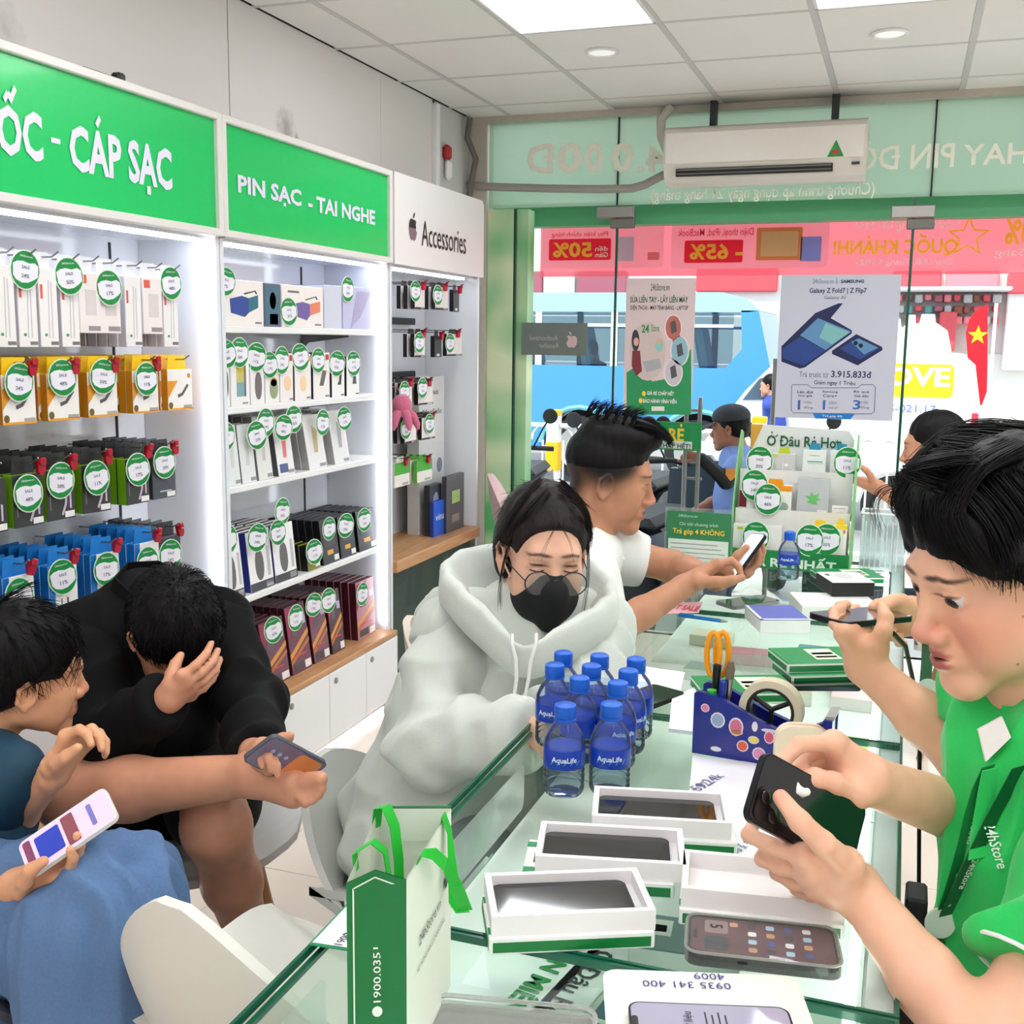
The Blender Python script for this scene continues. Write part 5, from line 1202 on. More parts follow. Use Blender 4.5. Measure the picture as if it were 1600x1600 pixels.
def icons(t):
 im=[M('icon %d'%i,c,rough=0.2,emit=0.3)for i,c in enumerate(((226,226,230),(60,66,76),(70,90,150),(200,150,120),(170,200,220)))]
 for i in range(5):
  for j in range(4):
   if(i<1)and j<3:continue
   build('icon',MB().prism(rr(0.0085,0.0085,0.002,2),(-0.028+i*0.0185,-0.023+j*0.0155,PHT+0.0005),(1,0,0),(0,1,0),0.0002),im[(i*3+j)%5],t)
 w=build('widget',MB().prism(rr(0.024,0.026,0.004,3),(-0.046,-0.016,PHT+0.0005),(1,0,0),(0,1,0),0.0002),im[1],t)
 w=build('clock_widget',MB().prism(rr(0.024,0.026,0.004,3),(-0.046,0.016,PHT+0.0005),(1,0,0),(0,1,0),0.0002),M('widget pale',(150,130,132),emit=0.2),t)
 lettering(w,'5',(-0.046,0.016,PHT+0.0008),(0,-1,0),(1,0,0),None,0.013,BLACK,0.01)
 build('speaker_slot',MB().prism(rr(0.005,0.018,0.0024,3),(-0.067,0,PHT+0.0005),(1,0,0),(0,1,0),0.0002),BLACK,t)
cz=CT
ct=phone('phone with a lit home screen in a clear case',(-0.103,1.090,cz+0.006),rotz(math.radians(8.9)),screen=WALLP1,extra=icons)
cs=glass('clear case',(240,240,236),refl=0.25,haze=0.12)
build('clear_case',MB().prism(rr(PHW+0.007,PHD+0.007,0.014,5),(0,0,-0.0055),(1,0,0),(0,1,0),PHT+0.0065,cap=True),cs,ct)
build('case_bumper',MB().tube([(p[0],p[1],PHT+0.001)for p in rr(PHW+0.006,PHD+0.006,0.0135,5)]+[(PHW/2+0.003,PHD/2-0.01,PHT+0.001)],0.0016,6),glass('case rim',(225,225,220),refl=0.3,haze=0.3),ct)
build('port',MB().rbox((-0.02,-PHD/2-0.0035,0.003),(0.01,0.001,0.004),0.0004),BLACK,ct)
nx,ny=-0.135,0.955
t=thing('note_paper','white note paper with a handwritten number under a lit phone','paper',(nx,ny,CT))
build('sheet',MB().prism(rr(0.19,0.145,0.014),(nx,ny,CT),nrm((0.93,0.28,0)),nrm((-0.28,0.93,0)),0.004),M('note cream',(236,234,224),rough=0.8),t)
INKB=M('pen ink blue',(54,56,130),rough=0.6)
un=nrm((-0.93,-0.28,0));vn=nrm((0.28,-0.93,0))
lettering(t,'0935 341 400',np.array([nx,ny,CT+0.0046])+np.array([-0.028,0.042,0]),un,vn,0.085,None,INKB,0.0)
lettering(t,'4009',np.array([nx,ny,CT+0.0046])+np.array([-0.010,0.064,0]),un,vn,0.03,None,INKB,0.0)
LITS=M('lit screen',(150,146,166),rough=0.06,var=0.08,scale=5,coat=0.6,emit=0.35)
def popup(t):
 m=MB();u,v=np.array([0,1.0,0]),np.array([-1.0,0,0])
 letter(m,'d\u1eef li\u1ec7u',(-0.02,0.006,PHT+0.0006),u,v,0.03,None,0.01)
 for k in range(4):m.bb((-0.005+k*0.006,-0.02,PHT+0.0005),(-0.0035+k*0.006,0.022-0.004*(k%2),PHT+0.0007))
 o=build('screen_text',m,M('screen ink',(40,40,52)),t);o['kind']='stuff'
 build('notch',MB().prism(rr(0.006,0.026,0.003,3),(-0.069,0,PHT+0.0004),(1,0,0),(0,1,0),0.0003),BLACK,t)
phone('phone with a pale lit dialogue screen lying on the note paper',(nx+0.008,ny-0.028,CT+0.0042),rotz(0.29),screen=LITS,extra=popup)
cc=(-0.300,0.870)
t=thing('empty_case','empty clear phone case lying on the counter by the bag','phone case',(cc[0],cc[1],CT))
for nm_,r_,z in(('case_rim',0.0022,0.009),('case_rim',0.0018,0.002)):
 p=[np.array([cc[0],cc[1],CT+z])+rotz(0.2)@np.array([a,b,0])for a,b in rr(0.152,0.076,0.014,5)];p.append(p[0])
 build(nm_,MB().tube(p,r_,6),glass('case rim',(225,225,220),refl=0.3,haze=0.3),t)
build('case_back',MB().prism([tuple((rotz(0.2)@np.array([a,b,0]))[:2])for a,b in rr(0.15,0.074,0.014,5)],(cc[0],cc[1],CT+0.0005),(1,0,0),(0,1,0),0.0012),cs,t)
PET=glass('bottle plastic',(250,253,255),refl=0.18,haze=0.04,hazecol=(225,238,250))
CAPB=M('cap blue',(24,96,206),rough=0.35,var=0.02);LABB=M('label navy',(20,58,170),rough=0.3,var=0.1,scale=60)
WAT=glass('bottle water',(238,245,252),refl=0.06,haze=0.03,hazecol=(200,220,240))
LABW=M('label white',(226,234,250),rough=0.4);LABC=M('label cyan',(70,160,226),rough=0.4)
def bottle_proto():
 t=local('water_bottle','bottle','bottle')
 R=0.0285
 pr=[(0.018,0.002),(0.025,0.0),(0.0275,0.004)]
 for k in range(4):
  z=0.008+k*0.0075;pr+=[(R,z),(R,z+0.004),(R-0.0018,z+0.0058)]
 pr+=[(R,0.040),(R,0.041),(R-0.0004,0.068),(R,0.07),(R-0.001,0.078),(R-0.006,0.090),(R-0.0135,0.100),(0.0125,0.105),(0.0125,0.118)]
 build('bottle_shell',MB().lathe(pr,n=26),PET,t,sharp=60)
 build('water',MB().lathe([(0.022,0.004),(R-0.003,0.01),(R-0.003,0.07),(R-0.005,0.082),(0.0,0.082)],n=20),WAT,t)
 lb=build('label',MB().lathe([(R+0.0003,0.041),(R+0.0005,0.0415),(R+0.0005,0.0675),(R+0.0003,0.068)],n=26),LABB,t)
 tv,tf=text_verts('AquaLife',0.016);w=0.036;sc=w/(tv[:,0].max()-tv[:,0].min())
 def bent(tv,sc,a0,z0,rr_):
  x=(tv[:,0]-tv[:,0].mean())*sc;z=(tv[:,1]-tv[:,1].mean())*sc;a=a0+x/rr_
  return np.stack([rr_*np.cos(a),rr_*np.sin(a),z0+z],1)
 m=MB();m.add(bent(tv,sc,-1.75,0.055,R+0.0011),tf)
 o=build('lettering',m,LABW,lb)
 m=MB()
 for k in range(7):
  a=np.linspace(-1.0+0.02*k,-0.45,5);z=0.0465+k*0.0028
  m.add([((R+0.0009)*math.cos(b),(R+0.0009)*math.sin(b),z+dz)for b in a for dz in(0,0.0009)],[(2*i,2*i+2,2*i+3,2*i+1)for i in range(4)])
 o=build('fine_print',m,M('label fine print',(120,150,220)),lb);o['kind']='stuff'
 m=MB()
 for k in range(5):
  a0=-2.5+0.32*k;m.tube([((R+0.0008)*math.cos(a0+0.16*q),(R+0.0008)*math.sin(a0+0.16*q),0.048+0.011*q*(1 if k%2 else 0.6))for q in(0,0.5,1)],0.0005,4)
 o=build('wave_print',m,LABC,lb);o['kind']='stuff'
 cpr=[(0.0145,0.108),(0.0152,0.109),(0.0152,0.122),(0.0146,0.1255),(0.012,0.127),(0,0.127)]
 cp=build('cap',MB().lathe(cpr,n=28),CAPB,t)
 build('neck_ring',MB().lathe([(0.0146,0.1045),(0.0155,0.105),(0.0155,0.1075),(0.0146,0.108)],n=24),CAPB,t)
 return t
BT=bottle_proto();used_b=False
blab=['small water bottle at the tray end of the bottle group beside the counter front edge','small water bottle at the tray end of the bottle group beside the handwritten notes','small water bottle in the second bottle row toward the hooded girl','small water bottle in the second bottle row toward the notes',"small clear water bottle showing most of its label beside the hooded girl's sleeve",'small clear water bottle in the very middle of the bottle group','small clear water bottle on the notes side of the third bottle row',"small clear water bottle touching the hooded girl's forearm",'small clear water bottle in the back row between two others','small clear water bottle at the back row corner near the black phone']
for k,(x,y)in enumerate(((-0.412,1.413),(-0.354,1.440),(-0.428,1.540),(-0.369,1.538),(-0.482,1.590),(-0.428,1.607),(-0.369,1.603),(-0.489,1.660),(-0.431,1.667),(-0.372,1.669))):
 b=BT if not used_b else copy_tree(BT);used_b=True
 b['label']=blab[k];b['group']='water bottles grouped on the counter';place(b,(x,y,CT),rotz([0.55,0.5,2.0,0.9,0.3,-1.5,1.2,2.2,0.4,-0.8][k]))
b=copy_tree(BT);b['label']='single small water bottle in front of the product stand';b['group']='water bottles grouped on the counter';place(b,(-0.262,2.985,CT),rotz(0.2))
bz=1.062
bag=[at(541,1380,z=bz),at(635,1375,z=bz),at(705,1262,z=bz),at(593,1262,z=bz)]
fl_,fr_,br_,bl_=[p[:2]for p in bag]
uf=nrm(np.append(fr_-fl_,0));us=nrm(np.append(br_-fr_,0));ub=nrm(np.append(br_-bl_,0))
wF=np.linalg.norm(fr_-fl_);wS=np.linalg.norm(br_-fr_)
bagc=(fl_+fr_+br_+bl_)/4
bg_=thing('paper_bag','green and cream paper carrier bag with green ribbon handles on the counter','bag',(bagc[0],bagc[1],CT))
BGR=M('bag green',(0,108,50),rough=0.35,var=0.04);BCR=M('bag cream',(230,236,222),rough=0.5,var=0.02);RIB=M('ribbon green',(8,178,40),rough=0.45,var=0.06)
P3=lambda p,z:np.array([p[0],p[1],z])
pk=(fl_+fr_)/2-0.004*us[:2]
fm=MB();fm.add([P3(fl_,CT),P3(fr_,CT),P3(fr_,bz),P3(pk,bz+0.012),P3(fl_,bz)],[(0,1,2,3,4)])
fm.add([p+us*0.0012 for p in(P3(fl_,CT),P3(fr_,CT),P3(fr_,bz),P3(pk,bz+0.012),P3(fl_,bz))],[(4,3,2,1,0)])
gf=build('gusset',fm,BGR,bg_)
nf=nrm(np.cross(uf,(0,0,1)))
e=0.0055
ln=[P3(fl_,CT)+uf*e,P3(fl_,bz-0.005)+uf*e,P3(pk,bz+0.006),P3(fr_,bz-0.005)-uf*e,P3(fr_,CT)-uf*e]
lm=MB()
for a,b in zip(ln[:-1],ln[1:]):
 d=nrm(b-a);s2=np.cross(nf,d)*0.0006;q=nf*0.0006;lm.add([a-s2+q,b-s2+q,b+s2+q,a+s2+q],[(0,1,2,3)])
build('border_line',lm,BCR,gf)
cF=P3((fl_+fr_)/2,bz-0.092)+nf*0.0008
fy0=(fl_[1]+fr_[1])/2;zt0=at(604,1482,y=fy0)[2];zt1=at(604,1568,y=fy0)[2]
lettering(gf,'1900.0351',P3((fl_+fr_)/2,(zt0+zt1)/2)+nf*0.0008,np.array([0,0,1.0]),-uf,zt0-zt1,0.0062,BCR,0.008)
build('phone_mark',MB().sheet(ell(0.0085,0.0095,16),P3((fl_+fr_)/2,at(604,1583,y=fy0)[2])+nf*0.0008,uf,(0,0,1)),BCR,gf)
sm=MB();sm.add([P3(fr_,CT),P3(br_,CT),P3(br_,bz),P3(fr_,bz)],[(0,1,2,3)]);sm.add([p-uf*0.0012 for p in(P3(fr_,CT),P3(br_,CT),P3(br_,bz),P3(fr_,bz))],[(3,2,1,0)])
sp=build('side_panel',sm,BCR,bg_)
ns=nrm(np.cross(us,(0,0,1)))
cS=P3(fr_*0.5+br_*0.5,bz-0.085)+ns*0.0008
lettering(sp,'24hStore.vn',cS+np.array([0,0,0.012])-us*0.004,us,(0,0,1),0.07,None,M('bag ink',(50,54,50)),0.004)
o=build('slogan',letter(MB(),'HỆ THỐNG BÁN LẺ CHÍNH HÃNG',cS+np.array([0,0,-0.012]),us,(0,0,1),0.09,None,0.002),MATS['bag ink'],sp);o['kind']='stuff'
build('fruit_mark',fruit(MB(),cS+np.array([0,0,0.022])+us*0.05,us,(0,0,1),0.014),MATS['bag ink'],sp)
bm=MB();bm.add([P3(br_,CT),P3(bl_,CT),P3(bl_,bz),P3(br_,bz)],[(0,1,2,3),(3,2,1,0)])
build('back_panel',bm,BCR,bg_)
build('folded_hem',MB().add if False else(lambda m:(m.add([P3(br_,bz)-us*0.002,P3(bl_,bz)-us*0.002,P3(bl_,bz-0.032)-us*0.003,P3(br_,bz-0.032)-us*0.003],[(0,1,2,3)]),m)[1])(MB()),M('bag hem',(214,226,208),rough=0.5),bg_)
build('top_edge',MB().tube([P3(br_,bz+0.0005),P3(bl_,bz+0.0005)],0.0014,6),BGR,bg_)
lmb=MB();lmb.add([P3(fl_,CT),P3(bl_,CT),P3(bl_,bz),P3(fl_,bz)],[(0,1,2,3),(3,2,1,0)])
build('side_panel',lmb,BCR,bg_)
build('bag_base',MB().prism([tuple(fl_),tuple(fr_),tuple(br_),tuple(bl_)],(0,0,CT+0.0005),(1,0,0),(0,1,0),0.001),BCR,bg_)
la,lb2=P3(fl_*0.72+bl_*0.28,bz),P3(fl_*0.12+bl_*0.88,bz)
h1_=[la+np.array([0,0,-0.01]),la+np.array([-0.002,0,0.006]),la*0.9+lb2*0.1+uf*0.012+np.array([0,0,0.012]),la*0.85+lb2*0.15+uf*0.022+np.array([0,0,0.0]),la*0.85+lb2*0.15+uf*0.026+np.array([0,0,-0.03])]
build('ribbon_handle',MB().ribbon(h1_,0.011,us,0.0008),RIB,bg_)
h2_=[lb2+np.array([0,0,-0.012]),lb2+np.array([0,0,0.008])+uf*0.002,lb2+uf*0.012+np.array([0,0,0.012])-us*0.008,lb2+uf*0.022+np.array([0,0,-0.004])-us*0.016,lb2+uf*0.028-us*0.024+np.array([0,0,-0.035]),lb2+uf*0.03-us*0.03+np.array([0,0,-0.065])]
build('ribbon_handle',MB().ribbon(h2_,0.012,nrm(us*0.8+uf*0.5),0.0008),RIB,bg_)
ra_,rb2=P3(fr_*0.75+br_*0.25,bz),P3(fr_*0.2+br_*0.8,bz)
h3_=[rb2-uf*0.001+np.array([0,0,-0.005]),rb2+np.array([0,0,0.006]),rb2+ns*0.006+np.array([0,0,-0.01]),rb2+ns*0.010-us*0.004+np.array([0,0,-0.045]),rb2+ns*0.014-us*0.01+np.array([0,0,-0.072]),rb2+ns*0.022-us*0.012+np.array([0,0,-0.082])]
build('ribbon_handle',MB().ribbon(h3_,0.013,[us,us,us,nrm(us+ns*0.4),nrm(us+ns),nrm(ns+us*0.4)],0.0008),RIB,bg_)
h4_=[ra_-uf*0.001+np.array([0,0,-0.004]),ra_+np.array([0,0,0.007])+ns*0.003,ra_+ns*0.010+us*0.012+np.array([0,0,0.001]),ra_+ns*0.016+us*0.028+np.array([0,0,-0.016]),ra_+ns*0.022+us*0.042+np.array([0,0,-0.042]),rb2+ns*0.024-us*0.01+np.array([0,0,-0.08])]
build('ribbon_handle',MB().ribbon(h4_,0.013,[us,us,nrm(us+np.array([0,0,.4])),nrm(us+np.array([0,0,.6])),nrm(ns+np.array([0,0,.3])),nrm(ns+us*0.4)],0.0008),RIB,bg_)
l0=at(482,1477,z=CT+0.002)
t=thing('leaflet_card','white leaflet card with a green edge sticking out beside the bag','card',(-0.5,0.93,CT))
ul=nrm(at(600,1495,z=CT+0.002)-l0);vl=nrm(at(560,1395,z=CT+0.002)-l0)
LP=[l0,l0+ul*0.09,l0+ul*0.09+vl*0.10,l0+vl*0.10]
m=MB();m.add(LP+[p+np.array([0,0,0.0015])for p in LP],[(3,2,1,0),(4,5,6,7),(0,1,5,4),(1,2,6,5),(2,3,7,6),(3,0,4,7)])
build('card',m,M('leaflet green',(30,140,90),rough=0.4),t)
m=MB();q=np.array([0,0,0.0021]);c_=sum(LP)/4;m.add([c_+(p-c_)*0.94+q for p in LP],[(0,1,2,3)])
cf=build('card_face',m,M('leaflet face',(228,230,236),rough=0.5),t)
m=MB()
for k in range(2):letter(m,['1900.0351','24hStore.vn'][k],l0+ul*0.03+vl*(0.03+0.02*k)+q,vl,-ul,0.05,None,0.0)
o=build('fine_print',m,M('bag ink',(50,54,50)),cf);o['kind']='stuff'
TBL=M('dispenser blue',(18,30,132),rough=0.25,coat=0.4,var=0.03)
tO=at(1081,1176,z=CT);tO[2]=CT
tu=nrm(np.array([0.985,-0.10,0]));tn=np.cross((0,0,1),tu);TWD=0.062
td=thing('tape_dispenser','dark blue tape dispenser with stickers and a pen holder','tape dispenser',tO)
prof=[(0,0),(0.205,0),(0.205,0.082),(0.193,0.082),(0.182,0.06),(0.168,0.052),(0.148,0.05),(0.10,0.066),(0.05,0.088),(0.035,0.094),(0.006,0.098),(0,0.094)]
core=[(p[0],min(p[1],0.046))if 0.04<p[0]<0.19 else p for p in prof]
build('side_wall',MB().prism(prof,tO,tu,(0,0,1),-0.010),TBL,td)
build('side_wall',MB().prism(prof,tO+tn*(TWD-0.010),tu,(0,0,1),-0.010),TBL,td)
build('core',MB().prism([(0.002,0.001),(0.203,0.001),(0.203,0.08),(0.195,0.08),(0.18,0.045),(0.05,0.04),(0.045,0.03),(0.002,0.03)],tO+tn*0.009,tu,(0,0,1),-(TWD-0.018)),TBL,td)
build('cutter',MB().prism([(0.192,0.082),(0.206,0.082),(0.207,0.088),(0.194,0.086)],tO+tn*0.006,tu,(0,0,1),-(TWD-0.012)),M('cutter grey',(170,168,164),rough=0.4),td)
rc_=tO+tu*0.112+np.array([0,0,0.078])+tn*0.014
roll=thing('tape_roll','roll of cream masking tape sitting in the blue dispenser','tape',rc_)
build('tape',MB().lathe([(0.036,0),(0.047,0),(0.047,0.024),(0.036,0.024),(0.036,0)],rc_,tn,32,cap=False),M('tape cream',(214,204,178),rough=0.5),roll)
build('spool',MB().lathe([(0.0355,0.001),(0.031,0.001),(0.031,0.023),(0.0355,0.023),(0.0355,0.001)],rc_,tn,28,cap=False),BLACK,roll)
for a in(0.5,0.5+2*PI/3,0.5+4*PI/3):
 d=math.cos(a)*tu+math.sin(a)*np.array([0,0,1.0]);build('spoke',MB().tube([rc_+tn*0.012,rc_+tn*0.012+d*0.032],0.004,6),BLACK,roll)
stc=[(0.014,0.066,0.012,0.012,(226,130,160)),(0.034,0.05,0.02,0.022,(150,168,200)),(0.062,0.044,0.02,0.026,(206,110,140)),(0.063,0.036,0.018,0.008,(230,160,70)),(0.09,0.049,0.008,0.014,(236,226,236)),(0.112,0.036,0.014,0.018,(216,90,120)),(0.113,0.046,0.024,0.005,(226,214,226)),(0.089,0.028,0.015,0.011,(236,220,110)),(0.073,0.016,0.016,0.016,(226,100,70)),(0.098,0.008,0.018,0.018,(226,150,190)),(0.033,0.0045,0.015,0.007,(230,230,236))]
for(x,z,w,h,c)in stc:
 q=tO+tu*(x+0.004)+np.array([0,0,z+0.008])-tn*0.0004
 o=build('sticker',MB().prism(ell(w*1.12,h*1.12,12),q,tu,(0,0,1),0.0003),M('sticker rim',(232,226,236)),td)
 build('sticker_print',MB().prism(ell(w*0.9,h*0.9,12),q-tn*0.0004,tu,(0,0,1),0.0003),M('print %d %d %d'%c,c),o)
po=tO+tu*0.02+tn*0.03+np.array([0,0,0.031])
def standing_pen(name,label,off,L,r,col,tip,lean,cat='pen',capc=None):
 b=po+tu*off[0]+tn*off[1];d=nrm(np.array([0,0,1.0])+tu*lean[0]+tn*lean[1])
 t=thing(name,label,cat,b)
 build('barrel',MB().lathe([(r*0.8,0),(r,0.004),(r,L*0.62),(r*0.9,L*0.62)],b,d,12),col,t)
 build('cap',MB().lathe([(r*1.12,L*0.6),(r*1.15,L*0.98),(r*0.6,L)],b,d,12),capc or col,t)
 if tip:build('clip',MB().tube([b+d*L*0.96+tu*r*1.2,b+d*L*0.66+tu*r*1.5],0.0012,5),tip,t)
 return t
standing_pen('marker_pen','black marker pen standing in the blue dispenser',(0.004,-0.004),0.105,0.0055,BLACK,None,(0.02,0.05))
standing_pen('marker_pen','silver pen with a blue cap standing in the blue dispenser',(0.016,-0.014),0.085,0.005,M('pen silver',(190,190,200),rough=0.3,metal=0.6),None,(0.05,0.0),capc=M('pen cap blue',(30,50,150),rough=0.3))
standing_pen('marker_pen','green highlighter standing low in the blue dispenser',(0.004,-0.018),0.07,0.0065,M('pen green',(60,180,60),rough=0.4),None,(0.0,0.0))
b=po+tu*0.024+tn*-0.004;d=nrm(np.array([0.03,0.02,1.0]))
t=thing('paint_brush','small cleaning brush with tan bristles standing in the dispenser','brush',b)
build('handle',MB().tube([b,b+d*0.055],0.003,8),M('brush handle',(170,150,120),rough=0.4),t)
build('ferrule',MB().tube([b+d*0.055,b+d*0.085],[0.0042,0.006],10),STEEL,t)
build('bristles',MB().tube([b+d*0.085,b+d*0.10,b+d*0.112],[0.006,0.0075,0.004],10),M('bristle',(120,108,90),rough=0.9,bump=0.6,scale=300),t)
b=po+tu*0.004+tn*0.006;d=nrm(np.array([0.0,0.02,1.0]))
t=thing('scissors','orange handled scissors standing in the blue dispenser','scissors',b)
build('blades',MB().prism([(-0.005,0),(0.005,0),(0.004,0.075),(-0.004,0.075)],b,tu,d,0.002),STEEL,t)
ORG=M('scissors orange',(244,160,20),rough=0.35)
for s2 in(-1,1):
 cc_=b+d*0.118+tu*0.006*s2+tn*0.004*s2
 build('handle',MB().tube([cc_+d*0.034*math.sin(a)+tu*0.010*math.cos(a)for a in np.linspace(0,2*PI,17)],0.0045,8),ORG,t)
 build('shank',MB().tube([b+d*0.065,b+d*0.088+tu*0.004*s2],0.004,8),ORG,t)
c=at(1246,1178,z=CT+0.045)
t=thing('cleaning_pad','cream rounded cleaning pad standing behind the seller\'s hand','cleaning pad',(c[0],c[1],CT))
pm=MB().prism(rr(0.075,0.085,0.024,6),(c[0]+0.006,c[1],CT+0.0425),nrm((0.98,0.2,0)),(0,0,1),-0.022)
build('pad',pm,M('pad cream',(240,222,196),rough=0.7,var=0.03),t)
build('seam',MB().tube([np.array([c[0]+0.006,c[1]+0.011,CT+0.0425])+nrm((0.98,0.2,0))*p[0]+np.array([0,0,p[1]])for p in rr(0.0755,0.0855,0.024,6)+[rr(0.0755,0.0855,0.024,6)[0]]],0.001,5),M('pad seam',(226,190,170)),t)
def paper(name,label,pts,z,mat=shg,thick=0.0006):
 c=sum(np.array(p,float)for p in pts)/len(pts)
 t=thing(name,label,'paper',(c[0],c[1],z))
 build('sheet',MB().prism([(p[0],p[1])for p in pts],(0,0,z),(1,0,0),(0,1,0),thick),mat,t)
 return t
q=[tuple(at(a,b,z=CT+0.001)[:2])for a,b in((1082,1180),(1215,1195),(1290,1330),(1068,1345))]
hw=paper('handwritten_sheet','white paper sheet with handwriting under the boxes beside the dispenser',[q[3],q[2],q[1],q[0]],CT)
m=MB()
for k,(s,px,py,L)in enumerate((('59.24k',1105,1222,0.07),('6K + 72',1085,1235,0.07),('90 x 3 4k',1165,1320,0.06),('52 x 4 9',1140,1330,0.05))):
 c=at(px,py,z=CT+0.0012);letter(m,s,c,nrm((0.35,0.94,0)),nrm((-0.94,0.35,0)),L,None,0.0)
o=build('handwriting',m,M('pen ink grey',(110,110,150)),hw);o['kind']='stuff'
q=[tuple(at(a,b,z=CT+0.001)[:2])for a,b in((1000,1040),(1070,1050),(1060,1092),(985,1085))]
paper('paper_sheet','plain white paper lying behind the bottle group',[q[3],q[2],q[1],q[0]],CT)
q=[tuple(at(a,b,z=CT+0.004)[:2])for a,b in((1050,1092),(1088,1074),(1086,1145),(1045,1140))]
paper('paper_stack','small stack of white receipts beside the blue dispenser',[q[3],q[2],q[1],q[0]],CT,thick=0.006)
GB=(24,138,76)
gart=[('sticker_label',rect(-0.05,-0.3,0.3,0.35),(226,234,210)),('sticker_line',rect(-0.02,0.0,0.27,0.12),(90,150,70)),('sticker_line',rect(-0.02,-0.2,0.27,-0.1),(220,214,60))]
def pxbox(name,label,p,z0,h,cols,art=(),band=None,cat='boxed product'):
 """carton from the four measured corners of its upper face"""
 q=np.array([at(a,b,z=z0+h)for a,b in p]);c=q.mean(0);d=q[1]-q[0]+q[2]-q[3];w=np.linalg.norm(d)/2;dd=np.linalg.norm(q[0]-q[3]+q[1]-q[2])/2
 return flat_box(name,label,(c[0],c[1],z0),(w,dd,h),math.atan2(d[1],d[0]),cols,cat=cat,art=art,band=band)
pxbox('phone_box','green phone box lying flat behind the tape dispenser',[(1082,1055),(1225,1054),(1246,1081),(1098,1084)],CT,0.019,(GB,(236,238,232)),gart,(14,120,60))
pxbox('phone_box','green phone box at the bottom of the green stack',[(1212,1030),(1325,1028),(1352,1052),(1232,1056)],CT,0.019,(GB,(236,238,232)),(),(14,120,60))
pxbox('phone_box','green phone box on top of the green stack',[(1206,1012),(1318,1010),(1340,1034),(1224,1037)],CT+0.019,0.019,(GB,(236,238,232)),gart,(14,120,60))
pk_=at(1276,1068,z=CT);phone('black screen phone lying beside the green stack',(pk_[0],pk_[1]-0.01,CT),rotz(0.35))
pk_=at(1034,1099,z=CT);phone('black phone lying by the back row of bottles',(pk_[0]-0.03,pk_[1],CT),rotz(1.15))
pxbox('phone_box','white phone box with a blue picture lid on the far counter',[(1185,946),(1254,947),(1250,967),(1166,968)],CT,0.03,((96,104,190),(236,238,238)),[('lid_border',rect(-0.5,-0.5,0.5,-0.44),(236,238,238)),('lid_border',rect(-0.5,-0.5,-0.44,0.5),(236,238,238))])
o=at(1187,976,z=CT+0.015);bbx=[ob for ob in bpy.data.objects if ob.get('label','')=='white phone box with a blue picture lid on the far counter'][0]
build('fruit_mark',fruit(MB(),(0.0,-0.058,0.015),(1,0,0),(0,0,1),0.013),M('mark blue',(90,110,190)),bbx)
q=at(1163,952,z=CT);phone('grey edged phone lying flat beside the white picture lid box',(q[0]+0.0,q[1]+0.06,CT),rotz(0.85),side=M('phone steel',(150,150,154),rough=0.3,metal=0.8))
a,b=at(1061,961,z=CT+0.005),at(1140,972,z=CT+0.005);d=nrm(b-a)
t=thing('ballpoint_pen','blue ballpoint pen lying on the far counter glass','pen',(a+b)/2)
PB=M('pen blue',(20,120,196),rough=0.3)
build('barrel',MB().tube([a,a+d*0.1],0.0042,10),PB,t);build('tip',MB().tube([a+d*0.1,a+d*0.115],[0.0042,0.001],10),STEEL,t);build('clip',MB().tube([a+d*0.002+np.array([0,0,0.005]),a+d*0.035+np.array([0,0,0.005])],0.0012,5),PB,t)
q=[tuple(at(a,b,z=CT+0.001)[:2])for a,b in((1040,942),(1098,940),(1092,957),(1030,959))]
pn=paper('pink_card','pink printed card lying near the blue pen',[q[3],q[2],q[1],q[0]],CT,M('card pink',(232,176,184),rough=0.6))
cpk=np.mean([np.array(p)for p in q],axis=0)
lettering(pn,'HOT SALE',np.array([cpk[0],cpk[1],CT+0.0012]),(1,0,0),(0,1,0),0.08,0.05,M('card red',(200,70,90)),0.03)
pxbox('phone_box','large white carton under the black accessory box',[(1246,925),(1362,928),(1366,948),(1240,946)],CT,0.035,((238,240,236),(226,232,224)))
kb=pxbox('accessory_box','black accessory box with a white printed lid on the white carton',[(1284,893),(1346,894),(1360,909),(1292,910)],CT+0.035,0.035,((226,224,224),(26,26,28)),[('lid_print',ov(0.0,0.1,0.4,0.5),(206,204,206)),('lid_print',ov(-0.35,0.2,0.1,0.2),(90,90,92))])
pxbox('phone_box','flat green phone box behind the black accessory box',[(1274,888),(1362,888),(1378,902),(1280,902)],CT,0.018,(GB,(236,238,232)),gart,(14,120,60))
ay_=2.95;a0_=at(1042,797,y=ay_);a1_=at(1140,890,y=ay_);zb2=CT
t=thing('notice_stand','green and white instalment notice in an acrylic stand on the counter','notice',((a0_[0]+a1_[0])/2,ay_,CT))
xl_,xr_=max(a0_[0],-0.585)+0.0,a1_[0];xm_=(xl_+xr_)/2;wz=a0_[2]
build('acrylic',MB().rbox((xm_,ay_+0.004,(wz+zb2)/2+0.003),(xr_-xl_+0.01,0.004,wz-zb2+0.012),0.001),glass('acrylic',(244,250,248),refl=0.1,haze=0.1),t)
build('foot',MB().rbox((xm_,ay_+0.02,CT+0.002),(xr_-xl_+0.01,0.07,0.004),0.001),MATS['acrylic'],t)
nb=build('notice',MB().bb((xl_,ay_-0.001,zb2+0.004),(xr_,ay_+0.001,wz)),M('notice green',(52,130,84),rough=0.5),t)
build('notice_body',MB().bb((xl_+0.006,ay_-0.002,zb2+0.008),(xr_-0.006,ay_-0.001,zb2+(wz-zb2)*0.55)),M('notice paper',(222,230,222),rough=0.6),nb)
lettering(nb,'Tr\u1ea3 g\u00f3p 4 KH\u00d4NG',(xm_,ay_-0.0018,zb2+(wz-zb2)*0.68),(1,0,0),(0,0,1),(xr_-xl_)*0.8,0.022,yel,0.02)
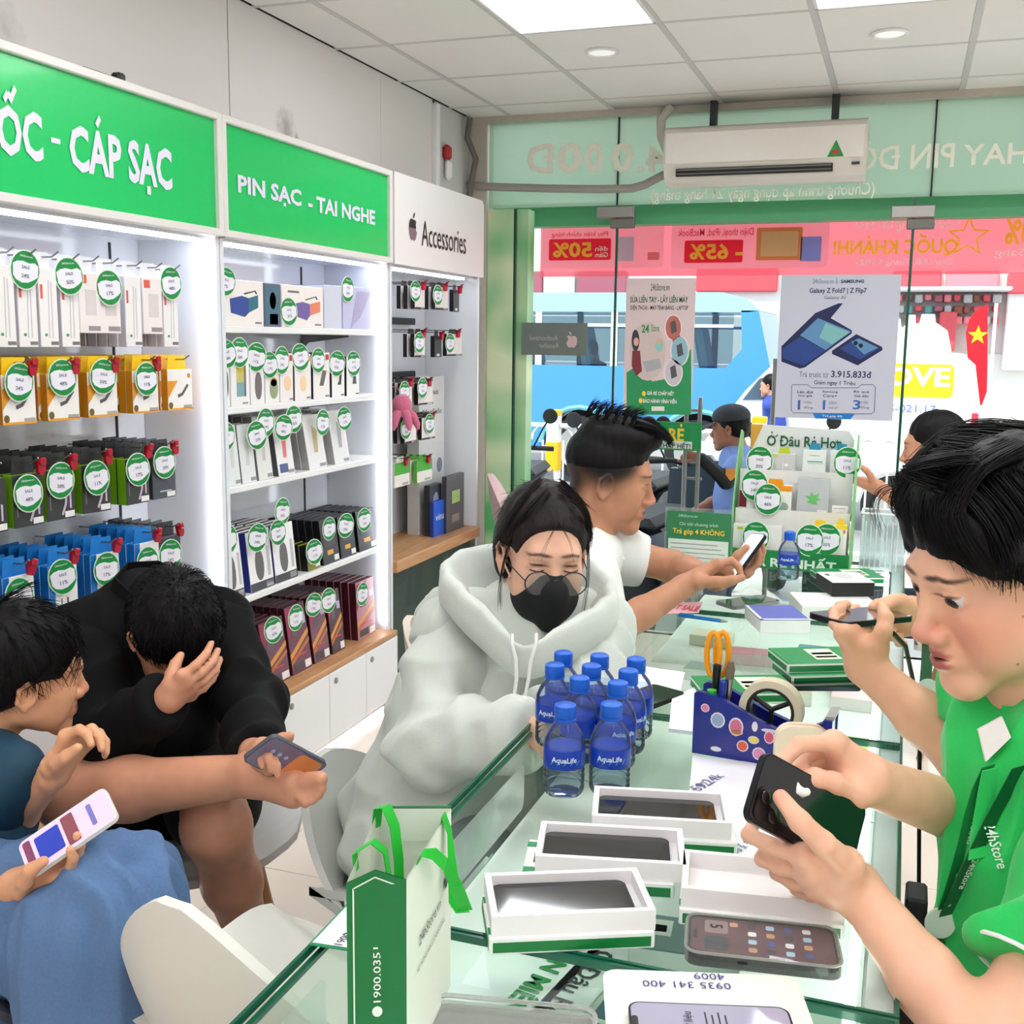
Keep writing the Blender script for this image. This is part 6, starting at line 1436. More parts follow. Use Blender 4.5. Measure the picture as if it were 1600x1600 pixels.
lettering(nb,'Chi ti\u1ebft ch\u01b0\u01a1ng tr\u00ecnh',(xm_,ay_-0.0018,zb2+(wz-zb2)*0.80),(1,0,0),(0,0,1),(xr_-xl_)*0.6,0.014,M('notice mint',(190,226,206)),0.006)
lettering(nb,'24hStore.vn',(xm_-0.03,ay_-0.0018,zb2+(wz-zb2)*0.93),(1,0,0),(0,0,1),(xr_-xl_)*0.3,None,M('notice mint',(190,226,206)),0.006)
m=MB()
for k in range(6):m.bb((xl_+0.012,ay_-0.0026,zb2+0.02+k*0.012),(xr_-0.014-0.01*(k%3),ay_-0.0021,zb2+0.022+k*0.012))
o=build('fine_print',m,M('notice fine',(150,160,152)),nb);o['kind']='stuff'
sy_=3.10;sx0,sx1=-0.437,-0.113;sm_=(sx0+sx1)/2
SW=M('stand white',(228,228,224),rough=0.5);SG=M('stand green',(22,128,66),rough=0.4)
ps=thing('product_stand','stepped white and green cardboard product stand with a price slogan','product stand',(sm_,sy_+0.1,CT))
fp=build('front_board',MB().rbox((sm_,sy_,CT+0.026),(sx1-sx0,0.006,0.052),0.001),SG,ps)
lettering(fp,'GI\u00c1 R\u1eba NH\u1ea4T',(sm_,sy_-0.0038,CT+0.024),(1,0,0),(0,0,1),(sx1-sx0)*0.8,0.036,M('stand letters',(216,230,216)),0.03)
zs=(CT+0.045,CT+0.145,CT+0.25);ysd=(sy_,sy_+0.06,sy_+0.12)
for k in range(3):
 build('step',MB().rbox((sm_,ysd[k]+0.035,zs[k]-0.004),(sx1-sx0-0.01,0.07,0.006),0.001),SW,ps)
 if k:build('riser',MB().bb((sx0+0.006,ysd[k]-0.002,zs[k-1]),(sx1-0.006,ysd[k]+0.002,zs[k]+0.012)),SW,ps)
for s2,x in((-1,sx0),(1,sx1)):
 build('side_board',MB().prism([(0,0),(0.2,0),(0.2,0.36),(0.16,0.37),(0.1,0.30),(0.03,0.12),(0,0.06)],(x-0.002,sy_,CT),(0,1,0),(0,0,1),0.004),M('stand side green',(120,186,110),rough=0.5,var=0.2,scale=14),ps)
bb_=build('back_board',MB().prism([(0,0),(0.29,0),(0.29,0.35),(0.275,0.375),(0.03,0.385),(0,0.385)],(sx0+0.022,sy_+0.197,CT),(1,0,0),(0,0,1),0.004),M('stand back',(226,228,226),rough=0.5),ps)
lettering(bb_,'\u1ede \u0110\u00e2u R\u1ebb H\u01a1n',(sm_+0.012,sy_+0.191,CT+0.345),(1,0,0),(0,0,1),0.21,0.042,M('slogan green',(24,92,56)),0.02,lift=0.001)
build('corner_flash',MB().prism([(0,0.30),(0.035,0.385),(0,0.385)],(sx0+0.022,sy_+0.192,CT),(1,0,0),(0,0,1),0.001),M('flash gold',(214,160,60)),bb_)
def front_box(name,label,x0,x1,y,z0,h,dep,front,side,art=(),tab=None):
 w=x1-x0;t=thing(name,label,'boxed product',((x0+x1)/2,y+dep/2,z0),'goods on the product stand')
 mb=MB().rbox(((x0+x1)/2,y+dep/2,z0+h/2),(w,dep,h),0.001);mi=[]
 for f in mb.f:
  ys_=[mb.v[i][1]for i in f];mi.append(0 if max(ys_)<y+0.0011 else 1)
 mb.m=mi
 build('carton',mb,[M('box %d %d %d'%front,front,rough=0.4),M('box %d %d %d'%side,side,rough=0.4)],t)
 for(nm_,poly,rgb)in art:build(nm_,MB().prism([(p[0]*w,p[1]*h)for p in poly],((x0+x1)/2,y-0.0001,z0),(1,0,0),(0,0,1),0.0005),M('print %d %d %d'%tuple(rgb),rgb,rough=0.4),t)
 if tab:build('hang_tab',MB().prism([(-w*0.25,0),(w*0.25,0),(w*0.2,0.018),(-w*0.2,0.018)],((x0+x1)/2,y+0.002,z0+h),(1,0,0),(0,0,1),0.001),M('tab %d %d %d'%tab,tab),t)
 return t
P=lambda px,py,y:at(px,py,y=y)
def sbox(name,label,x0,x1,ytop,lvl,dep,front,side,art=(),tab=None):
 yy=ysd[lvl]+0.012;a=P(x0,ytop,yy);b=P(x1,ytop,yy)
 return front_box(name,label,a[0],b[0],yy,zs[lvl],a[2]-zs[lvl],dep,front,side,art,tab)
buds=[('bud_print',ov(-0.1,0.4,0.3,0.2),(60,62,66)),('logo_dot',rect(-0.42,0.8,-0.3,0.9),(190,206,40))]
sbox('earbud_box','flat white earbud carton at the left of the lowest stand step',1146,1222,818,0,0.03,(232,230,226),(210,208,204),buds)
sbox('cable_carton','yellow topped white carton beside the earbud carton on the lowest step',1262,1302,822,0,0.03,(238,236,230),(226,206,80),[('yellow_top',rect(-0.5,0.88,0.5,1.0),(244,206,30)),('logo_ring',ov(0.3,0.8,0.12,0.14),(206,150,40))],(244,206,30))
sbox('cable_carton','yellow topped white carton at the right end of the lowest step',1303,1324,820,0,0.03,(238,236,230),(226,206,80),[('yellow_top',rect(-0.5,0.88,0.5,1.0),(244,206,30)),('logo_ring',ov(0.3,0.8,0.2,0.14),(206,150,40))],(244,206,30))
sbox('speaker_carton','maroon and white earbud case carton on the middle stand step',1156,1184,762,1,0.03,(226,222,220),(120,40,46),[('maroon_print',rect(-0.5,0.2,-0.1,0.9),(120,36,44)),('case_print',ov(0.1,0.35,0.5,0.4),(240,240,240))])
sbox('charger_carton','orange topped white magnetic charger carton on the middle step',1186,1238,757,1,0.03,(238,238,232),(226,226,220),[('orange_top',rect(-0.5,0.8,0.5,1.0),(236,152,20)),('puck_print',ov(0.22,0.25,0.4,0.34),(150,180,166)),('puck_print',ov(0.0,0.14,0.3,0.24),(40,42,44))],(236,152,20))
sbox('protector_pack','grey flat pack with a green leaf drawing on the middle step',1247,1297,746,1,0.012,(190,194,196),(120,124,128),[('leaf_print',[(0.0,0.3),(-0.2,0.35),(-0.1,0.42),(-0.26,0.52),(-0.08,0.52),(-0.06,0.64),(0.04,0.54),(0.2,0.62),(0.14,0.48),(0.26,0.44),(0.1,0.38),(0.16,0.3)],(110,190,110)),('price_label',rect(0.15,0.08,0.45,0.16),(236,236,230))])
sbox('protector_pack','small white screen film pack at the right of the middle step',1300,1326,790,1,0.01,(240,236,232),(220,216,212),[('text_lines',rect(-0.4,0.75,0.3,0.8),(150,146,144)),('photo_print',ov(0.0,0.3,0.6,0.2),(206,180,150))])
sbox('earphone_pack','lime cornered white earphone pack at the left of the top step',1170,1204,706,2,0.02,(226,226,220),(206,206,200),[('device_print',ov(0.1,0.3,0.5,0.4),(40,42,46))],(214,206,60))
sbox('earphone_pack','grey earphone pack with a lime corner on the top step',1207,1244,708,2,0.02,(206,206,204),(190,190,188),[('wire_print',rect(-0.05,0.2,-0.02,0.6),(236,236,236)),('bud_print',ov(0.1,0.45,0.18,0.14),(240,240,240)),('logo_dot',rect(-0.45,0.84,-0.25,0.96),(206,206,40))],(190,206,50))
sbox('adapter_pack','white adapter pack with green lettering on the top step',1255,1292,702,2,0.02,(232,238,234),(120,170,170),[('text_lines',rect(-0.3,0.52,0.35,0.56),(90,150,120)),('text_lines',rect(-0.3,0.46,0.35,0.48),(150,190,170)),('text_lines',rect(-0.2,0.76,0.2,0.79),(160,170,166))],(40,140,176))
sbox('earphone_pack','white earphone pack with a teal hanger at the right of the top step',1298,1333,703,2,0.02,(234,238,236),(80,160,170),[('wire_print',rect(-0.2,0.1,-0.16,0.5),(70,72,76)),('wire_print',rect(0.1,0.1,0.14,0.5),(70,72,76))],(30,140,170))
rs=rotz(-PI/2+0.05)
for k,(px,py,yy,lab)in enumerate(((1187,721,ysd[2],'the lime cornered earphone pack'),(1179,758,ysd[1]+0.0,'the maroon earbud carton'),(1200,780,ysd[1]-0.01,'the orange topped charger carton'),(1181,839,ysd[0]-0.002,'the flat earbud carton'),(1324,723,ysd[2],'the teal hanger earphone pack'),(1265,844,ysd[0]-0.002,'the yellow topped carton by the bottle'),(1292,843,ysd[0]+0.004,'the yellow topped carton at the step end'))):
 c=P(px,py,yy);sale_tag(c,rs,'round green ringed sale tag on %s'%lab,'sale tags on the product stand',k+1,s=0.98)
xa=at(1347,800,y=3.2);xb=at(1412,885,y=3.2)
t=thing('acrylic_box','clear ribbed acrylic box standing at the counter end','acrylic box',((xa[0]+xb[0])/2,3.2,CT))
GA=glass('ribbed acrylic',(226,236,238),refl=0.12,haze=0.45,hazecol=(214,222,226))
build('front_sheet',MB().plate((xa[0],3.18,CT),(CXR-0.004,3.182,xa[2]),1),GA,t);build('back_sheet',MB().plate((xa[0],3.27,CT),(CXR-0.004,3.272,xa[2]),1),GA,t)
build('rim',MB().tube([(xa[0],3.181,xa[2]),(CXR-0.004,3.181,xa[2]),(CXR-0.004,3.271,xa[2]),(xa[0],3.271,xa[2]),(xa[0],3.181,xa[2])],0.003,6),WHITE,t)
for k in range(7):build('rib',MB().bb((xa[0]+0.012+k*0.014,3.178,CT+0.002),(xa[0]+0.015+k*0.014,3.181,xa[2]-0.02)),M('rib grey',(206,212,218)),t)
q=at(1362,868,z=CT);flat_box('charger_puck','small black charger block lying by the acrylic box',(min(q[0],-0.02),q[1]-0.16,CT),(0.05,0.035,0.014),0.1,((40,40,44),(24,24,26)),cat='charger')
m=MB();kc=at(1362,886,z=CT+0.003);kc[0]=min(kc[0],-0.02);random.seed(9)
t=thing('key_bunch','bunch of silver keys lying by the black charger block','keys',(kc[0],kc[1]-0.08,CT))
for k in range(5):
 a=random.uniform(-0.8,0.8);c=kc+np.array([random.uniform(-0.03,0.03),-0.08+random.uniform(-0.015,0.015),0.0005*k])
 build('key',MB().prism([tuple(p)for p in rr(0.016,0.014,0.006,3)],c,rotz(a)@np.array([1.0,0,0]),rotz(a)@np.array([0,1.0,0]),0.002).box(c+rotz(a)@np.array([0.02,0,0.001]),(0.03,0.006,0.002),R=rotz(a)),STEEL,t)
build('ring',MB().tube([kc+np.array([0.01*math.cos(b),-0.08+0.01*math.sin(b),0.004])for b in np.linspace(0,2*PI,13)],0.001,5),STEEL,t)
PY=GY-0.012
def poster(label,x0,y0,x1,y1,rgb,name='poster',cat='poster'):
 a=at(x0,y0,y=PY);b=at(x1,y1,y=PY)
 t=thing(name,label,cat,((a[0]+b[0])/2,PY,b[2]))
 s=build('sheet',MB().bb((a[0],PY,b[2]),(b[0],PY+0.003,a[2])),M('poster %d %d %d'%rgb,rgb,rough=0.5,var=0.02,scale=4),t)
 return t,s,a,b
def pdraw(par,name,poly,mat,lay=1):
 """flat print on a poster given by points of the photograph"""
 yy=PY-0.0004*lay
 pts=[at(x,y,y=yy)for x,y in poly]
 return build(name,(lambda m:(m.add(pts,[tuple(range(len(pts)))]),m)[1])(MB()),mat,par)
def ptext(par,s,x0,y0,x1,y1,mat,bold=0.01,lay=2):
 yy=PY-0.0004*lay;a=at(x0,y0,y=yy);b=at(x1,y1,y=yy)
 return lettering(par,s,(a+b)/2,(1,0,0),(0,0,1),abs(b[0]-a[0]),abs(a[2]-b[2]),mat,bold)
def pell(cx,cy,w,h,n=20):return[(cx+p[0],cy+p[1])for p in ell(w,h,n)]
t,s,a,b=poster('white and green phone repair poster hanging on the glass',979,435,1080,648,(226,206,206))
pg=M('poster green',(44,150,92),rough=0.5);pd=M('poster dark green',(36,96,66),rough=0.5);pw=M('poster white',(238,228,226),rough=0.5);ps_=M('poster skin',(226,178,158));pr_=M('poster maroon',(130,50,60));pn_=M('poster ink',(60,60,66))
pdraw(s,'green_field',[(979,582),(990,575),(1020,596),(1050,590),(1066,560),(1080,545),(1080,648),(979,648)],pg)
ptext(s,'24hStore.vn',1017,443,1046,454,pd,0.004)
ptext(s,'S\u1eecA LI\u1ec0N TAY - L\u1ea4Y LI\u1ec0N M\u00c1Y',985,460,1075,473,pd,0.014);ptext(s,'\u0110I\u1ec6N THO\u1ea0I - M\u00c1Y T\u00cdNH B\u1ea2NG - LAPTOP',985,475,1075,486,pn_,0.008)
o=pdraw(s,'round_photo',pell(1012,549,56,92),M('poster photo',(214,196,190)),2)
pdraw(o,'woman_hair',pell(993,532,12,34),pn_,3);pdraw(o,'woman_face',pell(994,534,8,13),ps_,4);pdraw(o,'woman_dress',[(988,548),(1000,548),(1003,580),(994,588),(987,572)],pr_,4)
pdraw(o,'repairman',pell(1030,540,12,20),M('poster mint',(150,206,196)),3);pdraw(o,'repairman_face',pell(1030,533,9,9),ps_,4);pdraw(o,'tool',[(1004,565),(1030,560),(1034,575),(1010,582)],M('poster grey',(176,176,180)),3)
ptext(o,'24',1003,507,1014,520,pg,0.03,4);ptext(o,'Store',1018,507,1030,518,pg,0.004,4)
for k,(cx,cy,w,h,c)in enumerate(((1052,512,24,38,(196,110,96)),(1062,548,26,44,(150,190,206)),(1052,582,26,40,(206,200,206)))):
 o=pdraw(s,'round_photo',pell(cx,cy,w+4,h+4),pw,2);pdraw(o,'round_photo_picture',pell(cx,cy,w,h),M('print %d %d %d'%c,c),3);pdraw(o,'tool_picture',[(cx-3,cy+10),(cx-5,cy-8),(cx+3,cy-12),(cx+6,cy+6)],M('poster tool',(90,86,96)),4)
ptext(s,'GI\u00c1 R\u1eba CH\u1ea4P H\u1ebeT',1011,609,1053,618,wht,0.02);ptext(s,'B\u1ea2O H\u00c0NH V\u0128NH VI\u1ec4N',1005,621,1057,631,wht,0.02)
for cx,cy in((1006,615),(1001,626)):pdraw(s,'yellow_dot',pell(cx,cy,6,8,12),yel,2)
pdraw(s,'button_print',[(1018,635),(1038,635),(1038,642),(1018,642)],pw,2)
t,s,a,b=poster('pale blue folding phone poster with a price hanging on the glass',1221,430,1394,658,(204,206,222))
ink=M('poster navy',(40,44,84),rough=0.5);inkg=M('poster grey ink',(120,122,136));inkb=M('poster blue ink',(60,110,190))
ptext(s,'24hStore.vn',1270,436,1302,443,inkg,0.004);ptext(s,'SAMSUNG',1314,437,1350,442,ink,0.03)
pdraw(s,'rule',[(1307,434),(1308,434),(1308,444),(1307,444)],inkg,2)
ptext(s,'Galaxy Z Fold7 | Z Flip7',1265,450,1354,460,ink,0.016);ptext(s,'Galaxy AI',1288,462,1321,469,inkg,0.006)
nv=M('device navy',(24,36,84),rough=0.3);scr=M('device screen',(96,146,190),rough=0.3);scr2=M('device screen deep',(40,70,140),rough=0.3)
o=pdraw(s,'fold_phone',[(1221,541),(1274,489),(1310,474),(1317,474),(1298,497),(1331,516),(1331,521),(1258,574),(1250,576),(1221,565)],nv,1)
pdraw(o,'fold_screen',[(1278,497),(1330,518),(1290,547),(1250,524)],scr,2);pdraw(o,'fold_screen',[(1250,526),(1290,548),(1256,571),(1223,560),(1223,545)],scr2,2);pdraw(o,'fold_glow',[(1290,505),(1328,519),(1300,538),(1280,527)],M('device teal',(130,190,190)),3)
o=pdraw(s,'flip_phone',[(1300,548),(1338,522),(1378,542),(1379,547),(1340,571),(1300,553)],nv,1)
pdraw(o,'flip_screen',[(1312,545),(1340,528),(1374,544),(1344,562)],scr2,2);pdraw(o,'flip_glow',[(1330,534),(1342,529),(1372,543),(1350,554)],scr,3)
for cx in(1337,1345):pdraw(o,'flip_lens',pell(cx,536+0.5*(cx-1337),7,7,12),M('lens dark',(14,18,34)),4)
ptext(s,'Tr\u1ea3 tr\u01b0\u1edbc t\u1eeb',1249,580,1294,590,inkg,0.006);ptext(s,'3.915.833\u0111',1299,579,1361,591,ink,0.02)
ptext(s,'Gi\u1ea3m ngay 1 Tri\u1ec7u',1272,594,1336,604,ink,0.008)
bx=[(1238,601),(1262,601),(1268,606),(1340,606),(1346,601),(1364,601),(1368,605),(1366,643),(1361,647),(1240,645),(1236,641),(1237,604)]
yy=PY-0.001;build('box_outline',MB().tube([at(x,y,y=yy)for x,y in bx+[bx[0]]],0.0016,5),inkg,s)
for k,(x,n1,l1,l2,u1,u2)in enumerate(((1242,'1','L\u00ean \u0111\u1eddi','tr\u1ee3 gi\u00e1','tri\u1ec7u','\u0111\u1ed3ng'),(1281,'1','Samsung','Care+','n\u0103m','mi\u1ec5n ph\u00ed'),(1330,'3','B\u1ed9 qu\u00e0','Gi\u00e1 \u0111\u1ebfn','tri\u1ec7u','\u0111\u1ed3ng'))):
 ptext(s,l1,x+4,610,x+28,615,ink,0.006);ptext(s,l2,x+5,616,x+27,621,ink,0.006);ptext(s,n1,x+(5 if n1=='1' else 3),625,x+(8 if n1=='1' else 14),640,inkb,0.0 if n1=='1' else 0.02);ptext(s,u1,x+14,626,x+26,632,inkg,0.004);ptext(s,u2,x+14,634,x+28,640,inkg,0.004)
pdraw(s,'blue_tab',[(1270,646),(1335,647),(1329,655),(1274,654)],M('tab blue',(44,70,160)),2);ptext(s,'Tr\u1ea3 g\u00f3p 0%',1285,648,1316,653,wht,0.006,3)
t,s,a,b=poster('dark grey reseller plaque on the glass with mirrored lettering',815,504,917,556,(112,122,116),'reseller_plaque','plaque')
c=at(893,533,y=PY-0.003);build('fruit_mark',fruit(MB(),c,(-1,0,0),(0,0,1),0.078),M('plaque mark',(206,180,178)),s)
pm_=M('plaque text',(176,182,178))
for st_,x0,y0,x1,y1 in(('Authorized',828,524,872,532),('Reseller',842,536,872,544)):
 a=at(x0,y0,y=PY-0.0006);b=at(x1,y1,y=PY-0.0006);lettering(s,st_,(a+b)/2,(-1,0,0),(0,0,1),abs(b[0]-a[0]),abs(a[2]-b[2]),pm_,0.004,lift=-0.0004)
tag(build('charging_cable',MB().tube([at(1396,990,d=1.55),at(1415,1010,d=1.6),at(1430,1080,d=1.7),at(1437,1150,d=1.8),(0.075,1.9,0.6),(0.07,1.9,0.2),(0.1,1.8,0.012)],0.0035,8),BLACK),'black charging cable hanging from the second seller\'s phone down behind the counter','cable')
t=thing('cable_duct','black cable duct standing on the floor behind the counter','cable duct',(0.07,1.62,0))
build('duct',MB().rbox((0.062,1.62,0.36),(0.03,0.06,0.72),0.004),BLACK,t);build('socket',MB().rbox((0.085,1.60,0.55),(0.03,0.05,0.08),0.004),DARK,t)
def vnoise(p,seed=0):
 """value noise on an (n,3) array"""
 i=np.floor(p).astype(np.int64);f=p-i;f=f*f*(3-2*f);out=0
 for a in(0,1):
  for b in(0,1):
   for c in(0,1):
    h=((i[:,0]+a)*73856093)^((i[:,1]+b)*19349663)^((i[:,2]+c)*83492791)^(seed*2654435)
    h=(h*1103515245+12345)&0x7fffffff;h=((h>>8)&0xffff)/65535.0
    out=out+h*(f[:,0]if a else 1-f[:,0])*(f[:,1]if b else 1-f[:,1])*(f[:,2]if c else 1-f[:,2])
 return out
class Shape:
 def __init__(s):s.p=[]
 def cone(s,a,b,ra,rb=None,k=0.01,sub=False):
  s.p.append(('c',np.asarray(a,float),np.asarray(b,float),float(ra),float(ra if rb is None else rb),k,sub));return s
 def chain(s,pts,rs,k=0.01):
  for i in range(len(pts)-1):s.cone(pts[i],pts[i+1],rs[i],rs[i+1],k)
  return s
 def ell(s,c,r,R=None,k=0.01,sub=False):
  s.p.append(('e',np.asarray(c,float),np.asarray(r,float),np.eye(3)if R is None else np.asarray(R,float),None,k,sub));return s
 def cut(s,c,n,k=0.004):s.p.append(('h',np.asarray(c,float),nrm(n),None,None,k,True));return s
 def mesh(s,h,lo=None,hi=None):
  bl,bh=[],[]
  for q in s.p:
   if q[6]:continue
   if q[0]=='c':bl.append(np.minimum(q[1]-q[3],q[2]-q[4]));bh.append(np.maximum(q[1]+q[3],q[2]+q[4]))
   else:m=q[2].max();bl.append(q[1]-m);bh.append(q[1]+m)
  L=np.min(bl,0)-3*h;H_=np.max(bh,0)+3*h
  if lo is not None:L=np.maximum(L,lo)
  if hi is not None:H_=np.minimum(H_,hi)
  n=np.ceil((H_-L)/h).astype(int)+1
  ax=[L[i]+h*np.arange(n[i])for i in range(3)]
  f=np.full(n,0.05,np.float32)
  for q in s.p:
   k=q[5]
   if q[0]=='h':i0=np.zeros(3,int);i1=n
   else:
    if q[0]=='c':a=np.minimum(q[1]-q[3],q[2]-q[4]);b=np.maximum(q[1]+q[3],q[2]+q[4])
    else:e=np.abs(q[3])@q[2];a=q[1]-e;b=q[1]+e
    pad=k+3*h+0.012;i0=np.clip(np.floor((a-pad-L)/h).astype(int),0,n);i1=np.clip(np.ceil((b+pad-L)/h).astype(int)+1,0,n)
   if(i1<=i0).any():continue
   sl=tuple(slice(i0[i],i1[i])for i in range(3))
   X=ax[0][sl[0]][:,None,None];Y=ax[1][sl[1]][None,:,None];Z=ax[2][sl[2]][None,None,:]
   if q[0]=='c':
    A,B=q[1],q[2];d=B-A;dd=max(d@d,1e-12)
    t=np.clip(((X-A[0])*d[0]+(Y-A[1])*d[1]+(Z-A[2])*d[2])/dd,0,1)
    g=np.sqrt((X-A[0]-t*d[0])**2+(Y-A[1]-t*d[1])**2+(Z-A[2]-t*d[2])**2)-(q[3]+(q[4]-q[3])*t)
   elif q[0]=='e':
    R=q[3];c=q[1];r=q[2];u=[R[0,i]*(X-c[0])+R[1,i]*(Y-c[1])+R[2,i]*(Z-c[2])for i in range(3)]
    k0=np.sqrt(sum((u[i]/r[i])**2 for i in range(3)));k1=np.sqrt(sum((u[i]/r[i]**2)**2 for i in range(3)))+1e-9;g=k0*(k0-1)/k1
   else:g=-((X-q[1][0])*q[2][0]+(Y-q[1][1])*q[2][1]+(Z-q[1][2])*q[2][2])
   g=g.astype(np.float32);o=f[sl]
   if q[6]:g=-g;hh=np.maximum(k-np.abs(o-g),0)/k;f[sl]=np.maximum(o,g)+hh*hh*k*0.25
   else:hh=np.maximum(k-np.abs(o-g),0)/k;f[sl]=np.minimum(o,g)-hh*hh*k*0.25
  ins=f<0
  c=sum(ins[a:n[0]-1+a,b:n[1]-1+b,d:n[2]-1+d].astype(np.int8)for a in(0,1)for b in(0,1)for d in(0,1))
  act=np.argwhere((c>0)&(c<8));idx=np.full(c.shape,-1,np.int64);idx[tuple(act.T)]=np.arange(len(act))
  pos=np.zeros((len(act),3));cnt=np.zeros(len(act));cor=[(a,b,d)for a in(0,1)for b in(0,1)for d in(0,1)]
  for i,a in enumerate(cor):
   for b in cor[i+1:]:
    if sum(abs(np.subtract(a,b)))!=1:continue
    fa=f[tuple((act+a).T)];fb=f[tuple((act+b).T)];m=(fa<0)!=(fb<0)
    t=np.where(m,fa/np.where(m,fa-fb,1),0)
    pos+=np.where(m[:,None],np.array(a)+t[:,None]*(np.array(b)-np.array(a)),0);cnt+=m
  v=L+h*(act+pos/cnt[:,None])
  F=[]
  for x in range(3):
   y,z=(x+1)%3,(x+2)%3
   e=[0,0,0];e[x]=1
   A=ins[:-1]if x==0 else(ins[:,:-1]if x==1 else ins[:,:,:-1]);B=ins[1:]if x==0 else(ins[:,1:]if x==1 else ins[:,:,1:])
   w=np.argwhere(A!=B);w=w[(w[:,y]>0)&(w[:,z]>0)&(w[:,y]<n[y]-1)&(w[:,z]<n[z]-1)]
   sg=ins[tuple(w.T)];q=[]
   for dy,dz in((-1,-1),(0,-1),(0,0),(-1,0)):
    g=w.copy();g[:,y]+=dy;g[:,z]+=dz;q.append(idx[tuple(g.T)])
   q=np.stack(q,1);q[~sg]=q[~sg][:,::-1];F.append(q)
  F=np.concatenate(F);F=F[(F>=0).all(1)]
  return v,F
def vnormals(v,f):
 n=np.zeros_like(v);a=np.cross(v[f[:,2]]-v[f[:,0]],v[f[:,3]]-v[f[:,1]])
 for i in range(4):np.add.at(n,f[:,i],a)
 return n/(np.linalg.norm(n,axis=1,keepdims=True)+1e-12)
def relax(v,f,it=2,w=0.5):
 for _ in range(it):
  s=np.zeros_like(v);c=np.zeros(len(v))
  for i in range(4):np.add.at(s,f[:,i],v[f[:,(i+1)%4]]+v[f[:,(i-1)%4]]);np.add.at(c,f[:,i],2)
  v=v+w*(s/c[:,None]-v)
 return v
def folds(v,f,amp,scale=(9,9,4),seed=0,fine=0.25):
 """cloth creases: ridged noise pushed along the surface normal"""
 n=vnormals(v,f);s=np.array(scale)
 w=v+0.03*np.stack([vnoise(v*6+k*7.1,seed+k)for k in range(3)],1)
 r=1-np.abs(2*vnoise(w*s,seed)-1)*1.6;r2=vnoise(w*s*2.3,seed+5)-0.5
 return v+n*(amp*(r-0.5)+amp*fine*2*r2)[:,None]
def org_obj(name,pieces,mat,parent,cols=None,smooth_it=1):
 """join finished pieces (v, f) into one mesh; cols gives one colour per vertex"""
 V=[];F=[];o=0
 for v,f in pieces:V.append(v);F.append(f+o);o+=len(v)
 V=np.concatenate(V);F=np.concatenate(F)
 ob=mesh_obj(name,V,F,mat,None,parent,sharp=None)
 if cols is not None:
  a=ob.data.attributes.new('Col','FLOAT_COLOR','POINT')
  a.data.foreach_set('color',np.concatenate([cols(V),np.ones((len(V),1))],1).astype(np.float32).ravel())
 return ob
def painter(base,paints):
 """skin colour with soft painted areas: (centre, axes, radii, colour, softness)"""
 def fn(V):
  c=np.tile(np.array(lin(base)[:3]),(len(V),1))
  c=c*(0.94+0.12*vnoise(V*60,3))[:,None]
  for(p,R,r,col,soft)in paints:
   d=np.sqrt(((((V-p)@R)/np.asarray(r))**2).sum(1));w=np.clip((1+soft-d)/(2*soft),0,1);w=w*w*(3-2*w)
   c=c*(1-w[:,None])+np.array(lin(col)[:3])*w[:,None]
  return c
 return fn
def head_R(yaw,pitch,roll):return rotz(yaw)@roty(pitch)@rotx(roll)
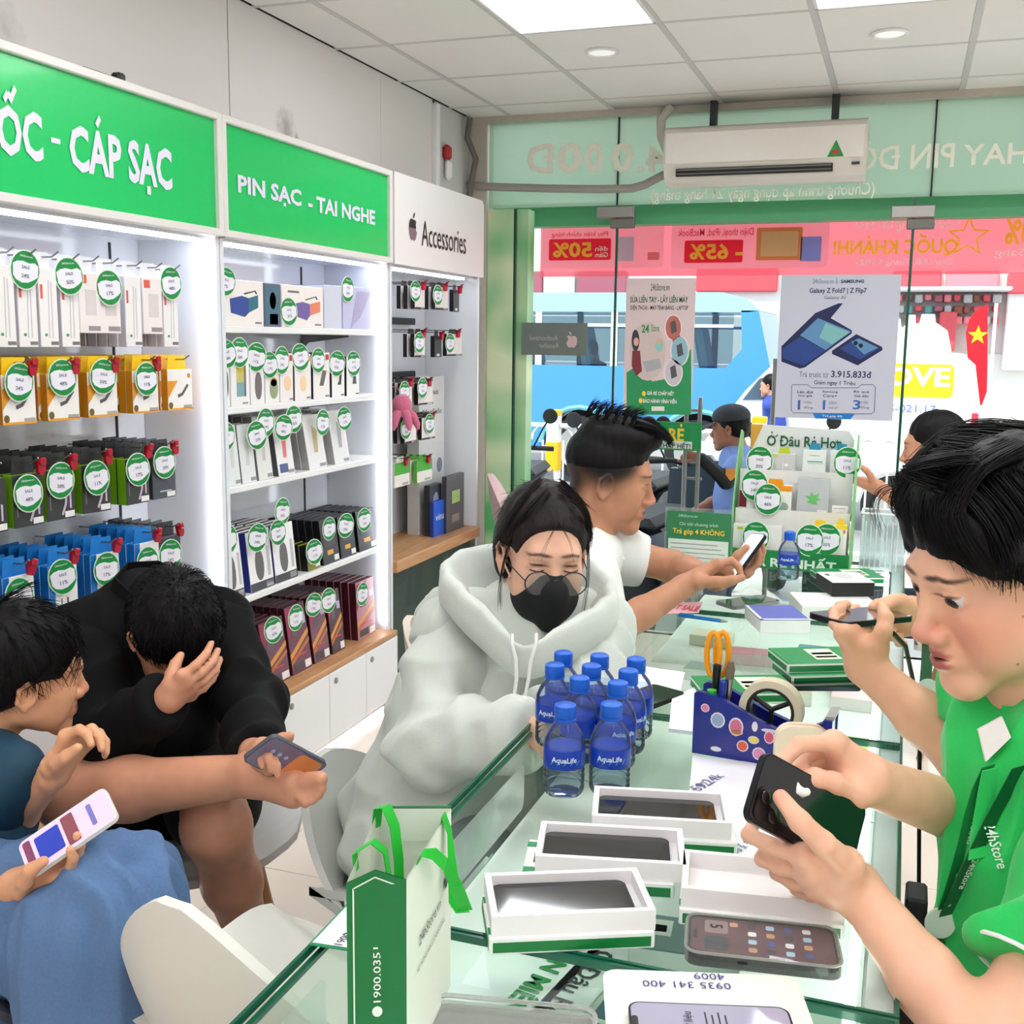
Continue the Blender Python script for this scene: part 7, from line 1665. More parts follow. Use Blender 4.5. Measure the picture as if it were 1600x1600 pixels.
def add_head(S,C,R,s=1.0,ears=(-1,1),fem=False,mouth=True):
 """skull, face and neck root; local axes forward, left, up with the origin between the ears"""
 q=lambda f,l,u:C+R@(np.array([f,l,u])*s)
 S.ell(q(-0.012,0,0.045),np.array([0.097,0.076,0.088])*s,R,0.02);S.ell(q(0.035,0,-0.005),np.array([0.06,0.062,0.088])*s,R,0.025)
 for d in(-1,1):
  S.cone(q(0.0,d*0.046,-0.052),q(0.074,d*0.012,-0.098),0.022*s,0.017*s,0.022)
  S.ell(q(0.058,d*0.042,-0.016),np.array([0.028,0.022,0.026])*s,R,0.02)
  S.ell(q(0.045,d*0.043,-0.05),np.array([0.034,0.023,0.036])*s,R,0.02)
 S.ell(q(0.076,0,-0.097),np.array([0.015,0.02,0.015])*s,R,0.025)
 S.cone(q(0.083,-0.034,0.033),q(0.083,0.034,0.033),0.013*s,None,0.02)
 for d in(-1,1):
  S.ell(q(0.106,d*0.032,0.010),np.array([0.0165,0.019,0.0095])*s,R,0.012,sub=True)
  S.ell(q(0.0765,d*0.033,0.010),np.array([0.010,0.0165,0.0115])*s,R,0.003)
  up=[q(0.0905-0.0035*abs(t)-0.006*max(0,t*d)*1.0,d*0.033+t*0.0180,0.0182-0.0085*t*t)for t in(-1,-0.5,0,0.5,1)];S.chain(up,[0.0018*s,0.0026*s,0.0028*s,0.0026*s,0.0018*s],0.005)
  dn=[q(0.0885-0.004*abs(t)-0.006*max(0,t*d),d*0.033+t*0.0175,0.0036+0.0055*t*t)for t in(-1,-0.5,0,0.5,1)];S.chain(dn,[0.0016*s,0.0022*s,0.0024*s,0.0022*s,0.0016*s],0.005)
 S.cone(q(0.090,0,0.020),q(0.109,0,-0.024),0.0075*s,0.010*s,0.012);S.ell(q(0.111,0,-0.029),np.array([0.0115,0.0130,0.0105])*s,R,0.008)
 for d in(-1,1):
  S.ell(q(0.099,d*0.0150,-0.0335),np.array([0.0130,0.0085,0.0090])*s,R,0.006);S.ell(q(0.107,d*0.0070,-0.0415),np.array([0.005,0.0032,0.0035])*s,R,0.002,sub=True)
 if mouth:
  S.ell(q(0.082,0,-0.062),np.array([0.021,0.028,0.024])*s,R,0.015)
  for z,r,fw in((-0.0560,0.0052,0.0985),(-0.0695,0.0074,0.0985)):
   S.chain([q(fw-0.014*t*t,0.027*t,z*1.0+(0.004*t*t if z>-0.06 else 0.003*t*t)-(0.003*abs(t)if z>-0.06 else 0))for t in(-1,-0.5,0,0.5,1)],[0.0022*s,r*0.85*s,r*s,r*0.85*s,0.0022*s],0.004)
  S.ell(q(0.106,0,-0.0622),np.array([0.013,0.024,0.0016])*s,R,0.0015,sub=True)
 for d in ears:
  Re=R@rotz(d*0.35)@roty(0.15)
  S.ell(q(-0.008,d*0.077,-0.002),np.array([0.019,0.007,0.031])*s,Re,0.006);S.ell(q(-0.004,d*0.084,0.002),np.array([0.011,0.006,0.019])*s,Re,0.004,sub=True)
  S.chain([q(0.004,d*0.080,0.018),q(-0.010,d*0.086,0.027),q(-0.025,d*0.087,0.014),q(-0.024,d*0.084,-0.012),q(-0.010,d*0.078,-0.030)],[0.0035*s,0.004*s,0.004*s,0.0045*s,0.006*s],0.004)
 return q
def head_paints(q,R,s,brow=True,lips=(176,96,92),hairc=(24,22,24),ears=()):
 p=[]
 A=np.array
 if brow:
  for d in(-1,1):
   p.append((q(0.094,d*0.022,0.0365),R@rotx(d*0.10),A([0.03,0.014,0.0032])*s,(84,62,56),0.5));p.append((q(0.086,d*0.041,0.0365),R@rotx(-d*0.25),A([0.03,0.014,0.0026])*s,(84,62,56),0.5))
   p.append((q(0.093,d*0.033,0.0160),R,A([0.012,0.019,0.0022])*s,(58,42,40),0.5))
 if lips:p.append((q(0.102,0,-0.0565),R,A([0.016,0.025,0.0045])*s,lips,0.3));p.append((q(0.100,0,-0.0685),R,A([0.016,0.023,0.0055])*s,lips,0.3))
 p.append((q(0.112,0,-0.033),R,A([0.016,0.02,0.016])*s,(214,142,122),0.7));p.append((q(0.108,0,-0.0622),R,A([0.012,0.019,0.0022])*s,(96,44,44),0.4))
 return p
FR=[(0.0092,0.0086,0.0078,0.0064),(0.0096,0.009,0.008,0.0066),(0.0092,0.0086,0.0076,0.0062),(0.0082,0.0074,0.0066,0.0054)]
def add_hand(S,wrist,fingers,thumb,s=1.0,fore=None,rw=0.026):
 """fingers: four chains of knuckle, middle joint, end joint, tip; thumb: root, joint, joint, tip"""
 K=[f[0]for f in fingers];w=np.asarray(wrist)
 for i,k_ in enumerate(K):S.cone(w+(k_-w)*0.12,k_,0.018*s,(0.0125,0.013,0.0125,0.0115)[i]*s,0.012)
 for i in range(3):S.cone(K[i],K[i+1],0.0118*s,0.0112*s,0.008)
 S.cone(w+(np.mean(K,0)-w)*0.25,np.mean(K,0)*0.7+w*0.3,0.019*s,0.017*s,0.01)
 for i,f in enumerate(fingers):S.chain(f,[r*s for r in FR[i]],0.0035)
 S.cone(w,thumb[0],0.02*s,0.0165*s,0.012);S.cone(thumb[0],(K[0]+w)/2,0.0155*s,0.013*s,0.012)
 S.chain(thumb,[0.0155*s,0.0118*s,0.0105*s,0.0080*s],0.005)
def curl_hand(wrist,d,n,side,curls,s=1.0,spread=0.06,thumb=None,L=(0.072,0.080,0.074,0.058)):
 """finger chains from a hand direction d, palm normal n and thumb side; curls = four lists of joint angles"""
 d=nrm(d);n=nrm(np.asarray(n)-d*np.dot(n,d));sd=nrm(np.asarray(side)-d*np.dot(side,d)-n*np.dot(side,n));w=np.asarray(wrist,float)
 out=[]
 for i in range(4):
  o=(0.030,0.010,-0.010,-0.028)[i]*s;k=w+d*(0.088,0.092,0.088,0.078)[i]*s+sd*o;a=0;p=[k]
  dr=nrm(d+sd*spread*(1.5-i)/1.5)
  for j,fr in enumerate((0.45,0.30,0.25)):
   a+=curls[i][j];v=dr*math.cos(a)+n*math.sin(a);p.append(p[-1]+v*L[i]*fr*s)
  out.append(p)
 if thumb is None:thumb=(0.6,0.5,0.3)
 t0=w+d*0.028*s+sd*0.026*s+n*0.008*s;a=nrm(d*0.75+sd*0.6+n*thumb[0]);b=nrm(d*0.9+sd*0.25+n*thumb[1]);c=nrm(d*0.95+sd*-0.05+n*thumb[2])
 return out,[t0,t0+a*0.042*s,t0+a*0.042*s+b*0.032*s,t0+a*0.042*s+b*0.032*s+c*0.026*s]
def strands(mb,guides,n,spread,r=0.0008,seed=1,m=0):
 """hair strands scattered round guide polylines"""
 g=np.random.default_rng(seed)
 for gd in guides:
  gd=[np.asarray(p,float)for p in gd];e=[gd[0]]+gd+[gd[-1]];sm=[]
  for i in range(1,len(e)-2):
   for u in(0,1/3,2/3):sm.append(0.5*(2*e[i]+(e[i+1]-e[i-1])*u+(2*e[i-1]-5*e[i]+4*e[i+1]-e[i+2])*u*u+(3*e[i]-e[i-1]-3*e[i+1]+e[i+2])*u**3))
  gd=sm+[gd[-1]]
  for _ in range(n):
   o=g.normal(0,spread*0.55,3);e=g.normal(0,spread*0.9,3);k=len(gd)
   mb.tube([p+o*(1-i/(k-1))+e*(i/(k-1))for i,p in enumerate(gd)],[r*(1-0.75*i/(k-1))for i in range(k)],3,m)
 return mb
def skin_mat(key,rough=0.42):return M('skin '+key,(200,150,120),rough=rough,var=0.03,scale=90,attr='Col',sss=0.08,spec=0.35)
HAIR=M('black hair',(15,13,16),rough=0.5,var=0.5,scale=90,bump=0.3,stretch=(1,1,0.25),spec=0.22)
def fuzz(t,q,R,n=700,L=0.03,lift=0.004,lo=-0.02,front=0.085,seed=3,mat=None,r=0.0008,grow=1.0):
 """short strands combed down from the crown over a cropped head"""
 g=np.random.default_rng(seed);mb=MB();cr_=np.array([-0.05,0,0.13]);k=0
 while k<n:
  d=nrm(g.normal(0,1,3));p=np.array([-0.018,0,0.055])+d*np.array([0.102,0.083,0.092])*grow
  if p[2]<lo or(p[0]>front-0.9*max(0,0.10-p[2])):continue
  fl=nrm(p-cr_+g.normal(0,0.02,3));fl=nrm(fl-d*np.dot(fl,d));l=L*g.uniform(0.6,1.2)
  mb.tube([q(*p),q(*(p+fl*l*0.5+d*lift)),q(*(p+fl*l+d*lift*0.5))],[r,r*0.8,r*0.2],3);k+=1
 o=build('hair_strands',mb,mat or HAIR,t,sharp=None);o['kind']='stuff'
def crom(pts,n=3):
 """smooth closed curve through points"""
 P_=[np.asarray(p,float)for p in pts];k=len(P_);out=[]
 for i in range(k):
  a,b,c,d=P_[i-1],P_[i],P_[(i+1)%k],P_[(i+2)%k]
  for u in np.arange(n)/n:out.append(0.5*(2*b+(c-a)*u+(2*a-5*b+4*c-d)*u*u+(3*b-a-3*c+d)*u**3))
 return out
def hair_mesh(S,h,amp=0.003,sc=(55,55,14),seed=4,lo=None,hi=None):
 v,f=S.mesh(h,lo,hi);n=vnormals(v,f)
 return v+n*(amp*(vnoise(v*np.array(sc),seed)-0.4)+amp*0.5*(vnoise(v*np.array(sc)*2.2,seed+3)-0.5))[:,None],f
def cloth_obj(name,S,h,mat,parent,amp=0.006,scale=(9,9,5),seed=0,it=2,label=None):
 v,f=S.mesh(h);v=relax(v,f,it);v=folds(v,f,amp,scale,seed);v=relax(v,f,1,0.35)
 o=org_obj(name,[(v,f)],mat,parent)
 if label:o['label']=label
 return o
Q=lambda px,py,d:at(px,py,d=d)
from mathutils.bvhtree import BVHTree
def skin_hit(ob):
 """returns a function that finds the point of a garment under a point of the photograph"""
 n=len(ob.data.vertices);v=np.empty(n*3);ob.data.vertices.foreach_get('co',v);v=v.reshape(-1,3)+BASE[ob.name]
 tree=BVHTree.FromPolygons([tuple(p)for p in v],[tuple(p.vertices)for p in ob.data.polygons])
 def f(px,py,off=0.004,dflt=1.1):
  r=ray(px,py);h=tree.ray_cast(Vector((0,0,CAM_H)),Vector(r))[0]
  return at(px,py,d=dflt)if h is None else np.array(h)-nrm(r)*off
 return f
def shell_chair(label,loc,rz,rgb,key,name='shell_chair',zs_=0.44,legs=True,top=0.36,tap=0.18):
 """moulded tub chair; local +X is the sitter's forward direction"""
 t=thing(name,label,'chair',(0,0,0),'moulded chairs for customers')
 m=M('chair '+key,rgb,rough=0.45,var=0.02,scale=6)
 def surf(u,v,off):
  a=(u-0.5)*2
  if v<0.5:x=0.22-v*2*0.40;z=-0.03*math.sin(v*2*PI*0.5)+(0.015 if v<0.08 else 0)*0-0.02*(1 if v<0.05 else 0)
  else:w=(v-0.5)*2;x=-0.18-0.085*w-0.015*math.sin(w*PI);z=top*w**1.15
  wt=max(0,(v-0.5)/0.5);wd=0.235*(1-tap*wt**2)*max(0.02,1-wt**3)**0.4*math.sqrt(max(0.1,1-max(0,(0.2-v)/0.2)**4*0.7))
  cur=a*a*0.075*(wd/0.235)**2
  if v<0.5:z+=cur*0.9
  else:x+=cur*1.25
  return np.array([x+(0.009*off if v>0.5 else 0),a*wd,zs_+z+(0.009*off if v<=0.5 else 0)])
 mb=MB();U_n,V_n=21,45;mb.grid(lambda u,v:surf(u,v,1),U_n,V_n);k=len(mb.v);mb.grid(lambda u,v:surf(u,v,-1),U_n,V_n)
 ring=[i*V_n for i in range(U_n)]+[(U_n-1)*V_n+j for j in range(1,V_n)]+[i*V_n+V_n-1 for i in range(U_n-2,-1,-1)]+[j for j in range(V_n-2,0,-1)]
 for a,b in zip(ring,ring[1:]+ring[:1]):mb.f.append([a,b,b+k,a+k]);mb.m.append(0)
 build('shell',mb,m,t,sharp=60)
 if legs:
  wd_=M('beech leg',(196,148,96),rough=0.5)
  for sx in(-1,1):
   for sy2 in(-1,1):build('leg',MB().tube([(sx*0.12-0.02,sy2*0.13,zs_-0.04),(sx*0.2-0.02,sy2*0.2,0.0)],[0.017,0.011],8),wd_,t)
  build('under_frame',MB().rbox((-0.02,0,zs_-0.045),(0.28,0.28,0.02),0.005),DARK,t)
 else:
  build('column',MB().cyl((0,0,0.03),(0,0,zs_-0.03),0.028),STEEL,t);build('foot_plate',MB().lathe([(0.2,0),(0.2,0.012),(0.04,0.035),(0,0.035)],n=28),STEEL,t)
 place(t,loc,rotz(rz));return t
shell_chair('empty cream moulded chair standing by the counter beside the bag',(-0.80,1.38,0),1.40,(226,224,214),'cream',legs=False,zs_=0.46,top=0.32,tap=0.55)
shell_chair('pale grey moulded chair the hooded girl sits on',(-0.80,1.90,0),0.0,(206,206,200),'pale grey',legs=False,zs_=0.47,top=0.20,tap=0.4)
shell_chair('white moulded chair the man in black sits on',(-1.44,1.95,0),-0.75,(240,238,234),'white',zs_=0.42)
shell_chair('dark grey moulded chair the woman in the denim skirt sits on',(-1.50,1.36,0),0.4,(84,86,90),'dark',zs_=0.42)
shell_chair('beige moulded chair the man in the white polo sits on',(-0.86,2.50,0),0.3,(214,200,184),'beige',zs_=0.46)
shell_chair('pink moulded chair with wooden legs at the end of the accessories bay',(-1.60,5.05,0),0.3,(238,206,206),'pink',zs_=0.5)
def figure(label,base):return thing('person',label,'person',base)
def eyes(par,q,R,s,look,which=(-1,1)):
 for d in which:
  c=q(0.0800,d*0.033,0.0105);r=0.0120*s
  v,f=Shape().ell(c,(r,r*1.5,r),R).mesh(0.001);dirv=R@nrm(look)
  def col(V):
   a=((V-c)@dirv)/r;out=np.tile(np.array(lin((206,198,194))[:3]),(len(V),1));out[a>0.80]=lin((40,26,22))[:3];out[a>0.965]=lin((8,8,8))[:3];return out
  org_obj('eye',[(v,f)],M('eye',(230,226,224),rough=0.08,var=0,attr='Col'),par,col)
def seller():
 C=np.array([0.121,1.332,1.244]);R=head_R(-2.633,0.30,0.0);s=1.0
 t=figure('person in a green polo shirt and lanyard wiping a black phone over the counter',(0.27,1.32,0))
 N=np.array([0.175,1.375,1.095]);Ls=np.array([0.255,1.215,1.055]);Rs=np.array([0.13,1.53,1.06]);pel=np.array([0.255,1.34,0.60])
 Le=Q(1548,1662,1.02);Lw=Q(1338,1388,1.15);Re=Q(1582,1300,1.46);Rw=Q(1352,1218,1.19)
 H_=Shape();q=add_head(H_,C,R,s)
 H_.cone(q(-0.03,0,-0.05),N,0.050,0.056,0.03);H_.cone(q(0.0,0,-0.07),N-[0,0,0.03],0.042,0.05,0.03);H_.cone(N,N-[0,0,0.08],0.06,0.09,0.03)
 hd=H_.mesh(0.0022)
 A1=Shape();th=[Q(1322,1352,1.115),Q(1286,1318,1.085),Q(1250,1284,1.078),Q(1220,1246,1.085)]
 fg=[[Q(1256,1338,1.105),Q(1206,1322,1.12),Q(1170,1304,1.14),Q(1178,1286,1.165)],[Q(1263,1363,1.12),Q(1220,1354,1.135),Q(1191,1342,1.155),Q(1197,1322,1.175)],[Q(1277,1384,1.13),Q(1240,1378,1.15),Q(1214,1364,1.17),Q(1220,1346,1.185)],[Q(1295,1398,1.14),Q(1266,1398,1.16),Q(1244,1389,1.175),Q(1248,1376,1.19)]]
 add_hand(A1,Lw,fg,th);A1.cone(Lw,Lw*0.45+Le*0.55,0.0245,0.033,0.015);A1.cone(Lw*0.45+Le*0.55,Le,0.033,0.037,0.015);A1.cone(Le,Le*0.4+Ls*0.6,0.038,0.044,0.02)
 hl=A1.mesh(0.0026)
 A2=Shape();th2=[Q(1334,1240,1.17),Q(1301,1224,1.15),Q(1273,1216,1.14),Q(1247,1222,1.137)]
 fg2=[[Q(1302,1160,1.17),Q(1250,1163,1.15),Q(1222,1189,1.143),Q(1232,1219,1.137)],[Q(1307,1166,1.19),Q(1262,1178,1.19),Q(1248,1204,1.18),Q(1272,1216,1.175)],[Q(1313,1182,1.205),Q(1272,1200,1.21),Q(1260,1224,1.2),Q(1286,1230,1.19)],[Q(1320,1202,1.215),Q(1284,1222,1.22),Q(1276,1240,1.21),Q(1300,1244,1.2)]]
 add_hand(A2,Rw,fg2,th2);A2.cone(Rw,Rw*0.4+Re*0.6,0.026,0.037,0.015);A2.cone(Rw*0.4+Re*0.6,Re,0.037,0.04,0.015);A2.cone(Re,Re*0.4+Rs*0.6,0.04,0.044,0.02)
 hr=A2.mesh(0.0026)
 B=Shape();B.cone(N-[0,0,0.05],pel,0.09,0.11,0.04).cone(Ls,Rs,0.05,0.05,0.03);bd=B.mesh(0.012)
 pa=head_paints(q,R,s)+[(q(0.07,d*0.045,-0.03),R,(0.04,0.03,0.03),(226,156,132),0.9)for d in(-1,1)]
 for(x,z)in((0.03,-0.02),(0.02,-0.045),(0.045,-0.07)):pa.append((q(x,0.065,z),R,np.array([0.0014,0.03,0.0014]),(150,100,86),0.4))
 for f_ in fg+[th]+fg2[:1]+[th2]:
  d=nrm(f_[3]-f_[2]);pa.append((f_[3]+d*0.002,np.eye(3),np.array([0.008]*3),(226,160,142),0.5))
 org_obj('body',[hd,hl,hr,bd],skin_mat('seller'),t,painter((234,180,152),pa))
 eyes(t,q,R,s,(1,0.12,-0.28))
 Hs=Shape();Hs.ell(q(-0.020,0,0.062),(0.108,0.090,0.098),R,0.02);Hs.ell(q(0.030,0.006,0.105),(0.056,0.064,0.045),R,0.02);Hs.ell(q(-0.06,0,0.0),(0.06,0.078,0.08),R,0.02)
 for d in(-1,1):Hs.cone(q(0.035,d*0.078,0.055),q(0.012,d*0.080,0.005),0.018,0.008,0.02);Hs.cone(q(0.06,d*0.062,0.085),q(0.062,d*0.066,0.052),0.022,0.012,0.02)
 Hs.ell(q(0.13,0,0.005),(0.085,0.09,0.058),R,0.01,sub=True);Hs.ell(q(0.03,0,-0.105),(0.09,0.12,0.10),R,0.01,sub=True)
 for d in(-1,1):Hs.ell(q(0.045,d*0.095,-0.01),(0.04,0.035,0.055),R,0.01,sub=True)
 ho=org_obj('hair',[hair_mesh(Hs,0.0032,0.006,(60,60,20))],HAIR,t)
 mb=MB();gd=[]
 for a in np.linspace(-1,1,15):
  w=0.066*a if a>0 else 0.05*a;lowr=0.080-0.036*max(0,a)-0.016*min(0,a);gd.append([q(-0.02,w*0.8,0.152),q(0.040,w,0.148),q(0.072,w*1.05,0.124),q(0.085,w*1.08+0.008,0.105),q(0.091-0.02*abs(a),w*1.1+0.022,lowr)])
 strands(mb,gd,70,0.0055,0.0009,2);gd=[]
 for a in np.linspace(0,1,10):gd+=[[q(0.07-0.1*a,d*(0.058+0.018*a),0.135),q(0.06-0.1*a,d*(0.083+0.006*a),0.10),q(0.055-0.1*a,d*0.09,0.06),q(0.058-0.1*a,d*0.086,0.028-0.02*a)]for d in(-1,1)]
 strands(mb,gd,30,0.005,0.0011,3)
 gd=[[q(-0.1+0.02*k,-0.05+0.011*k,0.14),q(-0.02+0.015*k,-0.05+0.011*k,0.168),q(0.040,-0.045+0.011*k,0.158),q(0.074,-0.042+0.012*k,0.136)]for k in range(10)]
 strands(mb,gd,26,0.006,0.0011,5)
 wisp=[[q(0.07,-0.04,0.13),q(0.095,-0.055,0.122),q(0.104,-0.062,0.10),q(0.102,-0.062,0.07)],[q(0.07,-0.04,0.13),q(0.092,-0.06,0.126),q(0.106,-0.07,0.108),q(0.107,-0.072,0.08)]]
 strands(mb,wisp,5,0.004,0.0006,6)
 o=build('hair_strands',mb,HAIR,ho,sharp=None);o['kind']='stuff'
 P_=Shape();mid=(N+pel)/2
 P_.cone(N-[0,0,0.045],mid+[0.0,0,0.05],0.095,0.135,0.05).cone(mid+[-0.005,0,0.05],pel+[0,0,-0.02],0.135,0.15,0.05).cone(Ls-[0,0,0.005],Rs-[0,0,0.005],0.068,0.068,0.05).cone(N-[0,0,0.015],N-[0,0,0.06],0.068,0.095,0.03)
 P_.cone(Ls,Ls*0.25+Le*0.75,0.072,0.066,0.03).cut(Ls*0.28+Le*0.72,Le-Ls)
 P_.p.insert(len(P_.p),P_.p.pop())
 S2=Shape();S2.cone(Rs,Rs*0.25+Re*0.75,0.07,0.064,0.03)
 PG=M('polo green',(34,196,92),rough=0.75,var=0.06,scale=260,bump=0.12,sheen=0.2)
 o=cloth_obj('polo_shirt',P_,0.005,PG,t,0.020,(15,15,8),3)
 S2.p+=[('h',Rs*0.28+Re*0.72,nrm(Re-Rs),None,None,0.004,True)]
 cloth_obj('sleeve',S2,0.006,PG,t,0.006,(10,10,6),8)
 ht=skin_hit(o);fw=nrm(R[:,0]*[1,1,0]);lf=nrm(np.cross((0,0,1),fw))
 sd,su,dd=frame(Le-Ls);hc=Ls*0.29+Le*0.71
 build('sleeve_band',MB().tube([hc+0.0685*(math.cos(a)*sd+math.sin(a)*su)for a in np.linspace(0,2*PI,25)],0.0022,6),WHITE,o)
 cw=[N+[0,0,0.012]+0.072*(math.cos(a)*fw+math.sin(a)*lf)+np.array([0,0,-0.028*math.cos(a)])for a in np.linspace(0.35,2*PI-0.35,22)]
 mb=MB();top=[p+[0,0,0.022]-0.010*nrm((p-N)*[1,1,0])for p in cw];low=[p+[0,0,-0.026]+0.022*nrm((p-N)*[1,1,0])for p in cw]
 n_=len(cw);mb.add(top+[p+0.012*nrm((p-N)*[1,1,0])for p in top]+low,[(i,i+1,n_+i+1,n_+i)for i in range(n_-1)]+[(n_+i,n_+i+1,2*n_+i+1,2*n_+i)for i in range(n_-1)])
 build('collar',mb,PG,o)
 build('placket',MB().ribbon([ht(x,y,0.0015)for x,y in((1556,1200),(1549,1235),(1543,1270),(1538,1305),(1534,1340))],0.03,RC[:,0]*0.95+RC[:,1]*0.2,0.0025),PG,o)
 cl=[ht(1529,1140,0.02,1.2),ht(1566,1120,0.016,1.19),ht(1580,1152,0.012,1.18),ht(1541,1190,0.010,1.18)]
 build('collar_lining',(lambda m:(m.add(cl+[p+RC[:,2]*0.004 for p in cl],[(0,1,2,3),(7,6,5,4),(0,4,5,1),(1,5,6,2),(2,6,7,3),(3,7,4,0)]),m)[1])(MB()),M('lining white',(240,238,234),rough=0.8),o)
 LG=M('lanyard green',(24,128,62),rough=0.4,var=0.03)
 L1=[ht(x,y,0.005,1.15)for x,y in((1548,1196),(1532,1230),(1520,1270),(1511,1310),(1500,1350),(1488,1390),(1476,1425),(1468,1448))];L2=[ht(x,y,0.008,1.1)for x,y in((1594,1198),(1574,1235),(1552,1275),(1530,1320),(1510,1360),(1490,1405),(1472,1446))]
 ly=thing('lanyard','dark green printed lanyard with a clear disc around the seller\'s neck','lanyard',L1[-1])
 sdv=RC[:,0]*0.92+RC[:,1]*0.25
 s1=build('strap',MB().ribbon(L1,0.020,sdv,0.0012),LG,ly);s2=build('strap',MB().ribbon(L2,0.018,sdv,0.0012),M('lanyard dark',(14,92,48),rough=0.4),ly)
 fwd=-RC[:,2]
 for st_,a,b,L,par in(('H\u1ec6 CH\u00cdNH H\u00c3NG',L1[1],L1[3],0.07,s1),('24hStore',L1[4],L1[6],0.045,s1),('24hStore',L2[3],L2[5],0.045,s2)):
  u=nrm(b-a);v=nrm(np.cross(fwd,u));lettering(par,st_,(a+b)/2+fwd*0.006,u,v,L,0.007,M('lanyard print',(226,240,228)),0.006)
 dc=ht(1468,1441,0.014,1.07);build('disc',MB().lathe([(0.017,0),(0.018,0.002),(0.017,0.004),(0,0.0045)],dc,fwd,28),M('disc frosted',(206,222,208),rough=0.3),ly)
 build('clip_strap',MB().ribbon([ht(1468,1452,0.006),ht(1464,1475,0.006),ht(1460,1500,0.006)],0.02,sdv,0.0012),MATS['lanyard dark'],ly)
 cc_=ht(1556,1322,0.007);uu=nrm(ht(1568,1358)-ht(1546,1290));vv=nrm(np.cross(fwd,uu));lettering(o,'24hStore',cc_,uu,vv,0.05,0.013,M('shirt print',(232,244,234)),0.006)
 for px,py in((1541,1246),):build('button',MB().lathe([(0.0048,0),(0.005,0.0015),(0,0.002)],ht(px,py,0.001),fwd,14),WHITE,o)
 T_=Shape();kl=np.array([0.16,1.08,0.55]);kr=np.array([0.20,1.72,0.55])
 for k_,f_ in((kl,np.array([0.24,1.06,0.09])),(kr,np.array([0.26,1.72,0.09]))):T_.cone(pel+(k_-pel)*0.15,k_,0.1,0.075,0.04).cone(k_,f_,0.072,0.055,0.02).cone(f_,f_+[-0.1,0,-0.045],0.045,0.035,0.02)
 T_.cone(pel+[0,0,0.06],pel-[0,0,0.02],0.145,0.14,0.04)
 cloth_obj('trousers',T_,0.010,M('trouser black',(22,22,26),rough=0.85),t,0.006)
 e1=nrm(RC@np.array([0.1107,-0.0657,0.05]));e2=RC@np.array([-0.0219,-0.0528,-0.021]);e2=nrm(e2-e1*(e1@e2));e3=np.cross(e1,e2)
 phone('black phone held back up in the seller\'s hands',Q(1264,1270,1.122),np.stack([e1,e2,e3],1),back=M('phone black back',(14,15,22),rough=0.12,coat=0.5,var=0),camera=True)
 w=thing('cleaning_wipe','small crumpled white wipe pinched on the phone edge','wipe',Q(1240,1226,1.13))
 v,f=Shape().ell(Q(1240,1228,1.125),(0.006,0.006,0.005)).ell(Q(1254,1236,1.125),(0.007,0.007,0.005)).mesh(0.002);v=folds(v,f,0.003,(90,90,90),2)
 org_obj('wipe',[(v,f)],M('wipe white',(236,236,232),rough=0.9),w)
 st=thing('bar_stool','black bar stool under the front seller','stool',(0.29,1.37,0));build('seat',MB().lathe([(0,0.43),(0.16,0.43),(0.17,0.45),(0.15,0.47),(0,0.47)],(0.29,1.37,0),n=24),BLACK,st);build('column',MB().cyl((0.29,1.37,0.02),(0.29,1.37,0.44),0.025),STEEL,st);build('foot_plate',MB().lathe([(0.18,0),(0.18,0.012),(0.03,0.03),(0,0.03)],(0.29,1.37,0),n=24),STEEL,st)
seller()
def human(label,base,head,J,skin,hands=(None,None),hres=0.004,tone=0,lips=(168,92,86),ears=(-1,1),more=None,paint=(),eye=None,key='',arm=(0.025,0.034,0.038),neck=0.05,brow=True,hand_s=1.0,mouth=True):
 """body with head, neck, torso and both arms; J = joints in world coordinates"""
 C,yaw,pitch,roll,s=head;C=np.asarray(C,float);R=head_R(yaw,pitch,roll);t=figure(label,base)
 H_=Shape();q=add_head(H_,C,R,s,ears,mouth=mouth);N=J['N']
 H_.cone(q(-0.03,0,-0.045),N,neck,neck+0.006,0.03);H_.cone(N,N-[0,0,0.07],neck+0.008,0.085,0.03)
 pcs=[H_.mesh(hres)]
 for i,sd in enumerate('LR'):
  if sd+'w' not in J:continue
  S_,E_,W_=J[sd+'s'],J[sd+'e'],J[sd+'w'];A=Shape()
  if hands[i]:add_hand(A,W_,hands[i][0],hands[i][1],hand_s)
  m=W_*0.45+E_*0.55;A.cone(W_,m,arm[0],arm[1],0.015).cone(m,E_,arm[1],arm[2],0.015).cone(E_,E_*0.4+S_*0.6,arm[2],arm[2]+0.005,0.02)
  pcs.append(A.mesh(min(hres,0.004)))
 B=Shape().cone(N-[0,0,0.05],J['pel'],0.085,0.10,0.04).cone(J['Ls'],J['Rs'],0.045,0.045,0.03)
 if more:pcs+=[S_.mesh(r_)for S_,r_ in(more(B)or[])]
 pcs.append(B.mesh(0.008))
 org_obj('body',pcs,skin_mat(key),t,painter(skin,head_paints(q,R,s,brow=brow,lips=lips)+[tuple([p[0]if not callable(p[0])else p[0](q)])+tuple(p[1:])for p in paint]))
 if eye is not None:eyes(t,q,R,s,eye)
 return t,q,R,s
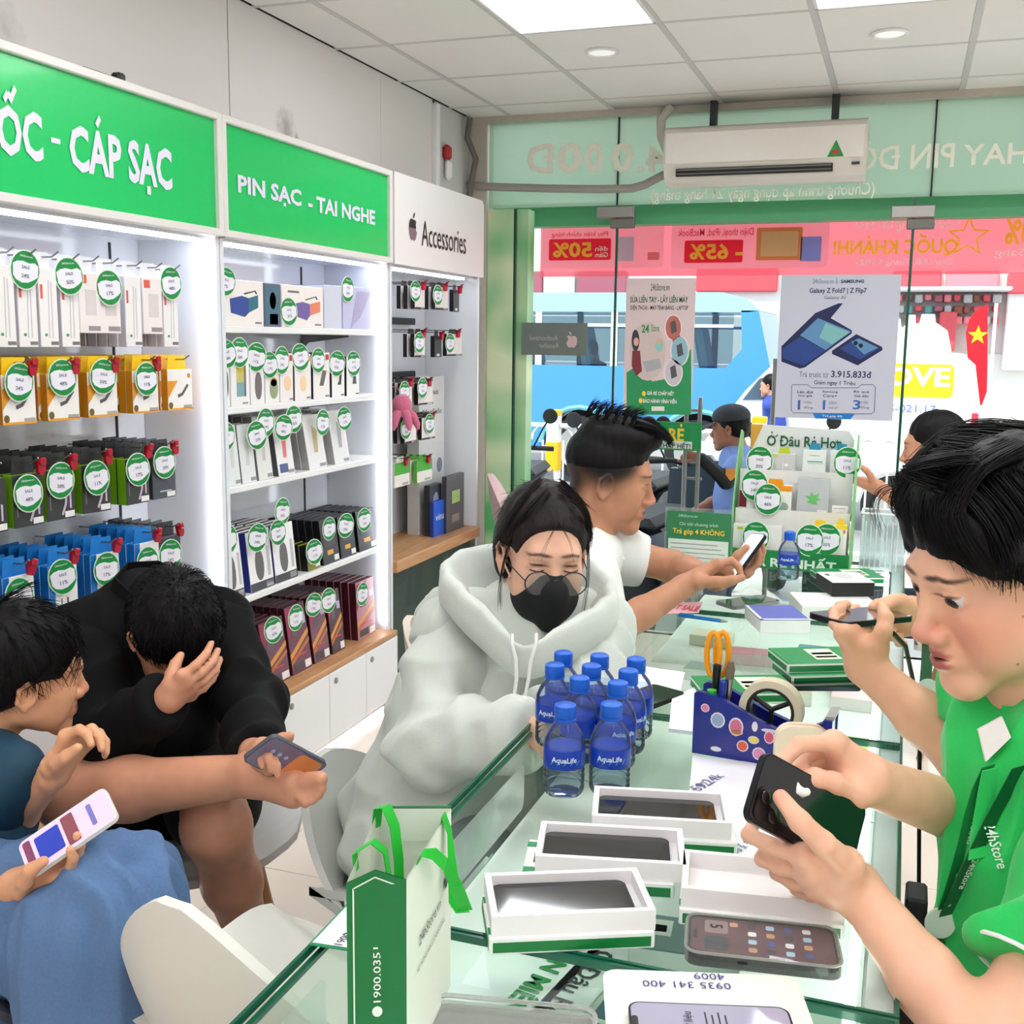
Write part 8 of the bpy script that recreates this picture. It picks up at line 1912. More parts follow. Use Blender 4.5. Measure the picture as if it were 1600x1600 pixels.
def top(t,J,mat,tr,name='shirt',sl=0.6,sr=(0.062,0.058),h=0.007,amp=0.008,seed=1,sh=0.06,extra=None,low=0.0,scale=(10,10,6)):
 """shirt: torso and two sleeves; sl < 1 short sleeve, 2 long sleeve"""
 S_=Shape();N=J['N'];p=J['pel'];m=(N+p)/2
 S_.cone(N-[0,0,0.05],m,tr[0],tr[1],0.05).cone(m,p-[0,0,low],tr[1],tr[2],0.05).cone(J['Ls'],J['Rs'],sh,sh,0.05)
 if extra:extra(S_)
 o=cloth_obj(name,S_,h,mat,t,amp,scale,seed)
 for sd in 'LR':
  if sd+'w' not in J:continue
  A=Shape();a,e,w=J[sd+'s'],J[sd+'e'],J[sd+'w']
  if sl<1:A.cone(a,a+(e-a)*(sl+0.1),sr[0],sr[1],0.03).cut(a+(e-a)*sl,e-a)
  else:A.cone(a,e,sr[0],sr[1],0.03).cone(e,w+(w-e)*0.05,sr[1],sr[1]*0.72,0.03).cut(w-(w-e)*0.04,w-e)
  cloth_obj('sleeve',A,h,mat,o,amp,scale,seed+3)
 return o
def hair_cap(t,q,R,s,fringe=0.05,side=0.02,back=-0.05,vol=0.0,h=0.004,amp=0.004,extra=None,name='hair',mat=None):
 S_=Shape().ell(q(-0.018,0,0.055),np.array([0.102+vol,0.084+vol,0.092+vol])*s,R,0.02).ell(q(-0.05,0,0.0),np.array([0.062,0.076,0.07])*s,R,0.02)
 if extra:extra(S_)
 S_.ell(q(0.14,0,fringe-0.085),np.array([0.10,0.12,0.085])*s,R,0.012,sub=True).ell(q(0.03,0,back-0.085),np.array([0.16,0.14,0.09])*s,R,0.012,sub=True)
 for d in(-1,1):S_.ell(q(0.03,d*0.10,side-0.055),np.array([0.06,0.04,0.05])*s,R,0.01,sub=True)
 return org_obj(name,[hair_mesh(S_,h,amp)],mat or HAIR,t)
hold=[(0.5,0.7,0.5)]*4;fist=[(1.2,1.3,0.8)]*4;loose=[(0.35,0.45,0.3),(0.4,0.5,0.35),(0.45,0.55,0.4),(0.5,0.6,0.45)]
UP=np.array([0,0,1.0])
def seller2():
 J=dict(N=np.array([0.22,1.95,1.075]),Ls=np.array([0.285,1.79,1.03]),Rs=np.array([0.18,2.11,1.03]),Le=Q(1522,1192,1.44),Lw=Q(1352,1042,1.55),Re=Q(1500,1020,1.9),Rw=Q(1432,965,1.72),pel=np.array([0.32,1.93,0.6]))
 w=J['Lw'];px=lambda x,y,d:Q(x,y,d)
 fl=[[px(1318,990,1.53),px(1302,972,1.56),px(1304,955,1.585),px(1316,950,1.60)],[px(1328,986,1.55),px(1312,968,1.59),px(1312,948,1.62),px(1324,944,1.63)],[px(1340,985,1.57),px(1330,968,1.62),px(1330,952,1.65),px(1340,950,1.66)],[px(1352,988,1.585),px(1348,972,1.63),px(1350,960,1.66),px(1358,958,1.67)]]
 tl=[px(1368,1012,1.535),px(1380,988,1.52),px(1384,966,1.53),px(1378,948,1.55)]
 rh=[[px(1402,950,1.68),px(1382,942,1.66),px(1370,944,1.65),px(1362,950,1.645)],[px(1400,962,1.69),px(1384,966,1.68),px(1380,976,1.67),px(1390,984,1.665)],[px(1404,972,1.70),px(1390,982,1.69),px(1390,994,1.68),px(1402,998,1.68)],[px(1412,982,1.71),px(1402,994,1.70),px(1404,1004,1.69),px(1414,1006,1.69)]]
 t,q,R,s=human('second person in a green polo shirt holding a phone flat behind the first seller',(0.3,1.93,0),((0.158,1.905,1.222),-2.7,0.35,0.0,1.0),J,(226,172,140),((fl,tl),(rh,[px(1424,950,1.70),px(1408,940,1.68),px(1394,940,1.66),px(1382,948,1.65)])),key='seller2')
 hair_cap(t,q,R,s,fringe=0.06,vol=0.008);fuzz(t,q,R,900,0.045,0.007,-0.02,0.09,grow=1.07)
 o=top(t,J,MATS['polo green'],(0.09,0.125,0.14),'polo_shirt',0.62)
 build('sleeve_stripe',MB().tube([J['Ls']+(J['Le']-J['Ls'])*0.55+0.062*(math.cos(a)*frame(J['Le']-J['Ls'])[0]+math.sin(a)*frame(J['Le']-J['Ls'])[1])for a in np.linspace(0,2*PI,21)],0.003,6),WHITE,o)
 T_=Shape();p=J['pel'];T_.cone(p+[0,0,0.05],p,0.13,0.13).cone(p,(0.24,1.80,0.52),0.1,0.075).cone((0.24,1.80,0.52),(0.28,1.82,0.06),0.07,0.055).cone(p,(0.24,2.10,0.52),0.1,0.075).cone((0.24,2.10,0.52),(0.28,2.1,0.06),0.07,0.055)
 cloth_obj('trousers',T_,0.012,MATS['trouser black'],t)
 x=nrm((0.62,0.78,-0.06));y=np.cross(UP,x);z=np.cross(x,y)
 phone('dark phone held flat by the second seller',Q(1345,968,1.60),np.stack([x,y/np.linalg.norm(y),z/np.linalg.norm(z)],1))
 ly=thing('lanyard','dark green lanyard with a clear disc on the second seller','lanyard',Q(1446,1080,1.75));build('strap',MB().ribbon([Q(1450,1000,1.76),Q(1448,1040,1.75),Q(1444,1085,1.74)],0.018,RC[:,0],0.001),MATS['lanyard dark'],ly);build('disc',MB().lathe([(0.017,0),(0.018,0.002),(0,0.004)],Q(1449,1078,1.73),-RC[:,2],24),MATS['disc frosted'],ly)
 st=thing('bar_stool','black bar stool under the second seller','stool',(0.32,1.93,0));build('seat',MB().lathe([(0,0.43),(0.16,0.43),(0.17,0.45),(0.15,0.47),(0,0.47)],(0.32,1.93,0),n=24),BLACK,st);build('column',MB().cyl((0.32,1.93,0.0),(0.32,1.93,0.44),0.025),STEEL,st)
seller2()
def customer():
 J=dict(N=np.array([-0.70,2.545,1.03]),Ls=Q(938,858,2.74),Rs=Q(915,900,2.45),Le=Q(1050,885,2.76),Lw=Q(1108,900,2.62),Re=Q(948,992,2.38),Rw=Q(1066,918,2.46),pel=np.array([-0.86,2.5,0.56]))
 dR=nrm(J['Rw']-J['Re']);hR=curl_hand(J['Rw'],dR+0.25*RC[:,0]+0.2*UP,-UP*0.6-RC[:,2]*0.2+RC[:,0]*0.3,-RC[:,2]*0.2+UP*0.8,[(0.3,1.0,0.6)]+[(1.1,1.3,0.8)]*3,1.0)
 hL=curl_hand(J['Lw'],RC[:,0]*0.8+UP*0.15-RC[:,2]*0.2,UP*0.8-RC[:,0]*0.1,-RC[:,2]*0.9,[(0.55,0.6,0.4)]*4,1.0,thumb=(0.5,0.9,0.6))
 sd=lambda x,y,z:(lambda q:q(x,y,z))
 head=(np.array([-0.653,2.559,1.172]),0.30,0.19,0.08,1.0);R=head_R(*head[1:4])
 pt=[(sd(-0.025,d*0.07,0.050),R,(0.075,0.05,0.058),(92,68,58),0.4)for d in(-1,1)]+[(sd(-0.02,d*0.07,0.055),R,(0.078,0.05,0.038),(30,26,27),0.35)for d in(-1,1)]+[(sd(-0.09,0,0.0),R,(0.05,0.08,0.075),(58,44,40),0.4),(sd(0.108,0,-0.049),R,(0.012,0.02,0.0035),(120,80,68),0.7)]
 t,q,R,s=human('person with cropped hair in a white polo shirt tapping a phone at the counter',(-0.86,2.5,0),head,J,(190,136,106),(hL,hR),0.003,lips=(150,84,74),key='customer',paint=pt,neck=0.055)
 def ex(S_):S_.ell(q(0.055,0,0.118),np.array([0.052,0.058,0.036]),R,0.02).ell(q(0.0,0,0.115),np.array([0.085,0.066,0.042]),R,0.02)
 S_=Shape().ell(q(-0.013,0,0.050),np.array([0.0995,0.0785,0.0905]),R,0.02);ex(S_);S_.ell(q(0.15,0,0.02),(0.085,0.12,0.07),R,0.01,sub=True)
 for d in(-1,1):S_.ell(q(0.06,d*0.09,0.0),(0.05,0.04,0.05),R,0.01,sub=True)
 S_.cut(q(-0.02,0,0.030),-R[:,2]+R[:,0]*0.15,0.02);ho=org_obj('hair',[hair_mesh(S_,0.0035,0.003)],HAIR,t)
 mb=MB();strands(mb,[[q(0.03,0.01*k,0.15),q(0.08,0.011*k,0.150),q(0.108,0.011*k,0.138-0.0012*abs(k)),q(0.122,0.012*k,0.122)]for k in range(-5,6)],22,0.005,0.001,4);strands(mb,[[q(-0.08+0.02*k,0.012*j,0.145),q(-0.07+0.02*k,0.012*j,0.168),q(-0.06+0.022*k,0.013*j,0.178)]for k in range(6)for j in range(-4,5)],5,0.005,0.001,5)
 o=build('hair_strands',mb,HAIR,ho,sharp=None);o['kind']='stuff'
 WP=M('polo white',(232,236,232),rough=0.8,var=0.03,scale=200,bump=0.1)
 o=top(t,J,WP,(0.085,0.13,0.14),'polo_shirt',0.62,(0.072,0.068),0.006,0.012,4,0.062)
 N=J['N'];fw=nrm(R[:,0]*[1,1,0]);lf=np.cross(UP,fw);cw=[N+[0,0,0.02]+0.068*(math.cos(a)*fw+math.sin(a)*lf)+np.array([0,0,-0.03*math.cos(a)])for a in np.linspace(0.3,2*PI-0.3,20)]
 mb=MB();n_=len(cw);tp_=[p+[0,0,0.016]for p in cw];lw=[p+[0,0,-0.035]+0.03*nrm((p-N)*[1,1,0])for p in cw];mb.add(tp_+lw,[(i,i+1,n_+i+1,n_+i)for i in range(n_-1)]);build('collar',mb,WP,o)
 T_=Shape();p=J['pel'];k1,k2=np.array([-0.60,2.42,0.56]),np.array([-0.62,2.72,0.56]);f1,f2=np.array([-0.66,2.42,0.06]),np.array([-0.68,2.72,0.06])
 T_.cone(p+[0,0,0.05],p,0.13,0.13).cone(p,k1,0.1,0.07).cone(k1,f1,0.065,0.05).cone(p,k2,0.1,0.07).cone(k2,f2,0.065,0.05);cloth_obj('trousers',T_,0.010,M('trouser navy',(40,44,60),rough=0.85),t)
 x=nrm(RC@np.array([0.6,0.78,0.15]));y=RC@np.array([-0.28,-0.02,0.95]);y=nrm(y-x*(x@y));phone('phone with a glowing white screen in the hand of the white polo customer',Q(1167,882,2.56)+np.cross(x,y)*0.014,np.stack([x,y,np.cross(x,y)],1),screen=M('bright screen',(222,232,244),rough=0.1,var=0,emit=0.35))
customer()
def girl():
 J=dict(N=np.array([-0.660,2.015,0.955]),Rs=Q(712,985,2.14),Ls=Q(925,985,2.22),Re=Q(672,1160,1.98),Rw=Q(838,1146,1.84),Le=Q(925,1085,2.05),Lw=Q(850,1118,1.90),pel=np.array([-0.82,1.93,0.56]))
 head=(np.array([-0.63,1.986,1.088]),-1.03,0.12,-0.06,0.97);R=head_R(*head[1:4])
 hh=curl_hand(J['Rw'],J['Rw']-J['Re'],-UP,-RC[:,2],loose,0.9)
 t,q,R,s=human('person in a pale grey hooded top with glasses and a black face mask',(-0.82,1.93,0),head,J,(228,178,152),(None,hh),0.003,lips=None,key='girl',neck=0.044,mouth=False)
 mb=MB()
 for d in(-1,1):mb.tube([q(0.0935-0.004*abs(a),d*0.032+0.015*a,0.0035+0.003*a*a)for a in np.linspace(-1,1,7)],0.0011,5)
 o=build('lashes',mb,HAIR,t);o['kind']='stuff'
 S_=Shape().ell(q(0.040,0,-0.055),np.array([0.071,0.067,0.068])*s,R,0.02).ell(q(0.105,0,-0.034),np.array([0.018,0.022,0.02])*s,R,0.03).cone(q(0.10,0,-0.02),q(0.098,0,-0.10),0.016*s,0.014*s,0.03)
 S_.cut(q(0.05,0,-0.013),nrm(R[:,2]*0.95+R[:,0]*-0.25)).cut(q(0.022,0,0),-R[:,0]);mo=org_obj('face_mask',[S_.mesh(0.003)],M('mask black',(16,16,20),rough=0.8,var=0.1),t)
 for d in(-1,1):build('ear_loop',MB().tube([q(0.03,d*0.068,-0.03),q(0.01,d*0.077,-0.012),q(-0.015,d*0.083,0.0)],0.002,6).tube([q(0.03,d*0.062,-0.08),q(0.0,d*0.076,-0.05),q(-0.018,d*0.083,-0.02)],0.002,6),M('mask strap',(226,196,176)),mo)
 gl=thing('eyeglasses','round wire glasses slipped down on the masked girl\'s nose','glasses',q(0.12,0,-0.01));gm=M('glasses frame',(60,60,66),rough=0.3,metal=0.5)
 for d in(-1,1):
  c=q(0.115,d*0.034,-0.012);ring=[c+s*0.0255*(math.cos(a)*R[:,1]+math.sin(a)*R[:,2]*0.9)for a in np.linspace(0,2*PI,25)]
  build('rim',MB().tube(ring,0.0013,6),gm,gl);build('lens',MB().sheet([(0.0255*s*math.cos(a),0.023*s*math.sin(a))for a in np.linspace(0,2*PI,24,endpoint=False)],c,R[:,1],R[:,2]),glass('spectacle lens',(226,232,230),refl=0.2,haze=0.12),gl)
  build('temple_arm',MB().tube([q(0.112,d*0.060,-0.008),q(0.06,d*0.074,0.0),q(-0.01,d*0.081,0.006)],0.0012,6),gm,gl)
 build('bridge',MB().tube([q(0.115,-0.009,-0.008),q(0.119,0,-0.004),q(0.115,0.009,-0.008)],0.0013,6),gm,gl)
 ho=hair_cap(t,q,R,s,fringe=0.098,side=0.05,back=-0.06,vol=0.006,h=0.0038,amp=0.003,extra=lambda S_:S_.ell(q(-0.12,0,0.0),(0.045,0.05,0.05),R,0.03).ell(q(-0.03,0.07,0.01),(0.035,0.022,0.06),R,0.02).ell(q(-0.03,-0.07,0.01),(0.035,0.022,0.06),R,0.02),mat=M('dark brown hair',(34,27,27),rough=0.5,var=0.5,scale=70,bump=0.4,stretch=(1,1,.3),spec=0.25))
 fuzz(t,q,R,500,0.05,0.0,0.02,0.06,seed=7,mat=MATS['dark brown hair'],grow=1.03)
 mb=MB();gd=[]
 for d in(-1,1):
  gd+=[[q(0.035,d*0.012,0.150),q(0.062,d*0.050,0.122),q(0.042,d*0.074,0.075),q(0.0,d*0.085,0.025),q(-0.05,d*0.08,-0.01)],[q(0.0,d*0.02,0.158),q(0.03,d*0.06,0.12),q(0.02,d*0.083,0.06),q(-0.03,d*0.088,0.01)]]
  gd2=[q(0.04,d*0.074,0.06),q(0.03,d*0.084,0.0),q(0.03,d*0.086,-0.06),q(0.035,d*0.08,-0.12)];strands(mb,[gd2],7,0.004,0.0008,20+d)
 strands(mb,gd,26,0.006,0.0009,8);strands(mb,[[q(0.085,0.0,0.10),q(0.105,0.02*d,0.07),q(0.108,0.034*d,0.03)]for d in(-1,1)],3,0.003,0.0006,9)
 o=build('hair_strands',mb,MATS['dark brown hair'],ho,sharp=None);o['kind']='stuff'
 HG=M('hoodie grey',(204,210,202),rough=0.95,var=0.06,scale=400,bump=0.15,sheen=0.3);f=nrm(R[:,0]*[1,1,0]);l=np.cross(UP,f)
 def ex(S_):S_.cone(J['N']-[0,0,0.02],J['N']-[0,0,0.12],0.085,0.14,0.05);S_.ell(J['pel']+[0.02,-0.02,-0.03],(0.21,0.21,0.09),None,0.04)
 o=top(t,J,HG,(0.12,0.165,0.19),'hooded_top',2,(0.078,0.070),0.006,0.026,6,0.078,ex,0.02,(11,11,8))
 hp_=[Q(818,1016,1.925),Q(768,968,1.955),Q(718,922,2.02),Q(700,892,2.10),Q(726,868,2.20),Q(790,858,2.28),Q(860,862,2.31),Q(925,886,2.25),Q(953,925,2.14),Q(935,952,2.05),Q(880,984,1.97)]
 rg=crom(hp_,4);mb=MB();n_=len(rg)
 prf=((-0.062,-0.075),(-0.045,-0.045),(-0.020,-0.012),(-0.012,0.002),(-0.004,0.011),(0.006,0.012),(0.014,0.004),(0.016,-0.008),(0.018,-0.025),(0.018,-0.045),(0.0,-0.07))
 for i,p in enumerate(rg):
  o_=nrm((p-(J['N']+[0.01,-0.02,0]))*[1,1,0]);w_=min(1,abs((i+n_/2)%n_-n_/2)/5+0.25);jt=0.004*math.sin(i*2.1)
  for a,b in prf:mb.v.append(tuple(p+o_*(a*w_+(jt if b>-0.02 else 0))+UP*b*(0.6+0.4*w_)))
 m_=len(prf)
 for i in range(n_):
  for k in range(m_-1):a=i*m_+k;b=((i+1)%n_)*m_+k;mb.f.append([a,b,b+1,a+1]);mb.m.append(0)
 build('hood',mb,HG,o,sharp=None)
 ht=skin_hit(o)
 for a in([(800,1005),(806,1030),(807,1060),(804,1085),(800,1108)],[(838,1004),(830,1030),(826,1060),(821,1085),(816,1112)]):build('drawstring',MB().tube([Q(a[0][0],a[0][1]-14,1.915)]+[min(ht(*p,0.006,1.9),Q(*p,1.905),key=lambda z:np.linalg.norm(z-[0,0,CAM_H]))for p in a],0.0032,6),M('cord white',(230,232,228),rough=0.8),o)
 build('zip',MB().ribbon([ht(x,y,0.002,1.9)for x,y in((819,1022),(818,1050),(815,1080),(812,1110))],0.006,RC[:,0],0.002),M('zip grey',(180,184,178)),o);build('zip_pull',MB().rbox(ht(820,1030,0.006,1.89),(0.006,0.003,0.018),0.001),STEEL,o)
 T_=Shape();p=J['pel'];k1,k2=np.array([-0.62,1.72,0.55]),np.array([-0.60,1.98,0.55]);T_.cone(p,k1,0.1,0.07).cone(k1,(-0.66,1.74,0.06),0.065,0.05).cone(p,k2,0.1,0.07).cone(k2,(-0.64,2.0,0.06),0.065,0.05);cloth_obj('trousers',T_,0.012,M('trouser grey',(120,124,128),rough=0.85),t)
girl()
def man_black():
 J=dict(N=np.array([-1.535,1.975,0.90]),Rs=Q(128,1000,2.36),Ls=Q(338,975,2.48),Re=Q(178,1150,2.16),Rw=Q(262,1092,2.06),Le=Q(392,1098,2.30),Lw=Q(396,1178,2.00),pel=np.array([-1.56,2.03,0.50]))
 head=(np.array([-1.379,1.862,0.893]),-0.40,0.95,0.25,1.0);R=head_R(*head[1:4])
 hR=[[Q(285,1056,2.04),Q(305,1040,2.05),Q(322,1022,2.08),Q(330,1005,2.12)],[Q(292,1066,2.05),Q(314,1052,2.06),Q(332,1034,2.09),Q(340,1016,2.13)],[Q(296,1076,2.07),Q(318,1064,2.08),Q(336,1048,2.11),Q(344,1030,2.15)],[Q(298,1086,2.09),Q(318,1076,2.10),Q(332,1062,2.13),Q(340,1048,2.16)]],[Q(268,1072,2.05),Q(268,1054,2.06),Q(274,1038,2.08),Q(282,1024,2.10)]
 hL=[[Q(428,1180,1.93),Q(440,1168,1.95),Q(450,1156,1.955),Q(454,1148,1.95)],[Q(412,1188,1.91),Q(404,1172,1.89),Q(406,1180,1.87),Q(410,1196,1.865)],[Q(416,1194,1.90),Q(415,1176,1.875),Q(420,1184,1.86),Q(424,1204,1.858)],[Q(420,1200,1.90),Q(428,1188,1.87),Q(433,1196,1.856),Q(434,1212,1.855)]],[Q(410,1168,1.97),Q(428,1160,1.96),Q(442,1154,1.955),Q(452,1152,1.95)]
 kR,aR=Q(112,1243,2.12),Q(398,1210,1.97);kL,aL=Q(338,1292,2.14),Q(398,1500,2.42);hipR,hipL=J['pel']+[-0.04,-0.10,0.02],J['pel']+[0.06,0.10,0.02]
 def legs(B):
  B.cone(hipR,kR,0.085,0.063,0.03).cone(kR,kR*0.66+aR*0.34,0.062,0.056,0.03).cone(kR*0.66+aR*0.34,aR,0.055,0.036,0.03)
  F_=Shape();e=Q(458,1226,1.92);F_.cone(kR*0.3+aR*0.7,aR,0.041,0.036,0.02).cone(aR,e,0.037,0.027,0.02).cone(aR,aR+[0.0,0.02,0.02],0.036,0.034).cone(aR,e-[0,0,0.02],0.03,0.022,0.02)
  for k,(x,y,r)in enumerate(((500,1217,0.0135),(502,1232,0.0095),(497,1242,0.009),(488,1250,0.0085),(477,1255,0.0085))):F_.cone(e*0.6+Q(x,y,1.89)*0.4,Q(x,y,1.89),r*1.25,r,0.004)
  B.cone(hipL,kL,0.085,0.064,0.03).cone(kL,kL*0.62+aL*0.38,0.060,0.056,0.03).cone(kL*0.62+aL*0.38,aL,0.056,0.036,0.03).cone(aL,aL+[0.07,-0.12,-0.09],0.036,0.03,0.02)
  return[(F_,0.0032)]
 t,q,R,s=human('person in black bowing the head on one hand with a bare leg crossed',(-1.5,2.0,0),head,J,(212,152,122),(hL,hR),0.004,lips=None,key='man black',more=legs,neck=0.055)
 hair_cap(t,q,R,s,fringe=0.05,side=0.02,back=-0.045,vol=0.004,amp=0.006);fuzz(t,q,R,1500,0.035,0.007,-0.03,0.10,grow=1.05)
 BK=M('shirt black',(9,9,11),rough=0.85,var=0.1,spec=0.25)
 def ex(S_):S_.cone(J['N'],J['N']+[0.04,-0.03,0.0],0.085,0.08,0.04).cone(J['N']-[0,0,0.1],Q(255,1150,2.35),0.12,0.10,0.06)
 o=top(t,J,BK,(0.13,0.17,0.17),'shirt',2,(0.078,0.066),0.007,0.018,11,0.085,ex)
 N=J['N'];build('collar',MB().ribbon([N+[0.03,0.10,0.045],N+[-0.03,0.08,0.075],N+[-0.05,0.0,0.085],N+[-0.02,-0.08,0.07],N+[0.05,-0.10,0.035]],0.05,(0.35,0,1),0.004),BK,o)
 T_=Shape().cone(hipR,hipR*0.45+kR*0.55,0.105,0.095,0.04).cone(hipL,hipL*0.3+kL*0.7,0.108,0.10,0.04).cone(J['pel']+[0,0,0.05],J['pel'],0.15,0.15,0.04)
 cloth_obj('shorts',T_,0.009,M('shorts black',(14,14,17),rough=0.85),t,0.006)
 x=nrm(RC@np.array([0.5,-0.5,0.74]));y=RC@np.array([0.66,0.66,-0.25]);y=nrm(y-x*(x@y));ph=phone('grey cased phone with an orange and blue screen held on the crossed ankle',Q(446,1186,1.905),np.stack([x,y,np.cross(x,y)],1),side=M('case slate',(80,84,96),rough=0.5),screen=M('screen dusk',(96,86,110),rough=0.1,var=0.3,scale=12,emit=0.25,coat=0.4))
 OR=M('screen amber',(196,120,70),rough=0.1,emit=0.25);build('screen_glow',MB().prism(rr(0.06,0.06,0.01),(0.036,0,PHT+0.0005),(1,0,0),(0,1,0),0.0002),OR,ph)
 for i in range(3):
  for j in range(2):build('key_dot',MB().prism(ell(0.009,0.009,10),(-0.045+i*0.017,-0.012+j*0.02,PHT+0.0005),(1,0,0),(0,1,0),0.0002),M('key dot',(150,160,200),emit=0.2),ph)
man_black()
def woman():
 J=dict(N=np.array([-1.535,1.49,0.745]),Rs=Q(8,1205,1.90),Ls=Q(-90,1150,2.15),Re=Q(0,1310,2.06),Rw=Q(82,1212,1.86),Le=Q(-60,1430,1.80),Lw=Q(22,1385,1.72),pel=np.array([-1.52,1.38,0.48]))
 hR=curl_hand(J['Rw'],RC[:,0]*0.55+RC[:,1]*0.75-RC[:,2]*0.1,RC[:,0]*0.6-RC[:,1]*0.3-RC[:,2]*0.35,-RC[:,0]*0.5+RC[:,1]*0.3,[(0.5,0.8,0.6),(0.6,0.9,0.6),(0.7,0.9,0.6),(0.8,0.9,0.6)],0.95)
 hL=curl_hand(J['Lw'],RC[:,0]*0.8+RC[:,1]*0.35-RC[:,2]*0.05,RC[:,1]*0.7-RC[:,0]*0.1-RC[:,2]*0.35,-RC[:,0]*0.2+RC[:,1]*0.2-RC[:,2]*0.6,[(0.35,0.5,0.4)]*4,0.95,thumb=(0.7,0.7,0.2))
 t,q,R,s=human('person with tied black hair in a teal shirt and denim skirt holding a phone',(-1.5,1.36,0),(at(36,1058,d=2.0),0.95,0.12,0.18,0.96),J,(226,168,130),(hL,hR),0.0035,key='woman',neck=0.046,arm=(0.022,0.029,0.034))
 ho=hair_cap(t,q,R,s,fringe=0.075,side=0.045,back=-0.03,vol=0.006,amp=0.004,extra=lambda S_:S_.ell(q(-0.11,0.0,0.03),(0.05,0.055,0.055),R,0.03))
 fuzz(t,q,R,900,0.06,0.004,0.0,0.085,grow=1.05,seed=5)
 mb=strands(MB(),[[q(0.06,-0.05,0.12),q(0.075,-0.07,0.07),q(0.06,-0.08,0.02)],[q(0.0,-0.07,0.12),q(0.03,-0.086,0.06),q(-0.03,-0.088,0.02)],[q(-0.06,0,0.15),q(-0.02,-0.03,0.19),q(0.0,-0.04,0.20)]],14,0.006,0.0009,12);o=build('hair_strands',mb,HAIR,ho,sharp=None);o['kind']='stuff'
 TE=M('shirt teal',(22,62,84),rough=0.75,var=0.06);o=top(t,J,TE,(0.085,0.115,0.14),'shirt',0.85,(0.064,0.06),0.008,0.012,14,0.055)
 ht=skin_hit(o);build('chain_trim',MB().tube([ht(x,y,0.003,1.75)for x,y in((20,1225),(23,1255),(28,1285))],0.002,5),STEEL,o)
 kL=Q(205,1392,1.83);p=J['pel'];S_=Shape();kF=Q(150,1440,1.72)
 S_.cone(p+[0,0,0.04],p,0.15,0.16,0.05).cone(p,kL,0.14,0.075,0.06).cone(p,kF,0.14,0.085,0.06).cone(kL,kL*[1,1,0]+[0.03,0.03,0.14],0.072,0.11,0.05).cone(kF,kF*[1,1,0]+[0.0,-0.03,0.14],0.085,0.13,0.06).cone(p-[0,0,0.05],p*[1,1,0]+[0.12,0.02,0.2],0.14,0.16,0.06).cone((kL+kF)/2,(kL+kF)/2*[1,1,0]+[-0.05,-0.02,0.16],0.08,0.14,0.06).cut((0,0,0.12),(0,0,-1))
 cloth_obj('denim_skirt',S_,0.0075,M('denim',(92,122,164),rough=0.9,var=0.16,scale=180,bump=0.2),t,0.024,(17,17,3),17,1)
 B=Shape()
 for k_ in(kL,kF):B.cone(k_*[1,1,0]+[0,0,0.3],k_*[1,1,0]+[0,0.02,0.06],0.045,0.034).cone(k_*[1,1,0]+[0,0.02,0.05],k_*[1,1,0]+[0.1,0.0,0.03],0.036,0.028)
 org_obj('feet',[B.mesh(0.008)],skin_mat('feet'),t,painter((214,160,128),[]))
 x=nrm(RC@np.array([0.74,0.50,0.25]));y=RC@np.array([-0.35,0.42,0.55]);y=nrm(y-x*(x@y));ph=phone('white cased phone with a pink and blue screen in the seated woman\'s hand',Q(110,1302,1.70),np.stack([x,y,np.cross(x,y)],1),side=M('case white',(236,230,228),rough=0.4),screen=M('screen pink',(226,186,214),rough=0.1,var=0.05,emit=0.4))
 for a,b,w,h,c in((-0.03,0,0.04,0.05,(40,60,170)),(0.005,0,0.02,0.06,(130,70,80)),(0.04,0.0,0.008,0.045,(110,110,180)),(-0.062,0,0.012,0.06,(120,60,90))):build('screen_tile',MB().prism(rr(w,h,0.003),(a,b,PHT+0.0005),(1,0,0),(0,1,0),0.0002),M('tile %d %d %d'%c,c,emit=0.3),ph)
woman()
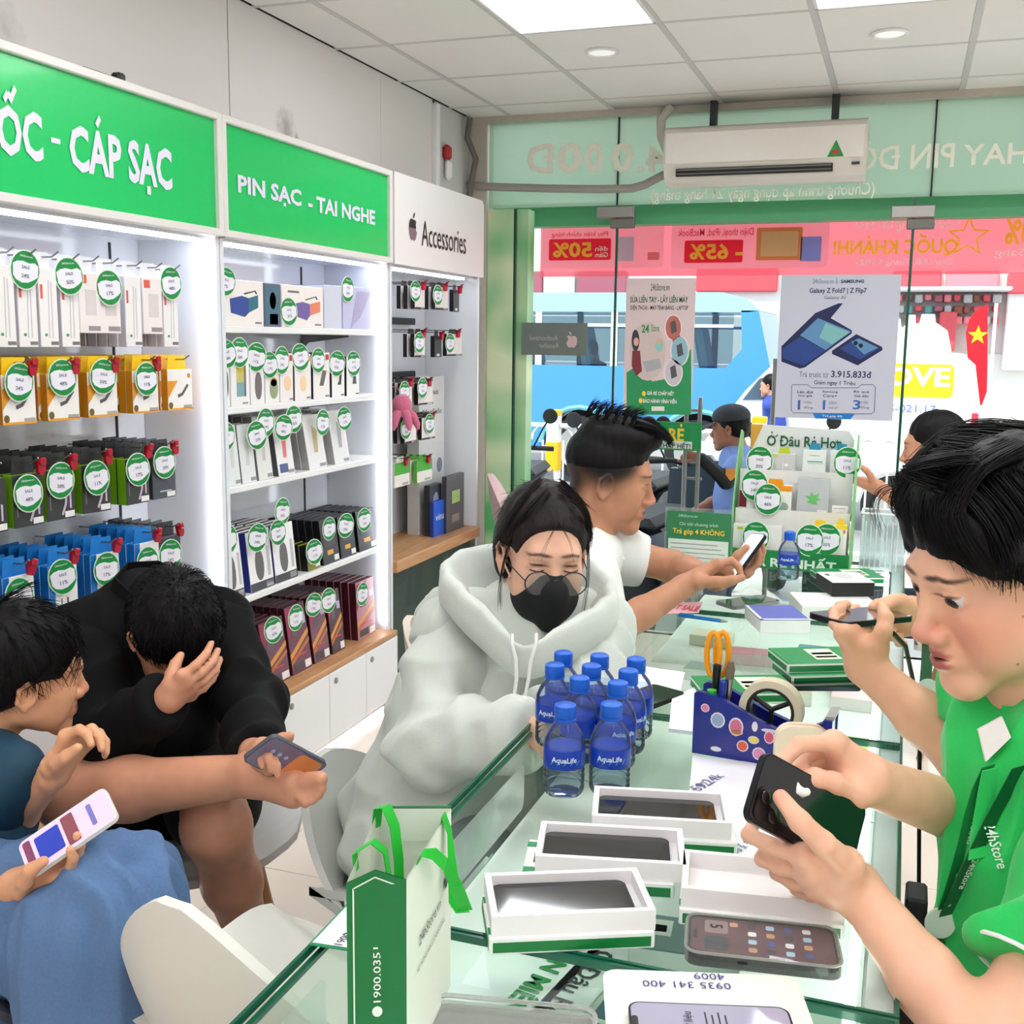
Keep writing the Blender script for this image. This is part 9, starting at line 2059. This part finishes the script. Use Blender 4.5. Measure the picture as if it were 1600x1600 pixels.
def far_people():
 C=np.array([0.114,4.343,1.12]);J=dict(N=C+[0.05,0.0,-0.14],Ls=C+[0.08,-0.17,-0.20],Rs=C+[0.06,0.17,-0.20],Le=Q(1452,812,3.95),Lw=Q(1372,762,3.9),pel=C+[0.2,0.02,-0.62])
 hl=curl_hand(J['Lw'],-RC[:,0]*0.9+UP*0.3,UP*0.6-RC[:,0]*0.1,-RC[:,2],hold,1.0)
 t,q,R,s=human('person with short black hair seated in profile beyond the product stand',(0.3,4.36,0),(C,-3.3,0.12,0.0,1.0),J,(206,150,120),(hl,None),0.005,key='far')
 hair_cap(t,q,R,s,fringe=0.06,side=0.02,back=-0.04,h=0.005);top(t,J,M('shirt blue grey',(120,150,176),rough=0.8),(0.1,0.13,0.14),'shirt',0.6,h=0.009)
 T_=Shape();p=J['pel']
 for e in(-0.1,0.1):T_.cone(p,p+[-0.4,e,0.0],0.1,0.07).cone(p+[-0.4,e,0],p+[-0.38,e,-0.43],0.06,0.05)
 cloth_obj('trousers',T_,0.012,MATS['trouser navy'],t);shell_chair('white moulded chair under the far seated man',(p[0],p[1],0),PI,(240,238,234),'white',zs_=0.40)
 C=np.array([-0.935,6.483,1.0]);J=dict(N=C+[0.05,0.0,-0.13],Ls=C+[0.07,-0.17,-0.20],Rs=C+[0.07,0.17,-0.20],Le=Q(1135,752,6.25),Lw=Q(1096,716,6.2),Re=C+[-0.05,0.2,-0.42],Rw=C+[-0.2,0.1,-0.5],pel=C+[0.10,0.0,-0.66])
 hl=curl_hand(J['Lw'],-RC[:,0]*0.8+UP*0.3,-RC[:,0]*0.3-UP*0.5,UP,fist,1.0)
 t,q,R,s=human('person in a dark cap and light blue uniform shirt holding the sign stand outside',(-0.83,6.5,GZ),(C,3.05,0.1,0.0,1.0),J,(176,116,92),(hl,None),0.006,key='guard',brow=False)
 hair_cap(t,q,R,s,fringe=0.03,h=0.006,side=0.03,back=-0.03);UB=M('uniform blue',(128,152,214),rough=0.8);o=top(t,J,UB,(0.11,0.145,0.15),'uniform_shirt',0.6,(0.07,0.066),h=0.009)
 a=J['Ls']+(J['Le']-J['Ls'])*0.35;build('shoulder_badge',MB().prism([(-0.03,0.03),(0.03,0.03),(0.03,-0.01),(0,-0.04),(-0.03,-0.01)],a+[0,-0.078,0],(1,0,0),UP,0.003),M('badge gold',(236,150,60)),o)
 S_=Shape().cone(J['Le'],J['Lw'],0.043,0.032,0.02).cone(J['Le'],J['Le']*0.6+J['Ls']*0.4,0.045,0.05,0.02);cloth_obj('sun_sleeve',S_,0.008,BLACK,o,0.003)
 cp=Shape().ell(q(-0.01,0,0.075),(0.112,0.094,0.075),R,0.02).cut(q(0,0,0.052),-R[:,2]);co=org_obj('cap',[cp.mesh(0.006)],M('cap charcoal',(54,54,60),rough=0.8),t)
 build('cap_brim',MB().grid(lambda u,v:q(0.07+0.10*v*(1-0.25*(2*u-1)**2),(u-0.5)*0.16,0.058-0.03*v-0.02*(2*u-1)**2),9,6),MATS['cap charcoal'],co)
 T_=Shape();p=J['pel']
 for e in(-0.12,0.12):T_.cone(p,p+[-0.15,e,-0.3],0.11,0.08).cone(p+[-0.15,e,-0.3],[p[0]-0.1,p[1]+e,GZ+0.06],0.075,0.055).cone([p[0]-0.1,p[1]+e,GZ+0.05],[p[0]-0.22,p[1]+e,GZ+0.04],0.05,0.04)
 cloth_obj('trousers',T_,0.012,M('uniform navy',(40,48,80),rough=0.8),t)
 for lab,c,yaw,col in(('person with black hair riding in the blue minibus',at(925,548,y=VY+0.55),2.0,(50,56,70)),('person in a blue shirt driving the white van',at(1203,604,y=WY-0.06),2.9,(60,80,170))):
  R=head_R(yaw,0.05,0);S_=Shape();s=0.9 if 'van' in lab else 1.0;q=add_head(S_,c,R,s);t=figure(lab,c-[0,0,0.5]);S_.cone(q(-0.03,0,-0.05),q(-0.04,0,-0.16),0.05,0.06)
  org_obj('body',[S_.mesh(0.009)],skin_mat('rider'),t,painter((206,150,122),[]));hair_cap(t,q,R,s,h=0.009)
  T_=Shape().cone(q(-0.04,0,-0.2),q(-0.05,0,-0.42),0.11,0.12).cone(q(-0.04,0.15,-0.21),q(-0.04,-0.15,-0.21),0.06,0.06,0.05);cloth_obj('shirt',T_,0.012,M('rider %d'%col[0],col,rough=0.8),t)
far_people()
